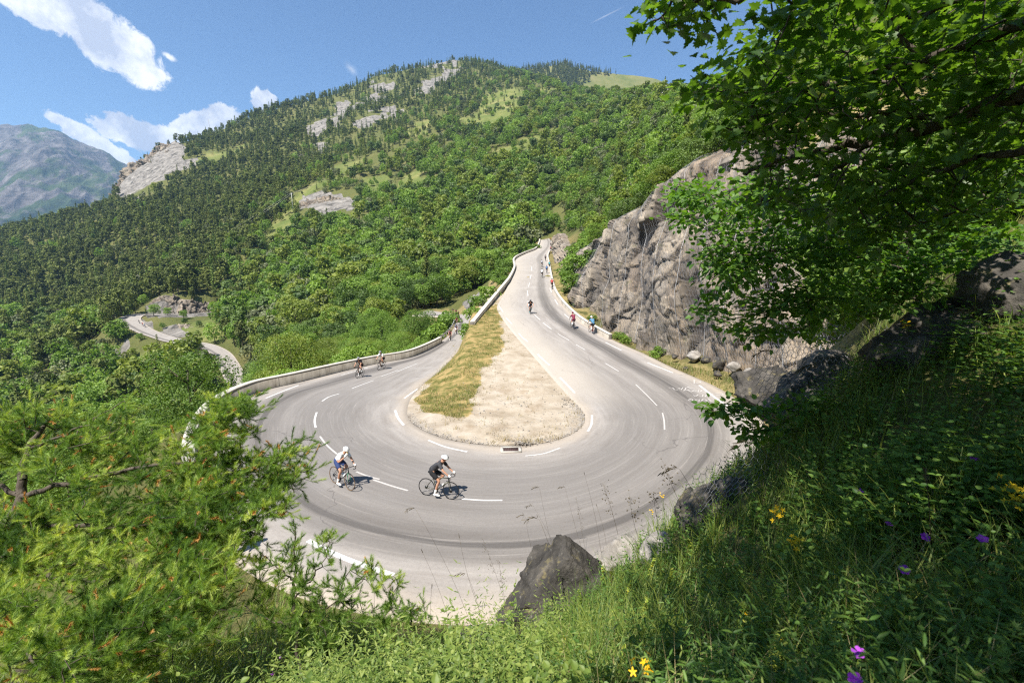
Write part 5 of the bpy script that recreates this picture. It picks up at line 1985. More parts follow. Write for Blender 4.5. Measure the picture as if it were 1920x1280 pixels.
# ------------------------------------------------------------------ the maple that overhangs the bank
tr0 = (4.3, 1.6, gz(4.3, 1.6) - .3)
tops = [(tr0, (4.2, 1.6, 10.0), (4.0, 1.4, 11.6), (3.4, .9, 13.4), (2.6, .2, 14.6)), ]
limbs = [(tops[0], .17, .05)]
for px_, r0, r1 in [
    ([(2060, 120, 2.5), (1920, 172, 2.9), (1780, 222, 3.25), (1640, 262, 3.6), (1500, 290, 3.9), (1430, 312, 4.1), (1390, 330, 4.2)], .060, .010),
    ([(2060, 10, 2.4), (1900, 55, 2.8), (1740, 110, 3.1), (1600, 150, 3.4), (1480, 172, 3.6), (1400, 170, 3.8), (1350, 168, 3.9)], .040, .006),
    ([(2080, 235, 2.6), (1900, 282, 3.1), (1780, 312, 3.5), (1650, 368, 4.0), (1560, 402, 4.3)], .034, .006),
    ([(2000, -90, 2.2), (1750, -50, 2.5), (1560, -20, 2.7), (1400, -10, 2.9), (1280, 8, 3.0), (1226, 38, 3.1)], .036, .005),
    ([(1780, 222, 3.25), (1660, 212, 3.2), (1540, 215, 3.3), (1440, 235, 3.5), (1350, 240, 3.7)], .022, .005),
    ([(1640, 262, 3.6), (1560, 320, 3.7), (1480, 350, 3.9), (1420, 385, 4.1)], .018, .004)]:
    limbs.append(([at(*p) for p in px_], r0, r1))
limbs.append(([(4.0, 1.4, 11.6), (2.8, .6, 12.4), (1.4, .2, 12.9), (0, -.2, 13.2), (-1.2, -.4, 13.4)], .07, .02))
limbs.append(([(3.4, .9, 13.4), (2.2, 1.6, 13.2), (1.0, 2.0, 13.2), (0, 2.2, 13.3)], .05, .02))
limbs.append(([(4.0, 1.4, 11.6), (3.2, -.8, 12.2), (2.0, -1.8, 12.6), (.6, -2.2, 12.8)], .06, .02))
UP = [(1432, -60), (1428, 50), (1385, 125), (1330, 145), (1298, 165), (1310, 190), (1365, 185), (1400, 225), (1450, 262), (1425, 305), (1440, 360),
      (1520, 440), (1620, 470), (1760, 440), (1940, 380), (1940, -60)]
pt = [spray_points(UP, 560, lambda x, y: rng.uniform(2.7, 4.6) + max(0, (y - 250)) * .003), spray_points([(1400, 280), (1500, 330), (1650, 330), (1800, 320), (1930, 300), (1930, 420), (1800, 460), (1640, 490), (1500, 460), (1420, 390)], 80, lambda x, y: rng.uniform(3.8, 5.2))]
# edge sprays hang into the sky
pt.append(spray_points([(1335, 150), (1400, 120), (1460, 200), (1490, 330), (1410, 335), (1370, 240)], 60, lambda x, y: rng.uniform(3.4, 4.4)))
pt.append(spray_points([(1245, -40), (1252, 58), (1290, 66), (1306, 20), (1310, -40)], 24, lambda x, y: rng.uniform(2.9, 3.4)))
pt.append(spray_points([(1290, 140), (1310, 128), (1335, 145), (1345, 175), (1305, 178)], 8, lambda x, y: rng.uniform(3.4, 3.9)))
over = np.column_stack([rng.uniform(-1.6, 5.6, 640), rng.uniform(-5.2, 1.3, 640), rng.uniform(12.0, 15.4, 640)])  # unseen sprays above the view, put in to shade the near bank
over = over[(over[:, 2] - CZ) / np.maximum(over[:, 1] + .9, .05) > .9]
n_seen = sum(len(a_) for a_ in pt)
pt.append(over)
targets = np.concatenate(pt)
P, par, r, ends, bn = grow(limbs, targets, seed=3)
mp = empty('maple_tree', tr0, 'big leafy maple whose dark limbs and lobed leaves overhang the bank from the right', 'tree')
b_ = MB(); skeleton_mesh(b_, P - np.array(tr0), par, r); b_.build('trunk', MAT_BARK, mp)
c_ = MB(); leaves_on(c_, P - np.array(tr0), par, ends[:n_seen], MAPLE, 11, .078, .25); leaves_on(c_, P - np.array(tr0), par, ends[n_seen:], MAPLE, 18, .135, .34)
c_.build('crown', MAT_MAPLE, mp)

# ------------------------------------------------------------------ hazel below it
hb0 = at(1735, 640, 6.2); hb0[2] = gz(hb0[0], hb0[1]) - .2
limbs = [([hb0, at(1726, 575, 6.25), at(1706, 490, 6.35), at(1690, 425, 6.45), at(1655, 350, 6.5), at(1610, 270, 6.6)], .05, .014)]
for px_, r0, r1 in [([(1712, 510, 6.3), (1600, 480, 6.0), (1480, 470, 5.7), (1380, 480, 5.6), (1310, 500, 5.6)], .018, .004),
                    ([(1690, 425, 6.45), (1580, 400, 6.2), (1460, 380, 6.0), (1350, 370, 5.9), (1275, 372, 5.9)], .018, .004),
                    ([(1722, 560, 6.25), (1640, 560, 5.9), (1540, 560, 5.6), (1440, 585, 5.4), (1350, 600, 5.3)], .016, .004),
                    ([(1720, 545, 6.25), (1780, 520, 6.0), (1850, 490, 5.8)], .014, .004),
                    ([(1700, 470, 6.4), (1600, 445, 6.8), (1500, 430, 7.2), (1400, 420, 7.4)], .014, .004)]:
    limbs.append(([at(*p) for p in px_], r0, r1))
limbs.append(([at(1712, 505, 6.3), at(1800, 470, 5.9), at(1920, 440, 5.5)], .014, .004))
LOWP = [(1268, 350), (1320, 340), (1400, 325), (1480, 340), (1600, 400), (1720, 430), (1740, 430), (1900, 420), (1930, 470), (1860, 520), (1770, 530), (1740, 590), (1660, 590), (1560, 600), (1480, 640), (1410, 645), (1360, 610), (1305, 590), (1330, 540), (1312, 505), (1320, 460), (1280, 420)]
targets = spray_points(LOWP, 600, lambda x, y: rng.uniform(5.0, 6.9))
P, par, r, ends, bn = grow(limbs, targets, seed=4, tips_r=.0018)
hz_ = empty('hazel_tree', tuple(hb0), 'slender hazel with small round leaves hanging in front of the rock face', 'tree')
b_ = MB(); skeleton_mesh(b_, P - hb0, par, r); b_.build('trunk', MAT_BARK, hz_)
c_ = MB(); leaves_on(c_, P - hb0, par, ends, OVATE, 15, .088, .24); c_.build('crown', MAT_HAZEL, hz_)
# a low sapling that pokes out over the road
sb = at(1640, 800, 5.6); sb[2] = gz(sb[0], sb[1]) - .1
limbs = [([sb, at(1590, 770, 5.4), at(1520, 765, 5.2), at(1440, 768, 5.0), at(1370, 770, 4.9), at(1320, 768, 4.9)], .014, .003), ([at(1520, 765, 5.2), at(1450, 800, 4.9), at(1400, 812, 4.8)], .008, .003)]
targets = np.concatenate([spray_points([(1312, 772), (1335, 752), (1420, 748), (1500, 740), (1600, 750), (1600, 810), (1480, 815), (1400, 795), (1330, 790)], 60, lambda x, y: rng.uniform(4.7, 5.4)),
                          spray_points([(1385, 800), (1450, 795), (1440, 840), (1390, 830)], 10, lambda x, y: rng.uniform(4.7, 5.0))])
P, par, r, ends, bn = grow(limbs, targets, seed=6, tips_r=.0016)
sp_ = empty('hazel_sapling', tuple(sb), 'low hazel branch reaching out over the right side of the road', 'sapling')
b_ = MB(); skeleton_mesh(b_, P - sb, par, r); b_.build('stem', MAT_BARK, sp_)
c_ = MB(); leaves_on(c_, P - sb, par, ends, OVATE, 12, .085, .17); c_.build('foliage', MAT_HAZEL, sp_)

# ------------------------------------------------------------------ shrubs on the slope behind and on top of the rock face
for k in range(3):
    cm = broad_crown(160 + k, 2.6, 1.7, 16, 9000, .075, .08).mesh('thicket%d_crown' % k, [MAT_BROAD]); tm = trunk_mesh(2.0, .05, 67 + k, 6).mesh('thicket_trunk', [MAT_BARK])
    PROTO.setdefault('thicket', []).append((cm, tm, None))


def shrub(px, py, Y, s, pool, label, group, name='shrub'):
    p = at(px, py, Y) if Y else ray_ground(px, py, .2, 5, 300)
    p[2] = gz(p[0], p[1]) - .15
    cm, tm, _b = PROTO[pool][int(g.integers(len(PROTO[pool])))]
    o = empty(name, tuple(p), label, 'shrub', group, (0, 0, g.random() * 6.28)); o.scale = (s * g.uniform(.9, 1.2), s * g.uniform(.9, 1.2), s)
    link('crown', cm, o); link('stem', tm, o)
    return o


for px, Y, s in [(1660, 11, 1.0), (1730, 10, 1.0), (1800, 9.2, 1.0), (1870, 8.6, 1.0), (1930, 8, 1.0), (1630, 18, 1.3),
                 (1690, 16, 1.5), (1790, 14, 1.5), (1890, 12, 1.4), (1680, 24, 1.8), (1800, 20, 1.7), (1910, 17, 1.6), (1720, 34, 2.3), (1860, 27, 2.2)]:
    shrub(px, 500, Y, s, 'thicket', 'leafy shrub on the steep slope behind the hazel and maple', 'shrubs on the steep slope behind the maple')
for px, py, s in [(1262, 238, 1.6), (1290, 222, 1.8), (1322, 226, 1.7), (1352, 232, 1.6), (1385, 236, 1.5), (1236, 262, 1.5), (1215, 286, 1.3), (1250, 222, 2.0), (1300, 200, 2.2), (1340, 205, 2.2), (1380, 208, 2.0), (1230, 232, 2.0),
                  (1190, 318, 1.3), (1168, 338, 1.4), (1150, 352, 1.4), (1200, 300, 1.6), (1175, 308, 1.6), (1135, 372, 1.3), (1118, 392, 1.3), (1100, 408, 1.3), (1085, 424, 1.2), (1212, 262, 1.8), (1188, 282, 1.8), (1290, 258, .8), (1340, 262, .8)]:
    shrub(px, py, None, s, 'broadfine' if s > 1.55 else 'bush', 'bright green shrub above the crest of the rock face', 'shrubs above the rock face').scale *= (.42 if s > 1.55 else 1)
for px, py, s in [(1068, 478, 1.0), (1078, 500, 1.1), (1072, 528, .9), (1092, 470, 1.2), (1100, 452, 1.1), (1086, 540, .8), (1064, 508, .9), (1058, 462, 1.0), (1106, 500, 1.0), (1120, 440, 1.0), (1052, 448, 1.1), (1075, 490, 1.3), (1084, 515, 1.2), (1070, 545, 1.0), (1096, 480, 1.4), (1110, 465, 1.3), (1062, 525, 1.0), (1130, 425, 1.3), (1145, 408, 1.2)]:
    shrub(px, py, None, s, 'bush', 'green shrub on the ledge left of the big rock face', 'shrubs on the ledge left of the rock face')
for px, py, s in [(1160, 634, .35), (1172, 641, .38), (1110, 598, .3), (1078, 572, .3), (1235, 662, .36), (1225, 668, .3), (1060, 548, .3), (1222, 610, .35)]:
    shrub(px, py, None, s, 'bush', 'small green weed clump along the foot of the rock face', 'weed clumps at the foot of the rock face')
for st, side in [(0.3, 'o'), (.8, 'o'), (1.3, 'o'), (1.8, 'o'), (2.4, 'o'), (3.0, 'o'), (3.6, 'o'), (4.4, 'o'), (5.2, 'o'), (6.0, 'o'), (6.6, 'o'), (7.4, 'o'), (8.2, 'o'), 
                 (34.2, 'i'), (34.8, 'i'), (35.3, 'i'), (35.9, 'i'), (36.5, 'i'), (37.2, 'i'), (38, 'i'), (33.6, 'i'), (34.5, 'i'), (35.6, 'i')]:
    for rep in range(3 if st < 5 else 2):
        k_ = sidx(st + .1 * rep)
        e_, o_ = (Oe, Ie) if side == 'o' else (Ie, Oe)
        w_ = (e_[k_] - o_[k_]) * [1, 1, 0]; w_ = w_ / np.linalg.norm(w_)
        p_ = e_[k_] + w_ * (rng.uniform(2.0, 7.5) if side == 'o' else rng.uniform(2.2, 6.5))
        p_[2] = gz(p_[0], p_[1])
        s_ = rng.uniform(.7, 1.25) * (1 if st > 4 else 1.1)
        cm, tm, _b = PROTO['thicket' if st > 3.5 and side == 'o' else 'bush'][int(g.integers(3))]
        o = empty('shrub', (p_[0], p_[1], p_[2] - .2), 'leafy shrub just outside a parapet wall or guard rail', 'shrub', 'shrubs along the outer side of the parapets', (0, 0, g.random() * 6.28)); o.scale = (s_ * 1.15, s_ * 1.15, s_)
        link('crown', cm, o); link('stem', tm, o)
for j in range(2, 9):
    for rep in range(7):
        c_ = ct[j] + (ct[min(j + 1, 10)] - ct[j]) * rng.random() + np.append(norm(np.array([.75, .66])) * rng.uniform(.8, 13), 0)
        sc = rng.uniform(.26, .55); pool = PROTO['broadfine']
        cm, tm, _b = pool[int(g.integers(len(pool)))]
        o = empty('shrub', (c_[0], c_[1], gz(c_[0], c_[1]) - .2), 'bushy young tree on the crest above the rock face', 'shrub', 'bushy young trees on the crest above the rock face', (0, 0, g.random() * 6.28)); o.scale = (sc * 1.1, sc * 1.1, sc)
        link('crown', cm, o); link('stem', tm, o)
for px, Y, s_ in ((352, 160, .62), (372, 162, .7), (338, 168, .5)):
    shrub(px, 650, Y, s_, 'broadfine', 'green tree hiding part of the lower road between its two visible stretches', 'trees hiding part of the lower road', 'broadleaf_tree')['category'] = 'tree'
shrub(886, 640, None, .8, 'bush', 'pale flowering shrub at the tip of the dirt patch by the wall end', None)
for px, Y, s_, pool, lab in [(290, 222, .75, 'broadfine', 'round green tree in front of the pale crag by the lower hairpin'), (316, 224, .5, 'broadfine', 'small round tree below the pale crag between two others'), (345, 222, .55, 'broadfine', 'round solitary tree on the meadow inside the lower hairpin'),
                         (276, 232, .5, 'spruce', 'narrow conifer at the top of the lower hairpin'), (289, 178, .75, 'spruce', 'dark conifer standing before the lower hairpin road'), (372, 205, .4, 'broadfine', 'low bush on the meadow near the wood by the lower road'), (258, 190, .4, 'broadfine', 'low tree below the lower hairpin by the pale scree')]:
    shrub(px, 600, Y, s_, pool, lab, None, 'broadleaf_tree' if pool != 'spruce' else 'spruce_tree')['category'] = 'tree'
for px, py, s_, lab in ((912, 572, .8, 'dark low shrub on the bank under the upper parapet'), (900, 588, .6, 'small shrub on the bank close to the end of the upper parapet'), (928, 556, .9, 'larger shrub behind the upper parapet before its bend'), (886, 616, .5, 'leafy weed clump at the very end of the upper parapet')):
    o = shrub(px, py, None, s_, 'bush', lab, None)
    q_ = hit(px, py, True); q_ = q_ + np.array([-1.4 * s_, 1.0, -1.0])
    o.location = tuple(q_)

# ------------------------------------------------------------------ pines on the near left
MAT_NEEDLE = material('pine_needles', f_leaf((.065, .14, .030), (.225, .36, .068), (.57, .65, .17), .44, (1.3, 1.25, .5), .5, .35, 0))
MAT_NTIP = material('pine_new_tips', f_leaf((.40, .20, .05), (.52, .28, .08), (.60, .38, .13), .2, (1.2, 1.1, .6), .6, .3, 0))


def shoot(n, L, nl, seed, w=.0036):
    g_ = np.random.default_rng(seed)
    t = g_.random(n) ** .8
    a = g_.random(n) * 6.28
    tilt = .95 - .5 * t + g_.normal(0, .12, n)
    d = np.stack([np.cos(tilt), np.sin(tilt) * np.cos(a), np.sin(tilt) * np.sin(a)], -1)
    s = np.stack([0 * a, -np.sin(a), np.cos(a)], -1)
    b0 = np.stack([t * L, 0 * t, 0 * t], -1)
    l_ = nl * g_.uniform(.75, 1.15, n)
    V = np.stack([b0 - s * w / 2, b0 + s * w / 2, b0 + d * l_[:, None] + s * w * .15], 1)
    return V.reshape(-1, 3), np.arange(3 * n).reshape(-1, 3)


SHOOTS = [shoot(92, .125, .060, k, .0032) for k in range(3)]
TIP = shoot(40, .07, .036, 9, .007)


def pine(name, base, limbs, targets, label, seed, scale=1.0, tips=.10, outward=None, up=.35):
    P, par, r, ends, bn = grow(limbs, targets, .20, .05, seed, .0022, .42, .06)
    base = np.asarray(base, float)
    o = empty(name, tuple(base), label, 'tree')
    b_ = MB(); skeleton_mesh(b_, P - base, par, r); b_.build('trunk', MAT_BARK, o)
    n = len(ends)
    d = norm(P[ends] - P[par[ends]])
    out = d * .8 + np.array([0, 0, up]) + rng.normal(0, .28, (n, 3)) + (0 if outward is None else np.asarray(outward))
    # the tip shoot and two or three side shoots behind it
    pos, dr, sc = [P[ends]], [norm(out)], [np.full(n, scale)]
    for q_ in range(4):
        s = rng.uniform(.02, .20, n)[:, None]
        pos.append(P[ends] - d * s); dr.append(norm(out + rng.normal(0, .75, (n, 3)))); sc.append(scale * rng.uniform(.65, 1.0, n))
    pos, dr, sc = np.concatenate(pos) - base, np.concatenate(dr), np.concatenate(sc)
    c_ = MB()
    which = rng.integers(0, 3, len(pos))
    ct_ = .5 + .9 * fbm((P[ends]) / .35, 2, seed + 60)
    tint = np.clip(np.tile(ct_, 5) * .6 + rng.random(5 * n) * .4, 0, 1)
    for q_ in range(3):
        m = which == q_
        instances(c_, SHOOTS[q_], mat34(basis(dr[m], rdir(m.sum()), sc[m]), pos[m]), tint[m])
    c_.build('crown', MAT_NEEDLE, o)
    m = rng.random(len(pos)) < tips * (1 + 3.0 * np.clip(np.tile(fbm(P[ends] / .5 + 9, 2, seed + 61), 5), -.33, 1))
    t_ = MB()
    instances(t_, TIP, mat34(basis(dr[m], rdir(m.sum()), sc[m] * 1.2), (pos + dr * (.12 * sc)[:, None])[m]), None)
    t_.build('new_growth', MAT_NTIP, o)
    return o


pd = lambda x, y: np.interp(y, [735, 1290], [6.1, 3.2]) + rng.uniform(-.55, .45)
pb = at(10, 1150, 4.3); pb[2] = gz(pb[0], pb[1]) - .2
limbs = [([pb, at(20, 1040, 4.8), at(38, 930, 5.1), at(55, 840, 5.4), at(90, 790, 5.6)], .085, .02)]
for q_, r0, r1 in [([(38, 930, 5.1), (150, 900, 5.0), (300, 872, 5.2), (430, 862, 5.6), (545, 852, 6.0)], .035, .006), ([(30, 985, 5.0), (140, 985, 4.6), (260, 985, 4.7), (390, 955, 5.0), (500, 930, 5.4)], .03, .006),
                   ([(20, 1040, 4.8), (120, 1085, 4.2), (240, 1090, 4.2), (350, 1075, 4.5), (440, 1035, 4.8)], .028, .005), ([(55, 840, 5.4), (150, 800, 5.5), (235, 750, 5.8)], .02, .004),
                   ([(20, 1080, 4.6), (120, 1180, 3.7), (240, 1190, 3.6), (340, 1150, 3.9)], .024, .005), ([(300, 872, 5.2), (380, 810, 5.7), (460, 750, 6.1)], .014, .004), ([(20, 1100, 4.5), (60, 1240, 3.4), (160, 1270, 3.2)], .02, .005),
                   ([(38, 930, 5.1), (-40, 880, 5.2), (-80, 800, 5.4)], .03, .008)]:
    limbs.append(([at(*p) for p in q_], r0, r1))
PR1 = [(330, 850), (400, 800), (465, 745), (478, 790), (445, 850), (568, 842), (555, 888), (528, 925), (500, 960), (476, 1028), (440, 1046), (428, 1095), (380, 1120), (330, 1000)]
P1 = [(-70, 775), (20, 765), (60, 790), (130, 745), (175, 770), (238, 738), (250, 800), (310, 845), (365, 805), (400, 770), (470, 735), (478, 790), (440, 850), (572, 840), (560, 890), (528, 930), (500, 962), (478, 1030), (440, 1048), (428, 1100), (455, 1130), (400, 1200), (330, 1240), (250, 1290), (-70, 1290)]
targets = np.vstack([spray_points(P1, 170, pd), spray_points(PR1, 50, pd), np.repeat(spray_points(PR1, 46, pd), 9, 0) + rng.normal(0, 1, (414, 3)) * [.13, .10, .08], np.repeat(spray_points(P1, 230, pd, holes=([(0, 880), (70, 870), (90, 950), (30, 975), (0, 960)],)), 9, 0) + rng.normal(0, 1, (2070, 3)) * [.15, .12, .085]])
pine('pine_tree', pb, limbs, targets, 'large sunlit pine with orange brown new tips filling the near side of the bend', 11, 1.0, .035, (.2, 0, 0))
# the two small ones below it
s0 = at(560, 1235, 3.9); s0[2] = gz(s0[0], s0[1]) - .1
limbs = [([s0, at(553, 1150, 4.15), at(552, 1075, 4.3), at(550, 1000, 4.4)], .022, .006)]
for q_ in ([(552, 1085, 4.3), (515, 1060, 4.3), (492, 1035, 4.3)], [(553, 1120, 4.2), (600, 1060, 4.3), (622, 1005, 4.4)], [(553, 1150, 4.15), (630, 1130, 4.1), (690, 1080, 4.2), (740, 1080, 4.2)], [(556, 1180, 4.0), (480, 1150, 4.0), (450, 1120, 4.1)]):
    limbs.append(([at(*p) for p in q_], .010, .003))
P2 = [(482, 1030), (500, 1020), (522, 1085), (542, 985), (562, 995), (572, 1085), (616, 992), (634, 1005), (622, 1085), (690, 1042), (706, 1060), (690, 1115), (740, 1070), (756, 1090), (735, 1150), (640, 1190), (560, 1230), (500, 1180), (470, 1140)]
pine('pine_sapling', s0, limbs, spray_points(P2, 150, lambda x, y: np.interp(y, [990, 1230], [4.45, 3.9]) + rng.uniform(-.2, .2)), 'young pine standing against the asphalt beside the large pine', 12, .95, .02, None, .8)
s1 = at(770, 1240, 3.9); s1[2] = gz(s1[0], s1[1]) - .1
limbs = [([s1, at(768, 1190, 4.0), at(772, 1140, 4.1)], .014, .004), ([at(768, 1200, 4.0), at(720, 1170, 4.0)], .006, .003), ([at(768, 1190, 4.0), at(800, 1150, 4.0)], .006, .003)]
pine('pine_sapling', s1, limbs, spray_points([(700, 1165), (740, 1125), (770, 1128), (798, 1120), (806, 1155), (780, 1225), (720, 1215)], 34, lambda x, y: rng.uniform(3.85, 4.15)), 'knee high pine seedling next to the young pine', 13, .85, .02, None, .8)
# ------------------------------------------------------------------ grass and herbs of the bank
MAT_GRASS = material('grass_blades', f_leaf((.065, .115, .018), (.125, .19, .03), (.24, .28, .055), .38, (1.4, 1.4, .5), .5, .35, 0))
MAT_STRAW = material('straw', f_leaf((.26, .20, .09), (.36, .29, .14), (.46, .38, .20), .3, (1.1, 1.1, .8), .7, .2, 0))
MAT_HERB = material('herb_leaf', f_leaf((.045, .105, .018), (.085, .175, .03), (.16, .26, .05), .4, (1.5, 1.5, .5), .5, .4, 0))
MAT_STEM = material('stem', f_leaf((.07, .10, .03), (.10, .14, .04), (.16, .18, .07), .1, (1, 1, 1), .6, .3, 0))
MAT_DRYSTEM = material('dry_stem', f_leaf((.075, .055, .035), (.12, .09, .05), (.20, .16, .09), .1, (1, 1, 1), .7, .2, 0))


def bank_points(n, r0, r1, a0=-56, a1=56, clump=.0, seed=0):
    a = np.radians(rng.uniform(a0, a1, n)); R = np.exp(rng.uniform(np.log(r0), np.log(r1), n))
    x, y = R * np.sin(a), R * np.cos(a)
    d, _ = road_near(np.column_stack([x, y]), 3.0)
    z = ground(x, y)
    m = (d > .55)
    if clump:
        m &= fbm(np.column_stack([x / .5, y / .5, 0 * x + seed]), 3, 51 + seed) > rng.uniform(-clump, clump * .6, n)
    return np.column_stack([x, y, z])[m]


def blades(mb, P, h, w, lean, seg=4, wind=(.25, .1)):
    n = len(P)
    a = rng.random(n) * 6.28
    d = np.stack([np.cos(a), np.sin(a), 0 * a], -1)
    side = np.stack([-np.sin(a), np.cos(a), 0 * a], -1)
    k = lean * rng.uniform(.2, 1.3, n)
    tw = rng.normal(0, .5, n)
    t = np.linspace(0, 1, seg + 1)
    V = []
    for tt_ in t:
        c = P + d * (h * k * tt_ ** 2)[:, None] + np.array([0, 0, 1.0]) * (h * (tt_ - .28 * k * tt_ ** 2.2))[:, None] + np.array([wind[0], wind[1], 0]) * (h * .4 * tt_ ** 2)[:, None]
        ww = (w * (1 - tt_ ** 1.5) * .5)[:, None]
        V += [c - side * ww, c + side * ww]
    V = np.stack(V, 1)
    Q = grid_quads(seg + 1, 2)
    m_ = 2 * (seg + 1)
    Q = (Q[None] + (np.arange(n) * m_)[:, None, None]).reshape(-1, 4)
    mb.add(V.reshape(-1, 3), None, Q, np.repeat(rng.random(n), m_))


gm = MB()
p = bank_points(36000, .55, 11, -64, 74, .35, 1)
R_ = np.hypot(p[:, 0], p[:, 1])
blades(gm, p, rng.uniform(.14, .42, len(p)) * np.clip(.55 + R_ * .25, .6, 1.1), rng.uniform(.003, .0075, len(p)) * np.clip(R_ * .35 + .45, .6, 2.2), .85)
p = bank_points(30000, 2.0, 11, 8, 76, .1, 5)
blades(gm, p, rng.uniform(.2, .55, len(p)), rng.uniform(.006, .014, len(p)), .85)
p = bank_points(16000, 6, 20, -66, -18, .1, 6)
blades(gm, p, rng.uniform(.2, .6, len(p)), rng.uniform(.014, .035, len(p)), .85)
p = bank_points(9000, .6, 8, -52, 5, .25, 4)
blades(gm, p, rng.uniform(.18, .5, len(p)), rng.uniform(.004, .009, len(p)) , .8)
tag(gm.build('grass', [MAT_GRASS]), 'lush green grass covering the near bank', 'grass', None, 'stuff')
gm = MB()
p = bank_points(5200, .8, 11, -56, 56, .2, 2)
blades(gm, p, rng.uniform(.2, .55, len(p)), rng.uniform(.002, .005, len(p)) * 1.2, .7)
# straw on the verge below the rock face, at the left road edge and on top of the face
vp = []
for _ in range(40):
    st = rng.uniform(25.2, 30.2); e = Oe[sidx(st)]; w_ = norm((Oe[sidx(st)] - Ie[sidx(st)]) * [1, 1, 0])
    for q_ in range(130):
        s_ = rng.uniform(25.0, 31.0); e = Oe[min(sidx(s_), NSEG - 1)]; i_ = Ie[min(sidx(s_), NSEG - 1)]
        w_ = (e - i_) * [1, 1, 0]; w_ = w_ / np.linalg.norm(w_)
        pp_ = e + w_ * rng.uniform(.1, 3.2) + rng.normal(0, .2, 3) * [1, 1, 0]
        vp.append(pp_)
vp = np.array(vp); vp[:, 2] = ground(vp[:, 0], vp[:, 1])
blades(gm, vp[:2200], rng.uniform(.15, .5, 2200), rng.uniform(.012, .03, 2200), .8, 3)
ep = []
for q_ in range(2600):
    s_ = rng.uniform(13.5, 20.5); e = Oe[sidx(s_)]; w_ = (e - Ie[sidx(s_)]) * [1, 1, 0]; w_ = w_ / np.linalg.norm(w_)
    ep.append(e + w_ * rng.uniform(.05, 1.6))
ep = np.array(ep); ep[:, 2] = ground(ep[:, 0], ep[:, 1])
blades(gm, ep, rng.uniform(.10, .4, len(ep)), rng.uniform(.004, .010, len(ep)), .9, 3)
tag(gm.build('dry_grass', [MAT_STRAW]), 'straw coloured dry grass on the verges and through the bank', 'grass', None, 'stuff')
gm = MB()
blades(gm, vp[2200:], rng.uniform(.12, .42, len(vp) - 2200), rng.uniform(.012, .03, len(vp) - 2200), .8, 3)
# tufts on the dirt patch
ii = np.nonzero(grassy.ravel())[0]
spill = np.nonzero((gsoft.ravel() > .01) & (gsoft.ravel() < .9))[0]
tp = np.vstack([IV.reshape(-1, 3)[rng.choice(ii, 19000)] + rng.normal(0, .12, (19000, 3)) * [1, 1, 0], IV.reshape(-1, 3)[rng.choice(spill, 2500)] + rng.normal(0, .3, (2500, 3)) * [1, 1, 0], IV.reshape(-1, 3)[rng.choice(140 * NW, 500)].repeat(5, 0) + rng.normal(0, .10, (2500, 3)) * [1, 1, 0]])
tp = tp[fbm(tp / 1.1 + 2, 3, 81) > -.05]
blades(gm, tp[:len(tp) // 2], rng.uniform(.08, .30, len(tp) // 2), rng.uniform(.010, .024, len(tp) // 2), .8, 2)
tag(gm.build('verge_grass', [MAT_GRASS]), 'green grass tufts on the dirt patch and the verge under the rock face', 'grass', None, 'stuff')
gm = MB(); q2 = tp[len(tp) // 2:]
blades(gm, q2, rng.uniform(.08, .30, len(q2)), rng.uniform(.010, .024, len(q2)), .9, 2)
tag(gm.build('dry_tufts', [MAT_STRAW]), 'dry straw tufts on the dirt patch inside the bend', 'grass', None, 'stuff')
# pebbles along the broken edge of the dirt patch
bm_ = bmesh.new(); bmesh.ops.create_icosphere(bm_, subdivisions=1, radius=1.0)
PEB = (np.array([v.co[:] for v in bm_.verts]) * [1, .8, .55], np.array([[v.index for v in f.verts] for f in bm_.faces])); bm_.free()
pk = []
for q_ in range(2600):
    t_ = rng.random()
    if t_ < .6:
        s_ = rng.uniform(11, 25); e = Ie[sidx(s_)]; w_ = (e - Oe[sidx(s_)]) * [1, 1, 0]; w_ = w_ / np.linalg.norm(w_)
        pk.append(e + w_ * abs(rng.normal(0, .45)) + [0, 0, .03])
    else:
        i_, j_ = rng.integers(50, 140), rng.integers(36, 116)
        pk.append(IV[i_, j_] + rng.normal(0, .1, 3) * [1, 1, .1])
pk = np.array(pk)
pm = MB(); s_ = np.exp(rng.normal(-3.6, .45, len(pk)))
instances(pm, PEB, mat34(basis(rdir(len(pk)), np.tile([0, 0, 1.0], (len(pk), 1)) + .2 * rdir(len(pk)), s_), pk))
tag(pm.build('gravel', [MAT_PALE]), 'loose pebbles along the broken asphalt edge of the dirt patch', 'gravel', None, 'stuff')

# low leafy herbs
hm = MB()


def sprigs(n_, leaf, size, hmin, hmax, r0, r1, a0, a1, pairs, seed, clump=.3):
    p = bank_points(n_, r0, r1, a0, a1, clump, seed)
    n = len(p)
    h = rng.uniform(hmin, hmax, n)
    lean = rng.normal(0, .25, (n, 2))
    for k in range(pairs):
        t = (k + 1) / pairs
        a = rng.random(n) * 6.28
        for s in (0, PI):
            d = np.stack([np.cos(a + s), np.sin(a + s), .35 + .25 * t + rng.normal(0, .2, n)], -1)
            pos = p + np.column_stack([lean * (h * t)[:, None], h * t])
            M = mat34(basis(norm(d), np.tile([0, 0, 1.0], (n, 1)) + .35 * rdir(n), size * (1.15 - .55 * t) * rng.uniform(.7, 1.2, n)), pos)
            instances(hm, leaf, M, rng.random(n))


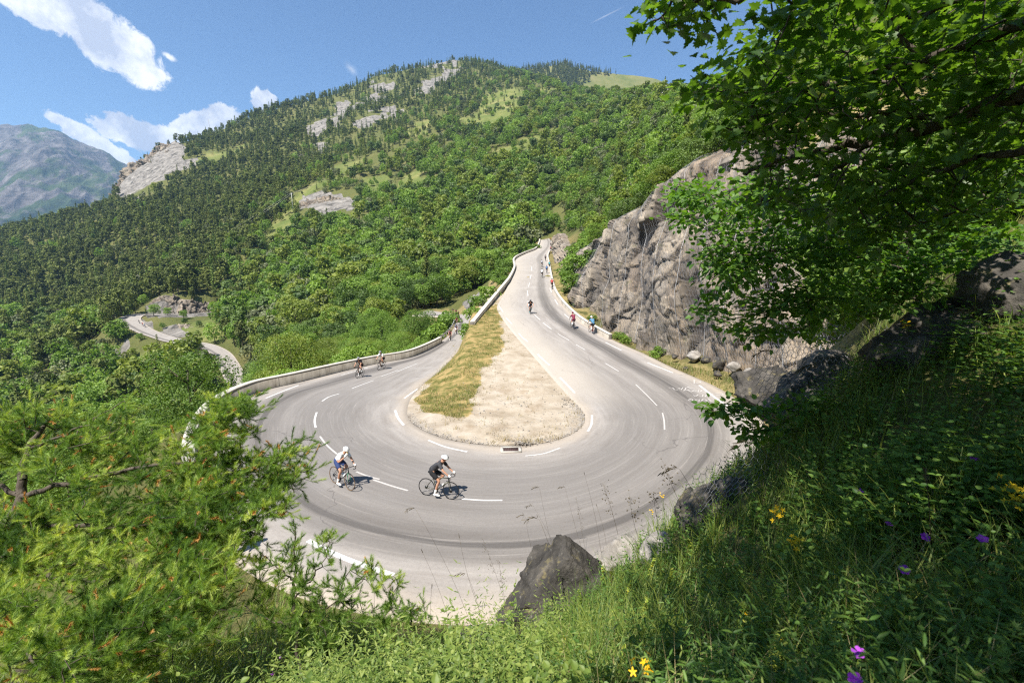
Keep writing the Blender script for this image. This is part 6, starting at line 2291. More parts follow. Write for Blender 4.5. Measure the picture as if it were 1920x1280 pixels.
sprigs(2600, OVATE, .042, .15, .42, .6, 9, -60, 74, 7, 11)
sprigs(1300, SLIM, .07, .18, .5, .6, 8, -55, 55, 8, 12)
sprigs(1700, PALM, .055, .12, .34, .6, 7, -10, 56, 2, 13, .5)
sprigs(1500, OVATE, .060, .25, .6, 3.2, 7.5, 34, 56, 7, 18, .2)
sprigs(1100, SLIM, .06, .2, .55, 1.2, 6, 8, 58, 10, 26, .2)
sprigs(1200, OVATE, .045, .15, .45, 2.2, 9, 12, 56, 7, 16, .3)
sprigs(700, OVATE, .055, .15, .35, .8, 6, -52, -15, 5, 14)
hm2 = hm; hm = MB()
sprigs(2600, SLIM, .065, .25, .62, .9, 6, -54, 8, 11, 21, .2)
sprigs(1500, OVATE, .05, .25, .6, .9, 6, -54, 8, 8, 22, .2)
sprigs(900, SLIM, .05, .2, .5, .7, 4, 0, 40, 12, 23, .2)
sprigs(900, SLIM, .06, .45, .95, 1.9, 4.6, -32, 0, 14, 24, .1)
sprigs(500, OVATE, .05, .4, .8, 2.2, 5.5, -30, 4, 9, 25, .1)
tag(hm.build('tall_weeds', [material('weed_leaf', f_leaf((.09, .15, .025), (.17, .245, .045), (.28, .34, .08), .4, (1.3, 1.3, .5), .5, .35, 0))]), 'light green leafy weeds along the sunny edge of the bank', 'weeds', None, 'stuff')
hm = hm2
tag(hm.build('ground_cover', [MAT_HERB]), 'leafy green herbs growing through the grass of the bank', 'herbs', None, 'stuff')
# cut stems, thin and upright
sm_ = MB()
p = bank_points(1600, .7, 8, -55, 55, .1, 15)
blades(sm_, p, rng.uniform(.25, .6, len(p)), np.full(len(p), .003), .35, 4)
tag(sm_.build('stems', [MAT_STEM]), 'thin green stems standing in the grass of the bank', 'herbs', None, 'stuff')

# ------------------------------------------------------------------ flowers, each a plant of its own
MAT_PURPLE = material('purple_petal', f_leaf((.26, .03, .42), (.36, .04, .52), (.46, .08, .60), .3, (1.1, 1, 1.1), .6, .2, 0))
MAT_PINK = material('pink_petal', f_leaf((.42, .20, .50), (.52, .28, .60), (.62, .42, .68), .3, (1, 1, 1), .6, .2, 0))
MAT_YELLOW = material('yellow_petal', f_leaf((.70, .40, .01), (.82, .52, .015), (.88, .62, .03), .25, (1, 1, 1), .6, .2, 0))
MAT_LEMON = material('pale_yellow_bract', f_leaf((.24, .34, .05), (.38, .46, .07), (.58, .60, .12), .4, (1.1, 1.1, .7), .6, .2, 0))
MAT_VIOLET = material('violet_petal', f_leaf((.09, .035, .32), (.13, .05, .42), (.2, .1, .5), .3, (1, 1, 1), .6, .2, 0))
PETAL = fan([(0, -.06), (.35, -.34), (.75, -.42), (1.0, -.16), (1.0, .16), (.75, .42), (.35, .34), (0, .06)], .05, .15)
SMALLP = fan([(0, -.05), (.4, -.22), (.85, -.15), (1.0, 0), (.85, .15), (.4, .22), (0, .05)], .1, .1)


def bend_stem(b, t, bow):
    s = np.linspace(0, 1, 7)[:, None]
    b, t = np.asarray(b, float), np.asarray(t, float)
    side = np.array([bow, bow * .4, 0])
    return b + (t - b) * s + side * np.sin(s * PI) * np.linalg.norm(t - b)


def disc(mb, c, nrm_, n, proto_, size, cup=.25):
    a = np.arange(n) * 2 * PI / n + rng.random() * 6
    fa_, fb_ = frames(norm(np.asarray(nrm_, float))[None])
    nn = norm(np.asarray(nrm_, float))
    d = np.cos(a)[:, None] * fa_ + np.sin(a)[:, None] * fb_ + nn * cup
    instances(mb, proto_, mat34(basis(norm(d), np.tile(nn, (n, 1)), size * rng.uniform(.9, 1.1, n)), np.tile(c, (n, 1))))


def flower(name, px, py, h, label, kind, group=None, bow=.06):
    t = ray_ground(px, py, h, .45, 9)
    b = np.array([t[0] + rng.uniform(-.08, .08), t[1] + rng.uniform(0, .1), 0]); b[2] = gz(b[0], b[1]) - .02
    o = empty(name, tuple(b), label, 'flower', group)
    st = MB(); P = bend_stem((0, 0, 0), t - b, bow)
    st.tube(P, .0018, 4)
    fl = MB()
    view = norm(np.array([0, 0, CZ]) - t)
    nn = norm(view * .6 + np.array([0, 0, .8]) + rng.normal(0, .25, 3))
    c = t - b
    if kind == 'geranium':
        disc(fl, c, nn, 5, PETAL, .022); mat = MAT_PURPLE
    elif kind == 'scabious':
        for q_ in range(2):
            disc(fl, c + nn * .004 * q_, nn, 9, SMALLP, .017 - .005 * q_, .2 + .3 * q_)
        mat = MAT_PINK
    elif kind == 'bell':
        for q_ in range(4):
            disc(fl, P[-1 - (q_ // 2)] + rng.normal(0, .012, 3), rdir(1)[0] + [0, 0, .3], 5, SMALLP, .011, .8)
        mat = MAT_VIOLET
    elif kind == 'wort':
        for q_ in range(9):
            cc = c + rng.normal(0, .026, 3)
            disc(fl, cc, nn + rng.normal(0, .4, 3), 5, SMALLP, .020, .2)
            st.tube([P[-2], (P[-2] + cc) / 2 + [0, 0, .004], cc], .0011, 3)
        mat = MAT_YELLOW
    elif kind == 'rattle':
        for q_ in range(16):
            f_ = .45 + .55 * q_ / 16
            pp_ = P[0] + (P[-1] - P[0]) * f_ + np.sin(f_ * PI) * np.array([bow, bow * .4, 0]) * np.linalg.norm(P[-1] - P[0])
            disc(fl, pp_, (rng.normal(0, .5), rng.normal(0, .5), 1), 3, OVATE, .042 * (1.2 - .6 * f_), .7)
        mat = MAT_LEMON
    st.build('stem', MAT_STEM, o)
    fl.build('blossom', mat, o)
    if kind == 'rattle':
        yb = MB()
        for q_ in range(5):
            f_ = .7 + .3 * q_ / 5
            pp_ = P[0] + (P[-1] - P[0]) * f_ + np.sin(f_ * PI) * np.array([bow, bow * .4, 0]) * np.linalg.norm(P[-1] - P[0]) + rng.normal(0, .008, 3)
            disc(yb, pp_, rdir(1)[0] + [0, 0, .5], 4, SMALLP, .012, .8)
        yb.build('petals', MAT_YELLOW, o)
    return o


for px, py, h, lab in [(1842, 1010, .34, 'large purple geranium blossom in the sunlit grass patch'), (1697, 1068, .32, 'deep purple geranium blossom below the sunlit grass patch'), (1615, 920, .3, 'small purple geranium blossom in shade under the grass crest'),
                       (1827, 860, .3, 'dark purple geranium blossom high in the shaded herbs'), (1603, 1272, .36, 'purple geranium blossom at the very bottom edge of the herbs'), (1735, 1006, .28, 'tiny purple geranium bud left of the large blossom'),
                       (510, 1262, .34, 'bright magenta geranium blossom at the bottom among grass'), (1668, 981, .26, 'faded purple geranium blossom in the shaded grass'), (1610, 1222, .3, 'pale purple geranium blossom low in the dark herbs')]:
    flower('geranium', px, py, h, lab, 'geranium', None)
for px, py, h, lab in [(138, 1076, .62, 'pink scabious on a tall stem before the large pine'), (146, 1094, .58, 'lower pink scabious bloom beside the tall one'), (167, 1238, .42, 'mauve scabious low in the herbs under the pine'), (526, 1231, .42, 'pale pink scabious above the magenta geranium'),
                       (541, 1244, .40, 'lilac scabious just right of the pale pink one'), (616, 1252, .4, 'pink scabious bloom right of the young pine'), (97, 1197, .45, 'small mauve scabious below the tall pair'), (334, 1150, .5, 'drooping lilac scabious by the leafy sapling'), (258, 1206, .4, 'purple pink scabious in the tangle under the pine')]:
    flower('scabious', px, py, h, lab, 'scabious', None, .1)
for px, py, h, lab in [(875, 1172, .35, 'violet bellflower beside the flat dark rock'), (945, 1150, .35, 'violet bellflower in front of the pointed boulder'), (818, 1178, .4, 'violet bellflower cluster left of the flat dark rock')]:
    flower('bellflower', px, py, h, lab, 'bell')
for px, py, h, lab in [(1458, 962, .5, 'yellow blossom cluster against the shaded lichen rock'), (1487, 1014, .45, 'small yellow blossom right below the cluster by the lichen rock'), (1212, 1252, .42, 'big blurred yellow blossom head at the bottom edge'), (1702, 610, .55, 'yellow blossom cluster in front of the dark outcrop'),
                       (1222, 958, .5, 'dull yellow blossom cluster against the road beside small grey rock'), (1242, 930, .52, 'single yellow tuft above the dull yellow cluster'), (1892, 905, .4, 'orange yellow bud cluster at the edge of the sunlit grass'), (1905, 940, .36, 'lower orange bud cluster at the edge of the sunlit grass'), (1028, 1128, .4, 'bright yellow bloom in front of the pointed boulder base')]:
    flower('yellow_wort', px, py, h, lab, 'wort')
kk = 0
for px, py, h in [(990, 1110, .42), (1010, 1170, .4), (1085, 1105, .4), (1130, 1060, .42), (1185, 1085, .4), (1228, 1045, .4), (1262, 1065, .38), (1150, 1140, .4), (1060, 1190, .4), (1215, 1120, .4), (1290, 1010, .38), (1330, 1060, .36), (1310, 900, .36), (1110, 1230, .38), (1170, 1210, .38), (960, 1210, .36), (1270, 1150, .36), (1390, 1130, .36), (1460, 1190, .34), (700, 1240, .36), (850, 1230, .38)]:
    flower('rattle_plant', px, py, h, 'herb with a leafy pale yellow flower spike rising from the bank', 'rattle', 'yellow spiked herbs on the bank', rng.uniform(-.08, .08)); kk += 1

# ------------------------------------------------------------------ seeding grasses standing against the asphalt
MAT_SEED = material('grass_head', f_leaf((.075, .060, .035), (.12, .095, .055), (.20, .16, .09), .25, (1.1, 1, .8), .7, .2, 0))
GRAIN = fan([(0, -.01), (.3, -.075), (.7, -.06), (1.0, 0), (.7, .06), (.3, .075), (0, .01)], .3, 0)


def stalk(px, py, bx, by, kind, label, h=.8, group=None):
    """tip pixel and the pixel where it leaves the bank"""
    b = ray_ground(bx, by, .02, .8, 12)
    dx, dy, dz = ray(px, py)
    Y = b[1] * rng.uniform(.92, 1.04)
    t = np.array([dx / dy * Y, Y, CZ + dz / dy * Y])
    o = empty('grass_stalk', tuple(b), label, 'grass stalk', group)
    st = MB(); hd = MB()
    P = bend_stem((0, 0, 0), t - b, rng.uniform(-.05, .05))
    L = np.linalg.norm(t - b)
    st.tube(P, np.linspace(.0032, .0017, 7), 4)
    ax = norm(P[-1] - P[-2])
    lat = norm(np.array([1.0 if bx > px else -1.0, .1, 0])) * -1
    if kind == 'brome':
        q_ = [P[-1]]
        d = ax.copy()
        for k in range(7):
            d = norm(d + lat * .32 + np.array([0, 0, -.22])); q_.append(q_[-1] + d * .03)
        st.tube(q_, .0011, 3)
        for k in range(1, 8):
            for s in range(2):
                dd = norm(q_[min(k, 7)] - q_[k - 1] + rng.normal(0, .010, 3) + np.array([0, 0, -.012]))
                a = q_[k] + dd * .012
                instances(hd, GRAIN, mat34(basis(np.stack([dd, dd]), rdir(2), np.array([.072, .066])), np.stack([a, a])))
    elif kind == 'quaking':
        for k in range(36):
            f_ = rng.uniform(.62, 1.0)
            pp_ = P[0] + (P[-1] - P[0]) * f_
            e = pp_ + np.array([rng.normal(0, .055), rng.normal(0, .04), rng.normal(.01, .03)]) * (1.25 - f_ * .5)
            st.tube([pp_, (pp_ + e) / 2 + [0, 0, .012], e], .0006, 3)
            instances(hd, (PEB[0], PEB[1]), mat34(basis(rdir(1), rdir(1), np.array([.0105])), e[None]))
    else:
        n = 70
        f_ = rng.uniform(0, 1, n)
        pp_ = P[-1] - ax * (.10 * f_)[:, None] + rng.normal(0, .004, (n, 3))
        instances(hd, GRAIN, mat34(basis(norm(ax + rdir(n) * .45), rdir(n), np.full(n, .022)), pp_))
    st.build('stalk', MAT_DRYSTEM, o)
    hd.build('grass_head', MAT_SEED, o)


for a in [(1000, 948, 1068, 1120, 'brome', 'drooping brome seed head arching left of the pointed boulder'), (985, 968, 1045, 1140, 'brome', 'second drooping brome head just under the upper arching one'), (1012, 975, 1060, 1150, 'brome', 'brome head with fanned spikelets beside the boulder top'),
          (1095, 885, 1130, 1060, 'spike', 'dense dark grass spike standing above the boulder'), (1118, 945, 1140, 1070, 'spike', 'thin dark grass spike right above the boulder'), (1060, 915, 1110, 1090, 'brome', 'thin nodding grass head above the road edge line'), (1012, 915, 1060, 1100, 'brome', 'small nodding grass head near the near cyclist'),
          (1130, 905, 1170, 1060, 'quaking', 'airy quaking grass with dark dots over the boulder'), (1080, 930, 1110, 1090, 'quaking', 'airy quaking grass left over the boulder'), (1180, 930, 1210, 1040, 'quaking', 'airy quaking grass between boulder and small grey rock'), (1225, 925, 1250, 1030, 'quaking', 'airy quaking grass by the dull yellow cluster'),
          (905, 1010, 960, 1180, 'quaking', 'airy quaking grass left of the pointed boulder'), (935, 1050, 960, 1190, 'quaking', 'low airy quaking grass by the boulder flank'), (780, 955, 890, 1190, 'brome', 'tall thin grass head leaning over the bare asphalt'), (790, 1030, 850, 1190, 'spike', 'thin curved grass spike over the pale asphalt'),
          (860, 1000, 920, 1190, 'spike', 'slender upright grass spike over the bare asphalt'), (875, 1075, 900, 1200, 'brome', 'low brome head by the flat dark rock'), (810, 1095, 812, 1215, 'spike', 'dark dense spike right of the pine seedling'), (700, 1060, 700, 1230, 'spike', 'dark blurred grass spike in front of the young pine'),
          (1275, 880, 1330, 990, 'brome', 'thin grass head before the road under the hazel branch'), (1245, 872, 1300, 985, 'quaking', 'airy grass over the asphalt by the lichen rock'), (1420, 830, 1500, 930, 'brome', 'pale grass head over the lichen rock'), (1450, 660, 1530, 820, 'brome', 'pale bowed grass head before the netting'),
          (1540, 690, 1600, 850, 'brome', 'pale grass head in front of the sagging netting'), (1840, 590, 1880, 760, 'brome', 'long pale grass head before the dark outcrop'), (1735, 880, 1745, 1050, 'spike', 'tall brown grass spike in the shaded herbs'), (1620, 1230, 1640, 1275, 'spike', 'short grass spike at the bottom of the dark herbs')]:
    stalk(*a)

# leafy sapling in front of the pine
sb = ray_ground(318, 1190, .02, 1.2, 9)
tp_ = [at(322, 1120, sb[1]), at(326, 1060, sb[1] * 1.01), at(324, 1005, sb[1] * 1.02)]
o = empty('young_shrub', tuple(sb), 'small light green sapling with oval leaves in front of the large pine', 'sapling')
st = MB(); P = smooth_path(np.array([sb] + tp_) - sb, 14); st.tube(P, np.linspace(.006, .002, 14), 5); st.build('stem', MAT_BARK, o)
lf = MB(); n = 44
f_ = rng.uniform(.25, 1.0, n); pp_ = P[(f_ * 13).astype(int)]
a = rng.random(n) * 6.28
d = np.stack([np.cos(a), np.sin(a), .3 + rng.normal(0, .25, n)], -1)
instances(lf, OVATE, mat34(basis(norm(d), np.tile([0, -.2, 1.0], (n, 1)) + .3 * rdir(n), rng.uniform(.07, .12, n)), pp_))
lf.build('foliage', material('sapling_leaf', f_leaf((.09, .15, .035), (.13, .21, .05), (.19, .28, .08), .35, (1.3, 1.3, .6), .5, .35, 0)), o)
# ------------------------------------------------------------------ bicycle
MAT_TYRE = plain('tyre_rubber', (.018, .018, .018), .8, 0, .3)
MAT_TAN = plain('tan_sidewall', (.36, .21, .09), .8, 0, .3)
MAT_BLACKPAINT = plain('black_paint', (.016, .017, .019), .3, .0, .5)
MAT_OLIVE = plain('olive_paint', (.055, .055, .03), .35, 0, .5)
MAT_TEAL = plain('green_paint', (.03, .22, .10), .35, 0, .5)
MAT_ALLOY = plain('alloy', (.30, .30, .31), .35, .9, .5)
MAT_WHITE = plain('white_cloth', (.78, .78, .76), .7, 0, .3, .05)
MAT_SKIN = plain('skin', (.46, .24, .15), .55, 0, .4, .08, 12)


def mats_plain(n, c):
    return plain(n, c, .75, 0, .25, .10, 14)


CLOTH = {k: mats_plain('cloth_' + k, c) for k, c in dict(black=(.018, .018, .020), charcoal=(.05, .05, .055), navy=(.03, .05, .14), blue=(.03, .11, .26), skyblue=(.07, .20, .32), maroon=(.16, .02, .045), red=(.34, .035, .03),
                                                         white=(.76, .76, .74), grey=(.30, .31, .33), pink=(.28, .09, .12), teal=(.02, .25, .28), brown=(.20, .06, .035)).items()}
WR = .337


def ring(mb, c, R, r, nseg=40, ns=8, mi=0, flat=1.0):
    th = np.linspace(0, 2 * PI, nseg, endpoint=False)
    ph_ = np.linspace(0, 2 * PI, ns, endpoint=False)
    V = np.stack([(R + r * np.cos(ph_)[None]) * np.cos(th)[:, None], np.broadcast_to(r * flat * np.sin(ph_)[None], (nseg, ns)), (R + r * np.cos(ph_)[None]) * np.sin(th)[:, None]], -1).reshape(-1, 3) + c
    i = np.arange(nseg)[:, None] * ns + np.arange(ns)[None]
    j = np.arange(nseg)[:, None] * ns + (np.arange(ns)[None] + 1) % ns
    i2 = ((np.arange(nseg)[:, None] + 1) % nseg) * ns + np.arange(ns)[None]
    j2 = ((np.arange(nseg)[:, None] + 1) % nseg) * ns + (np.arange(ns)[None] + 1) % ns
    mb.add(V, None, np.stack([i, j, j2, i2], -1).reshape(-1, 4), .5, mi)


def make_bike(frame_mat, side_mat, label, bars='drop', fork_mat=None):
    root = empty('bicycle', (0, 0, 0), label, 'bicycle')
    for nm, cx in (('rear_wheel', -.41), ('front_wheel', .59)):
        w = MB(); ring(w, np.array([0, 0, 0]), .312, .010, 40, 6, 0, 1.1)
        for k in range(20):
            a = k * 2 * PI / 20
            w.tube([(0, .02 * (-1) ** k, 0), (.305 * math.cos(a), 0, .305 * math.sin(a))], .0014, 3)
        w.tube([(0, -.05, 0), (0, .05, 0)], .018, 8)
        if cx < 0:
            for q_ in range(4):
                w.tube([(0, -.030 - .006 * q_, 0), (0, -.034 - .006 * q_, 0)], .062 - .009 * q_, 14)
        else:
            w.tube([(0, -.042, 0), (0, -.045, 0)], .07, 16)
        wo_ = w.build('wheel', MAT_BLACKPAINT, root, True, (cx, 0, WR))
        t = MB(); ring(t, np.array([0, 0, 0]), .325, .0135, 48, 8); t.build('tyre', MAT_TYRE, wo_, True)
        if side_mat:
            s_ = MB()
            for y in (-1, 1):
                ring(s_, np.array([0, .0085 * y, 0]), .317, .006, 48, 6)
            s_.build('sidewall', side_mat, wo_, True)
    f = MB()
    bb, st_, hb, ht = (0, 0, .27), (-.155, 0, .78), (.505, 0, .67), (.475, 0, .82)
    f.tube([bb, st_], .017, 8); f.tube([bb, (.5, 0, .685)], .024, 8); f.tube([(-.148, 0, .755), (.478, 0, .79)], .017, 8); f.tube([hb, ht], .021, 8)
    for y in (-1, 1):
        f.tube([(-.02, .03 * y, .27), (-.41, .06 * y, WR)], .0095, 6); f.tube([(-.14, .02 * y, .72), (-.41, .06 * y, WR)], .0085, 6)
    f.build('frame', frame_mat, root, True)
    fk = MB()
    for y in (-1, 1):
        fk.tube([(.507, .02 * y, .67), (.515, .05 * y, .60), (.55, .055 * y, .45), (.59, .055 * y, WR)], (.016, .015, .012, .009), 6)
    fk.build('fork', fork_mat or frame_mat, root, True)
    sp = MB(); sp.tube([st_, (-.195, 0, .92)], .0135, 8); sp.build('seat_post', MAT_BLACKPAINT, root, True)
    sa = MB(); sa.tube([(-.345, 0, .935), (-.30, 0, .945), (-.20, 0, .945), (-.08, 0, .935), (-.05, 0, .925)], (.035, .062, .05, .022, .015), 10); sa.build('saddle', MAT_BLACKPAINT, root, True)
    hbm = MB(); hbm.tube([(.478, 0, .82), (.47, 0, .87), (.54, 0, .90)], .017, 8)
    if bars == 'drop':
        hbm.tube([(.54, -.2, .905), (.54, -.1, .903), (.54, 0, .90), (.54, .1, .903), (.54, .2, .905)], .014, 8)
        for y in (-1, 1):
            hbm.tube([(.54, .2 * y, .905), (.60, .205 * y, .905), (.635, .207 * y, .86), (.615, .21 * y, .80), (.55, .215 * y, .775), (.49, .215 * y, .775)], .013, 8)
            hbm.tube([(.60, .205 * y, .91), (.65, .205 * y, .935), (.66, .205 * y, .965)], (.016, .018, .013), 8)
            hbm.tube([(.655, .207 * y, .94), (.675, .21 * y, .88), (.655, .212 * y, .81)], .005, 5)
    else:
        hbm.tube([(.50, -.34, .93), (.53, -.15, .91), (.54, 0, .90), (.53, .15, .91), (.50, .34, .93)], .015, 8)
    hbm.build('handlebar', MAT_BLACKPAINT, root, True)
    c = MB(); c.tube([(0, -.045, .27), (0, -.052, .27)], .088, 24); c.tube([(0, -.07, .27), (.04, -.075, .105)], .012, 6); c.tube([(0, .07, .27), (-.04, .075, .435)], .012, 6)
    c.box((.045, -.115, .095), (.08, .07, .018)); c.box((-.045, .115, .445), (.08, .07, .018))
    c.build('crankset', MAT_BLACKPAINT, root)
    ch = MB(); ch.tube([(-.41, -.045, WR + .045), (0, -.05, .355)], .005, 4); ch.tube([(-.41, -.045, WR - .06), (-.36, -.045, .22), (0, -.05, .185)], .005, 4); ch.build('chain', MAT_ALLOY, root)
    bo = MB(); bo.tube([(.12, 0, .385), (.15, 0, .42), (.255, 0, .525), (.27, 0, .545), (.285, 0, .56)], (.036, .036, .036, .024, .018), 10); bo.build('bottle', MAT_WHITE, root, True)
    return root


def copy_tree(o, parent=None):
    c = o.copy(); COL.objects.link(c); c.parent = parent
    for ch in list(o.children):
        copy_tree(ch, c)
    return c


# ------------------------------------------------------------------ people: one skinned surface, clothes over it
def skin_mesh(name, nodes, edges, mat, sub=2, grow_=0.0):
    keys = list(nodes)
    me = bpy.data.meshes.new(name)
    me.from_pydata([nodes[k][0] for k in keys], [(keys.index(a), keys.index(b)) for a, b in edges], [])
    o = bpy.data.objects.new(name, me); COL.objects.link(o)
    sk = o.modifiers.new('skin', 'SKIN'); sk.use_smooth_shade = True
    sd = o.modifiers.new('sub', 'SUBSURF'); sd.levels = sub; sd.render_levels = sub
    for k, d in zip(keys, me.skin_vertices[0].data):
        r = nodes[k][1]
        rx, ry = (r if isinstance(r, tuple) else (r, r))
        d.radius = (rx + grow_, ry + grow_)
        d.use_root = (k == keys[0])
    dg = bpy.context.evaluated_depsgraph_get()
    out = bpy.data.meshes.new_from_object(o.evaluated_get(dg))
    bpy.data.objects.remove(o)
    out.name = name
    out.materials.clear(); out.materials.append(mat)
    return out


def ellipsoid(mb, c, r, nu=16, nv=10, v0=0.0, v1=PI, rot=None):
    u = np.linspace(0, 2 * PI, nu, endpoint=False); v = np.linspace(v0, v1, nv)
    V = np.stack([np.sin(v)[:, None] * np.cos(u)[None], np.sin(v)[:, None] * np.sin(u)[None], np.cos(v)[:, None] * np.ones(nu)[None]], -1).reshape(-1, 3) * np.asarray(r)
    if rot is not None:
        V = V @ np.asarray(rot).T
    i = np.arange(nv - 1)[:, None] * nu + np.arange(nu)[None]; j = np.arange(nv - 1)[:, None] * nu + (np.arange(nu)[None] + 1) % nu
    mb.add(V + np.asarray(c), None, np.stack([i, i + nu, j + nu, j], -1).reshape(-1, 4))


def ry(a):
    return np.array([[math.cos(a), 0, math.sin(a)], [0, 1, 0], [-math.sin(a), 0, math.cos(a)]])


def rider_meshes(pose):
    N = {'pelvis': ((-.20, 0, 1.005), .115), 'spine': ((-.09, 0, 1.13), .118), 'chest': ((.08, 0, 1.28), .135), 'neckbase': ((.215, 0, 1.40), .072), 'neck': ((.275, 0, 1.455), .055),
         'skull': ((.345, 0, 1.545), .090), 'crown': ((.335, 0, 1.61), .072), 'jaw': ((.405, 0, 1.495), .052)}
    E = [('pelvis', 'spine'), ('spine', 'chest'), ('chest', 'neckbase'), ('neckbase', 'neck'), ('neck', 'skull'), ('skull', 'crown'), ('skull', 'jaw')]
    arms = {1: ((.185, .165, 1.345), (.37, .225, 1.13), (.565, .205, .985), (.625, .205, .962)), -1: ((.185, -.165, 1.345), (.37, -.225, 1.13), (.565, -.205, .985), (.625, -.205, .962))}
    if pose == 'eat':
        arms[-1] = ((.185, -.165, 1.345), (.225, -.27, 1.085), (.41, -.14, 1.30), (.452, -.085, 1.40))
    if pose == 'wide':
        for s in (1, -1):
            arms[s] = ((.165, .175 * s, 1.365), (.30, .335 * s, 1.15), (.50, .335 * s, .965), (.54, .325 * s, .945))
    legs = {-1: ((-.17, -.09, .96), (.165, -.115, .675), (-.005, -.115, .205), (.03, -.117, .115)), 1: ((-.17, .09, .96), (.255, .115, .83), (-.085, .115, .535), (-.05, .117, .455))}
    for s, nm in ((1, 'l'), (-1, 'r')):
        sh, el, wr, ha = arms[s]
        N[nm + '_sho'] = (sh, .064); N[nm + '_upper'] = (tuple((np.array(sh) + el) / 2), .050); N[nm + '_elb'] = (el, .040); N[nm + '_fore'] = (tuple(np.array(el) * .6 + np.array(wr) * .4), .037); N[nm + '_wri'] = (wr, .027); N[nm + '_hand'] = (ha, .034)
        E += [('chest', nm + '_sho'), (nm + '_sho', nm + '_upper'), (nm + '_upper', nm + '_elb'), (nm + '_elb', nm + '_fore'), (nm + '_fore', nm + '_wri'), (nm + '_wri', nm + '_hand')]
        fd = norm(np.array(ha) - np.array(wr))
        dn = np.array([0, 0, -1.0]) if pose != 'eat' or s == 1 else np.array([.3, .8, .2])
        ac = norm(np.cross(fd, dn))
        for k in range(4):           # four fingers that curl round the grip, and a thumb from the side
            b0 = np.array(ha) + ac * (.012 * (k - 1.5)) * 1.5 + fd * .022
            L = (.020, .024, .023, .018)[k]
            p1 = b0 + fd * L * .6 + dn * L * .8; p2 = p1 + dn * L - fd * L * .5
            N['%s_f%da' % (nm, k)] = (tuple(p1), .009); N['%s_f%db' % (nm, k)] = (tuple(p2), .0075)
            E += [(nm + '_hand', '%s_f%da' % (nm, k)), ('%s_f%da' % (nm, k), '%s_f%db' % (nm, k))]
        p1 = np.array(ha) + ac * .035 * -s + dn * .012; N[nm + '_th'] = (tuple(p1), .010); E.append((nm + '_hand', nm + '_th'))
        hp_, kn, an, to = legs[s]
        N[nm + '_hip'] = (hp_, .098); N[nm + '_thigh'] = (tuple(np.array(hp_) * .5 + np.array(kn) * .5), .076); N[nm + '_knee'] = (kn, .056)
        N[nm + '_calf'] = (tuple(np.array(kn) * .68 + np.array(an) * .32 + np.array([-.018, 0, 0])), .055); N[nm + '_ank'] = (an, .034); N[nm + '_foot'] = ((an[0] + .055, an[1], an[2] - .065), .036); N[nm + '_toe'] = ((an[0] + .14, an[1], an[2] - .085), .028)
        E += [('pelvis', nm + '_hip'), (nm + '_hip', nm + '_thigh'), (nm + '_thigh', nm + '_knee'), (nm + '_knee', nm + '_calf'), (nm + '_calf', nm + '_ank'), (nm + '_ank', nm + '_foot'), (nm + '_foot', nm + '_toe')]
    out = {'person': (skin_mesh('person', N, E, MAT_SKIN, 2), MAT_SKIN)}

    def sub(keys, extra=None, grow_=.010, sb=2):
        n = {k: N[k] for k in keys}
        n.update(extra or {})
        return n
    # jersey: torso and sleeves to the elbow
    ks = ['chest', 'spine', 'neckbase', 'l_sho', 'l_upper', 'r_sho', 'r_upper']
    n = sub(ks); n['hem'] = ((-.17, 0, 1.045), .128); n['tail'] = ((-.225, 0, .965), .125)
    e = [('chest', 'spine'), ('spine', 'hem'), ('hem', 'tail'), ('chest', 'neckbase')]
    for nm in 'lr':
        up = np.array(N[nm + '_upper'][0]); el = np.array(N[nm + '_elb'][0])
        n[nm + '_cuff'] = (tuple(up * .55 + el * .45), .047)
        e += [('chest', nm + '_sho'), (nm + '_sho', nm + '_upper'), (nm + '_upper', nm + '_cuff')]
    out['jersey'] = (skin_mesh('jersey', n, e, CLOTH['black'], 2, .020), None)
    n = sub(['pelvis', 'l_hip', 'l_thigh', 'r_hip', 'r_thigh']); n['waist'] = ((-.145, 0, 1.075), .122); n['belly'] = ((-.085, 0, 1.14), .118)
    e = [('pelvis', 'waist'), ('waist', 'belly'), ('pelvis', 'l_hip'), ('pelvis', 'r_hip'), ('l_hip', 'l_thigh'), ('r_hip', 'r_thigh')]
    for nm in 'lr':
        th_ = np.array(N[nm + '_thigh'][0]); kn = np.array(N[nm + '_knee'][0])
        n[nm + '_hem'] = (tuple(th_ * .42 + kn * .58), .064); e.append((nm + '_thigh', nm + '_hem'))
    out['shorts'] = (skin_mesh('shorts', n, e, CLOTH['black'], 2, .022), None)
    for nm in 'lr':
        ca, an = np.array(N[nm + '_calf'][0]), np.array(N[nm + '_ank'][0])
        m_ = MB(); m_.tube([ca * .42 + an * .58, ca * .2 + an * .8, an, an + [.004, 0, -.03]], (.048, .041, .039, .038), 10)
        out[nm + '_sock'] = (m_.mesh('sock', [CLOTH['white']], True), None)
        f0 = np.array(N[nm + '_foot'][0])
        m_ = MB(); m_.tube([f0 + [-.115, 0, .005], f0 + [-.09, 0, .0], f0 + [-.03, 0, .006], f0 + [.04, 0, -.008], f0 + [.11, 0, -.022], f0 + [.145, 0, -.028]], (.022, .042, .047, .045, .036, .016), 12)
        out[nm + '_shoe'] = (m_.mesh('shoe', [CLOTH['white']], True), None)
        ha, wr = np.array(N[nm + '_hand'][0]), np.array(N[nm + '_wri'][0])
        m_ = MB(); m_.tube([wr * .9 + ha * .1, wr * .4 + ha * .6, ha + (ha - wr) * .25, ha + (ha - wr) * .6], (.034, .042, .044, .030), 10)
        out[nm + '_glove'] = (m_.mesh('glove', [CLOTH['white']], True), None)
    h = np.array(N['skull'][0])
    R = ry(.30)
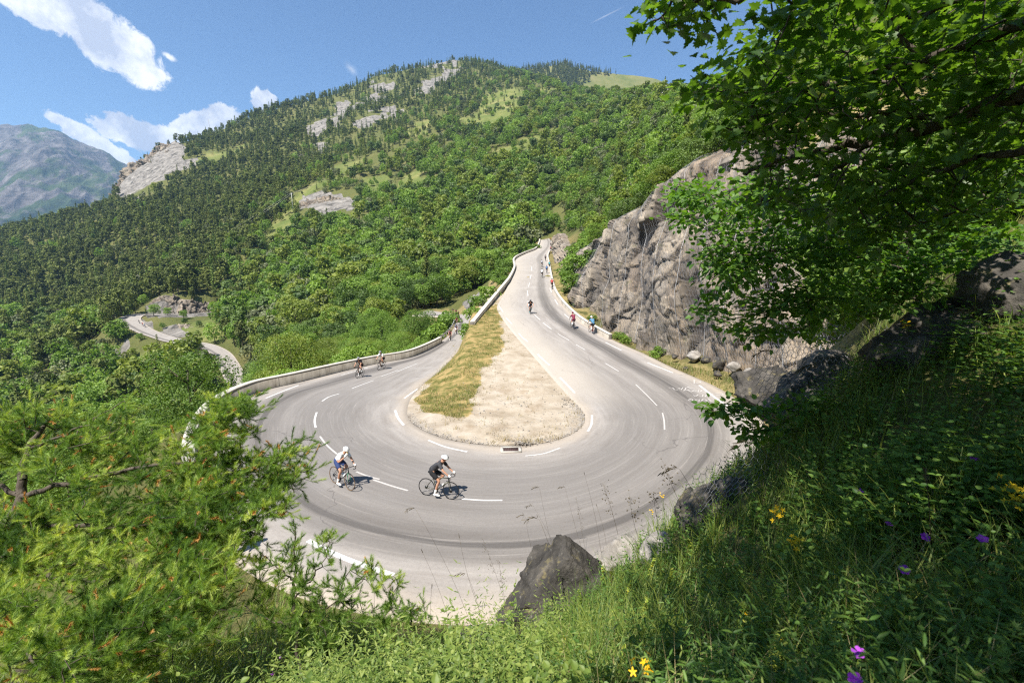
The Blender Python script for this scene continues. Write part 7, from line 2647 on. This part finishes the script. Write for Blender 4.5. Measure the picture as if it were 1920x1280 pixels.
    m_ = MB(); ellipsoid(m_, h + [-.015, 0, .025], (.148, .106, .115), 20, 9, 0, 1.72, R); out['helmet'] = (m_.mesh('helmet', [CLOTH['white']], True), None)
    m_ = MB()
    for y in (-.055, -.02, .02, .055):
        pts = [h + [-.015, 0, .025] + R @ np.array([.150 * math.sin(t), y * (1.0 - .25 * abs(t)), .1165 * math.cos(t) * math.sqrt(max(.1, 1 - (y / .106) ** 2))]) for t in np.linspace(-.9, 1.05, 9)]
        m_.tube(pts, .0055, 5)
    out['vent'] = (m_.mesh('vent', [CLOTH['charcoal']], True), None)
    m_ = MB(); m_.tube([h + np.array([.075 * math.cos(a) + .02, .088 * math.sin(a), -.012]) for a in np.linspace(-1.25, 1.25, 9)], (.010, .014, .02, .02, .016, .02, .02, .014, .010), 8)
    out['sunglasses'] = (m_.mesh('sunglasses', [CLOTH['black']], True), None)
    m_ = MB(); ellipsoid(m_, h + [-.055, 0, -.022], (.062, .082, .075), 12, 8); out['hair'] = (m_.mesh('hair', [CLOTH['brown']], True), None)
    return out


POSES = {p: rider_meshes(p) for p in ('hoods', 'eat', 'wide')}


def put_rider(pose, label, cols, group=None):
    M = POSES[pose]
    root = tag(link('person', M['person'][0]), label, 'person', group)
    for k, (me, _m) in M.items():
        if k == 'person' or (k.endswith('glove') and not cols.get('glove')) or (k == 'vent') or (k == 'hair' and not cols.get('hair')):
            continue
        nm = k.split('_')[-1]
        o = link(nm, me, root)
        o.material_slots[0].link = 'OBJECT'
        o.material_slots[0].material = CLOTH[cols.get(nm, {'sock': 'white', 'shoe': 'white', 'sunglasses': 'black'}.get(nm, 'black'))]
        if nm == 'helmet':
            v = link('vent', M['vent'][0], o)
            if cols.get('helmet') in ('black', 'charcoal'):
                v.material_slots[0].link = 'OBJECT'; v.material_slots[0].material = CLOTH['grey']
    return root


BIKES = {'olive': make_bike(MAT_OLIVE, None, 'dark olive road bicycle under the rider in black'), 'tan': make_bike(MAT_BLACKPAINT, MAT_TAN, 'green and black road bicycle with tan tyres under the rider in white', 'drop', MAT_TEAL)}
used = set()


def place(rear, front, right, rider_label, bike_label, pose, cols, bike='olive', lean=0.0, Pr=None, Pf=None, frame=None):
    a = hit(*rear, right) if Pr is None else Pr
    b = hit(*front, right) if Pf is None else Pf
    x = b - a
    x[2] = 0
    x = norm(x)
    c = a + x * .41
    if Pr is None:
        c[2] = prof(c[1], right); f2 = c + x * .5; f2[2] = prof(f2[1], right)
        x = norm(f2 - c)
    z = norm(np.array([0, 0, 1.0]) - x * x[2])
    y = np.cross(z, x)
    z2 = z * math.cos(lean) + y * math.sin(lean); y2 = np.cross(z2, x)
    m = Matrix([[x[0], y2[0], z2[0], c[0]], [x[1], y2[1], z2[1], c[1]], [x[2], y2[2], z2[2], c[2] + .004], [0, 0, 0, 1]])
    src = BIKES[bike]
    o = src if bike not in used else copy_tree(src)
    used.add(bike)
    o['label'] = bike_label
    o.matrix_world = m
    if frame:
        for ch in o.children:
            if ch.name.split('.')[0] in ('frame', 'fork'):
                ch.material_slots[0].link = 'OBJECT'; ch.material_slots[0].material = CLOTH[frame]
    p = put_rider(pose, rider_label, cols)
    p.matrix_world = m
    return p, m


p1, m1 = place((627, 906), (659, 921), False, 'cyclist in white jersey and blue shorts eating something yellow in the bend', 'green road bicycle with tan tyres ridden by the cyclist in white', 'eat',
               dict(jersey='white', shorts='navy', helmet='white', glove='white', hair=None), 'tan', .10)
fd_ = MB(); fd_.tube([(.44, -.075, 1.36), (.462, -.07, 1.42), (.468, -.06, 1.47), (.455, -.052, 1.505)], (.012, .018, .017, .008), 8)
sn = tag(fd_.build('snack', MAT_YELLOW, None, True), 'yellow snack held to the mouth by the cyclist in white', 'snack')
sn.matrix_world = m1
place((800, 929.5), (848, 937), False, 'cyclist all in black with white helmet and white socks in the bend', 'dark olive road bicycle ridden by the cyclist in black with white helmet', 'hoods',
      dict(jersey='charcoal', shorts='black', helmet='white', glove='white', hair='brown'), 'olive', .09)
BL = 'black bicycle of cyclist '
for rear, front, right, what, pose, cols, fr_c in [
    ((680, 705), (667, 710.5), False, 'in dark jersey and grey helmet nearest the parapet joint', 'hoods', dict(jersey='black', helmet='grey', shorts='black'), None),
    ((720.5, 690.5), (708, 694.5), False, 'in black and white jersey close to the parapet', 'hoods', dict(jersey='white', helmet='grey', shorts='black', sock='black'), None),
    ((845, 638), (842.5, 641.5), False, 'in pink and black beside the start of the guard rail', 'hoods', dict(jersey='pink', helmet='black', shorts='black'), None),
    ((856, 626), (854.5, 629), False, 'in navy and white just above the guard rail start', 'hoods', dict(jersey='navy', helmet='navy', shorts='white'), None),
    ((857, 608.5), (856, 611), False, 'in brown jersey halfway along the guard rail', 'hoods', dict(jersey='brown', helmet='black', shorts='black'), None),
    ((859.6, 596), (859, 597.5), False, 'in black nearest the inside at the far lower bend', 'hoods', dict(jersey='black', helmet='black', shorts='black'), None),
    ((855, 592), (855.6, 593), False, 'in maroon at the far lower bend', 'hoods', dict(jersey='maroon', helmet='black', shorts='black'), None),
    ((847.5, 590.2), (849, 590.6), False, 'in charcoal coming out of the wood on the lower road', 'hoods', dict(jersey='charcoal', helmet='black', shorts='black'), None),
    ((995, 586), (994.4, 590), True, 'all in black with elbows wide on the centre line', 'wide', dict(jersey='black', helmet='black', shorts='charcoal', shoe='teal', sock='black'), None),
    ((1076.5, 618), (1070.5, 613.2), True, 'in maroon jersey and shorts climbing beside the kerb wall', 'hoods', dict(jersey='maroon', helmet='maroon', shorts='maroon'), None),
    ((1113, 627), (1106, 623), True, 'in sky blue jersey and white helmet by the kerb wall', 'hoods', dict(jersey='skyblue', helmet='white', shorts='black'), 'red'),
    ((1035, 542.5), (1034, 538.8), True, 'in red jersey at the bend of the kerb wall', 'hoods', dict(jersey='red', helmet='black', shorts='black'), None),
    ((1025, 513), (1024.6, 510.5), True, 'in blue jersey between two others on the upper road', 'hoods', dict(jersey='blue', helmet='navy', shorts='black'), None),
    ((1016, 520.7), (1016.1, 518), True, 'in white jersey nearest the dark tyre line of the upper road', 'hoods', dict(jersey='white', helmet='black', shorts='black'), None),
    ((1015.8, 500.8), (1016, 499), True, 'in grey jersey overtaking far up the upper road', 'hoods', dict(jersey='grey', helmet='black', shorts='black'), None),
    ((1030, 504), (1029.6, 502), True, 'in dark teal jersey close to the verge of the upper road', 'hoods', dict(jersey='teal', helmet='black', shorts='black'), None),
    ((1022.6, 490), (1022.6, 488.6), True, 'in charcoal jersey before the upper road narrows', 'hoods', dict(jersey='charcoal', helmet='black', shorts='black'), None),
    ((1032.4, 471.5), (1031.8, 470), True, 'in pink jersey beside the dark outcrop at the far bend', 'hoods', dict(jersey='pink', helmet='black', shorts='black'), None),
    ((1032.8, 463.5), (1032.4, 462.5), True, 'in black at the far bend of the upper road', 'hoods', dict(jersey='black', helmet='red', shorts='black'), None),
    ((1031.5, 453), (1031, 452), True, 'in brown disappearing round the far bend', 'hoods', dict(jersey='brown', helmet='black', shorts='black'), None)]:
    place(rear, front, right, 'cyclist ' + what, BL + what, pose, cols, 'olive', 0, frame=fr_c or 'black')
for px, py, what, c in ((253, 604, 'in black at the top of the lower hairpin', 'black'), (258, 611, 'in red in the middle of the lower hairpin', 'red'), (259.5, 619, 'in blue leaving the lower hairpin', 'blue')):
    ux_, uy_, _ = proj(LRP)
    k = int(np.argmin((ux_ - px) ** 2 + (uy_ - py) ** 2)); k = min(max(k, 2), 157)
    off = ln[k] * (px - ux_[k]) / F * LRP[k, 1]
    place(None, None, False, 'tiny cyclist ' + what, BL + what, 'hoods', dict(jersey=c, helmet='black'), 'olive', 0, LRP[k] + ln[k] * 2.2, LRP[k + 1] + ln[k] * 2.2, 'black')

# the bystander behind the pine: little more than a leg and a shoe shows
N = {'pelvis': ((0, 0, .95), .13), 'spine': ((0, 0, 1.12), .125), 'chest': ((.01, 0, 1.30), .14), 'neck': ((.02, 0, 1.50), .055), 'skull': ((.03, 0, 1.63), .092), 'crown': ((.02, 0, 1.70), .07), 'jaw': ((.075, 0, 1.575), .05)}
E = [('pelvis', 'spine'), ('spine', 'chest'), ('chest', 'neck'), ('neck', 'skull'), ('skull', 'crown'), ('skull', 'jaw')]
for s, nm in ((1, 'l'), (-1, 'r')):
    for k, q_, r_ in (('sho', (.01, .18 * s, 1.43), .065), ('elb', (.0, .25 * s, 1.14), .042), ('wri', (.10, .24 * s, .92), .028), ('hand', (.13, .23 * s, .84), .036),
                      ('hip', (0, .10 * s, .90), .10), ('knee', (.03, .11 * s, .50), .058), ('ank', (-.02, .12 * s, .10), .036), ('toe', (.14, .13 * s, .04), .032)):
        N[nm + k] = (q_, r_)
    for j in range(4):
        N['%sf%d' % (nm, j)] = ((.15 + .008 * j, (.215 + .012 * j) * s, .755 + .006 * abs(j - 1)), .009); E.append((nm + 'hand', '%sf%d' % (nm, j)))
    N[nm + 'th'] = ((.18, .205 * s, .80), .010); E.append((nm + 'hand', nm + 'th'))
    E += [('chest', nm + 'sho'), (nm + 'sho', nm + 'elb'), (nm + 'elb', nm + 'wri'), (nm + 'wri', nm + 'hand'), ('pelvis', nm + 'hip'), (nm + 'hip', nm + 'knee'), (nm + 'knee', nm + 'ank'), (nm + 'ank', nm + 'toe')]
pe = tag(link('person', skin_mesh('person', N, E, MAT_SKIN, 2)), 'bystander behind the large pine with only a bare leg and white shoe showing', 'person')
n = {k: N[k] for k in ('chest', 'spine', 'lsho', 'rsho')}; n['hem'] = ((0, 0, .92), .145); n['ls'] = ((.005, .225, 1.25), .05); n['rs'] = ((.005, -.225, 1.25), .05)
link('shirt', skin_mesh('shirt', n, [('chest', 'spine'), ('spine', 'hem'), ('chest', 'lsho'), ('chest', 'rsho'), ('lsho', 'ls'), ('rsho', 'rs')], CLOTH['grey'], 2, .014), pe)
n = {k: N[k] for k in ('pelvis', 'lhip', 'rhip')}; n['lh'] = ((.025, .11, .58), .075); n['rh'] = ((.025, -.11, .58), .075); n['w'] = ((0, 0, 1.05), .125)
link('shorts', skin_mesh('shorts', n, [('pelvis', 'w'), ('pelvis', 'lhip'), ('pelvis', 'rhip'), ('lhip', 'lh'), ('rhip', 'rh')], CLOTH['navy'], 2, .012), pe)
for s in (1, -1):
    sh_ = MB(); sh_.tube([(-.075, .12 * s, .05), (-.05, .12 * s, .055), (.02, .122 * s, .055), (.10, .128 * s, .045), (.19, .133 * s, .035), (.215, .134 * s, .03)], (.025, .046, .05, .047, .038, .018), 12)
    sh_.build('shoe', CLOTH['white'], pe, True)
hh = MB(); ellipsoid(hh, (.015, 0, 1.655), (.105, .098, .10), 16, 8, 0, 1.7, ry(-.25)); hh.build('hair', CLOTH['brown'], pe, True)
q_ = hit(434, 1040, False)
pe.location = (q_[0] - .05, q_[1], q_[2] + .01); pe.rotation_euler = (0, 0, .25)
# ------------------------------------------------------------------ poles and wires on the slope
MAT_WOOD = plain('weathered_wood', (.33, .30, .26), .9, 0, .1, .2, 3)
MAT_CONCP = plain('pole_concrete', (.62, .61, .58), .9, 0, .1, .1, 3)


def pole(px, py0, py1, Y, r, mat, label, arm=1.0, group=None):
    a = at(px, py0, Y); b = at(px, py1, Y)
    zg = gz(a[0], a[1])
    root = empty('utility_pole', (a[0], a[1], min(zg, a[2])), label, 'utility pole', group)
    h = b[2] - min(zg, a[2])
    MB().tube([(0, 0, -.5), (0, 0, h)], (r, r * .7), 8).build('post', mat, root, True)
    if arm:
        MB().box((0, 0, h - .5), (arm * 2, .16, .18)).build('crossarm', mat, root)
        i_ = MB()
        for x in (-arm * .9, 0, arm * .9):
            i_.tube([(x, 0, h - .4), (x, 0, h - .1)], .09, 6)
        i_.build('insulator', MAT_CONCP, root)
    return np.array([a[0], a[1], min(zg, a[2]) + h])


tA = pole(549, 392, 362, 392, .22, MAT_CONCP, 'pale utility pole above the green strip on the middle slope', 1.1)
tB = pole(637, 340, 318, 500, .24, MAT_WOOD, 'thin utility pole at the upper end of the green strip', 1.1)
pole(1241, 186, 168, 330, .20, MAT_CONCP, 'short white pole left of the tall pair on the ridge', 0)
tC = pole(1247, 192, 160, 330, .24, MAT_CONCP, 'tall white pole in the middle of the three on the ridge', .8)
pole(1251, 190, 165, 330, .20, MAT_CONCP, 'white pole right of the tallest one on the ridge', 0)
pole(392, 234, 224, 850, .28, MAT_WOOD, 'tiny mast on the ridge against the white clouds', 0)
MAT_LINE = plain('line_wire', (.42, .42, .40), .5, .3, .3, .05, 2)
k = 0
for off in (-1.0, 1.0):
    ends = [tB + [off, 0, -.15], tA + [off, 0, -.15], at(300, 508 + off * 5, 340), at(0, 632 + off * 8, 285), at(-250, 735, 260)]
    P = []
    for a, b in zip(ends, ends[1:]):
        s = np.linspace(0, 1, 14)[:, None]
        P.append((a + (b - a) * s - np.array([0, 0, 1.0]) * 4 * s * (1 - s) * 2.0)[:-1 if b is not ends[-1] else None])
    P = np.vstack(P)
    tag(MB().tube(P, .045, 4).build('power_line', MAT_LINE), ['lower power line wire crossing the dark forest', 'upper power line wire crossing the dark forest'][k], 'power line')
    k += 1
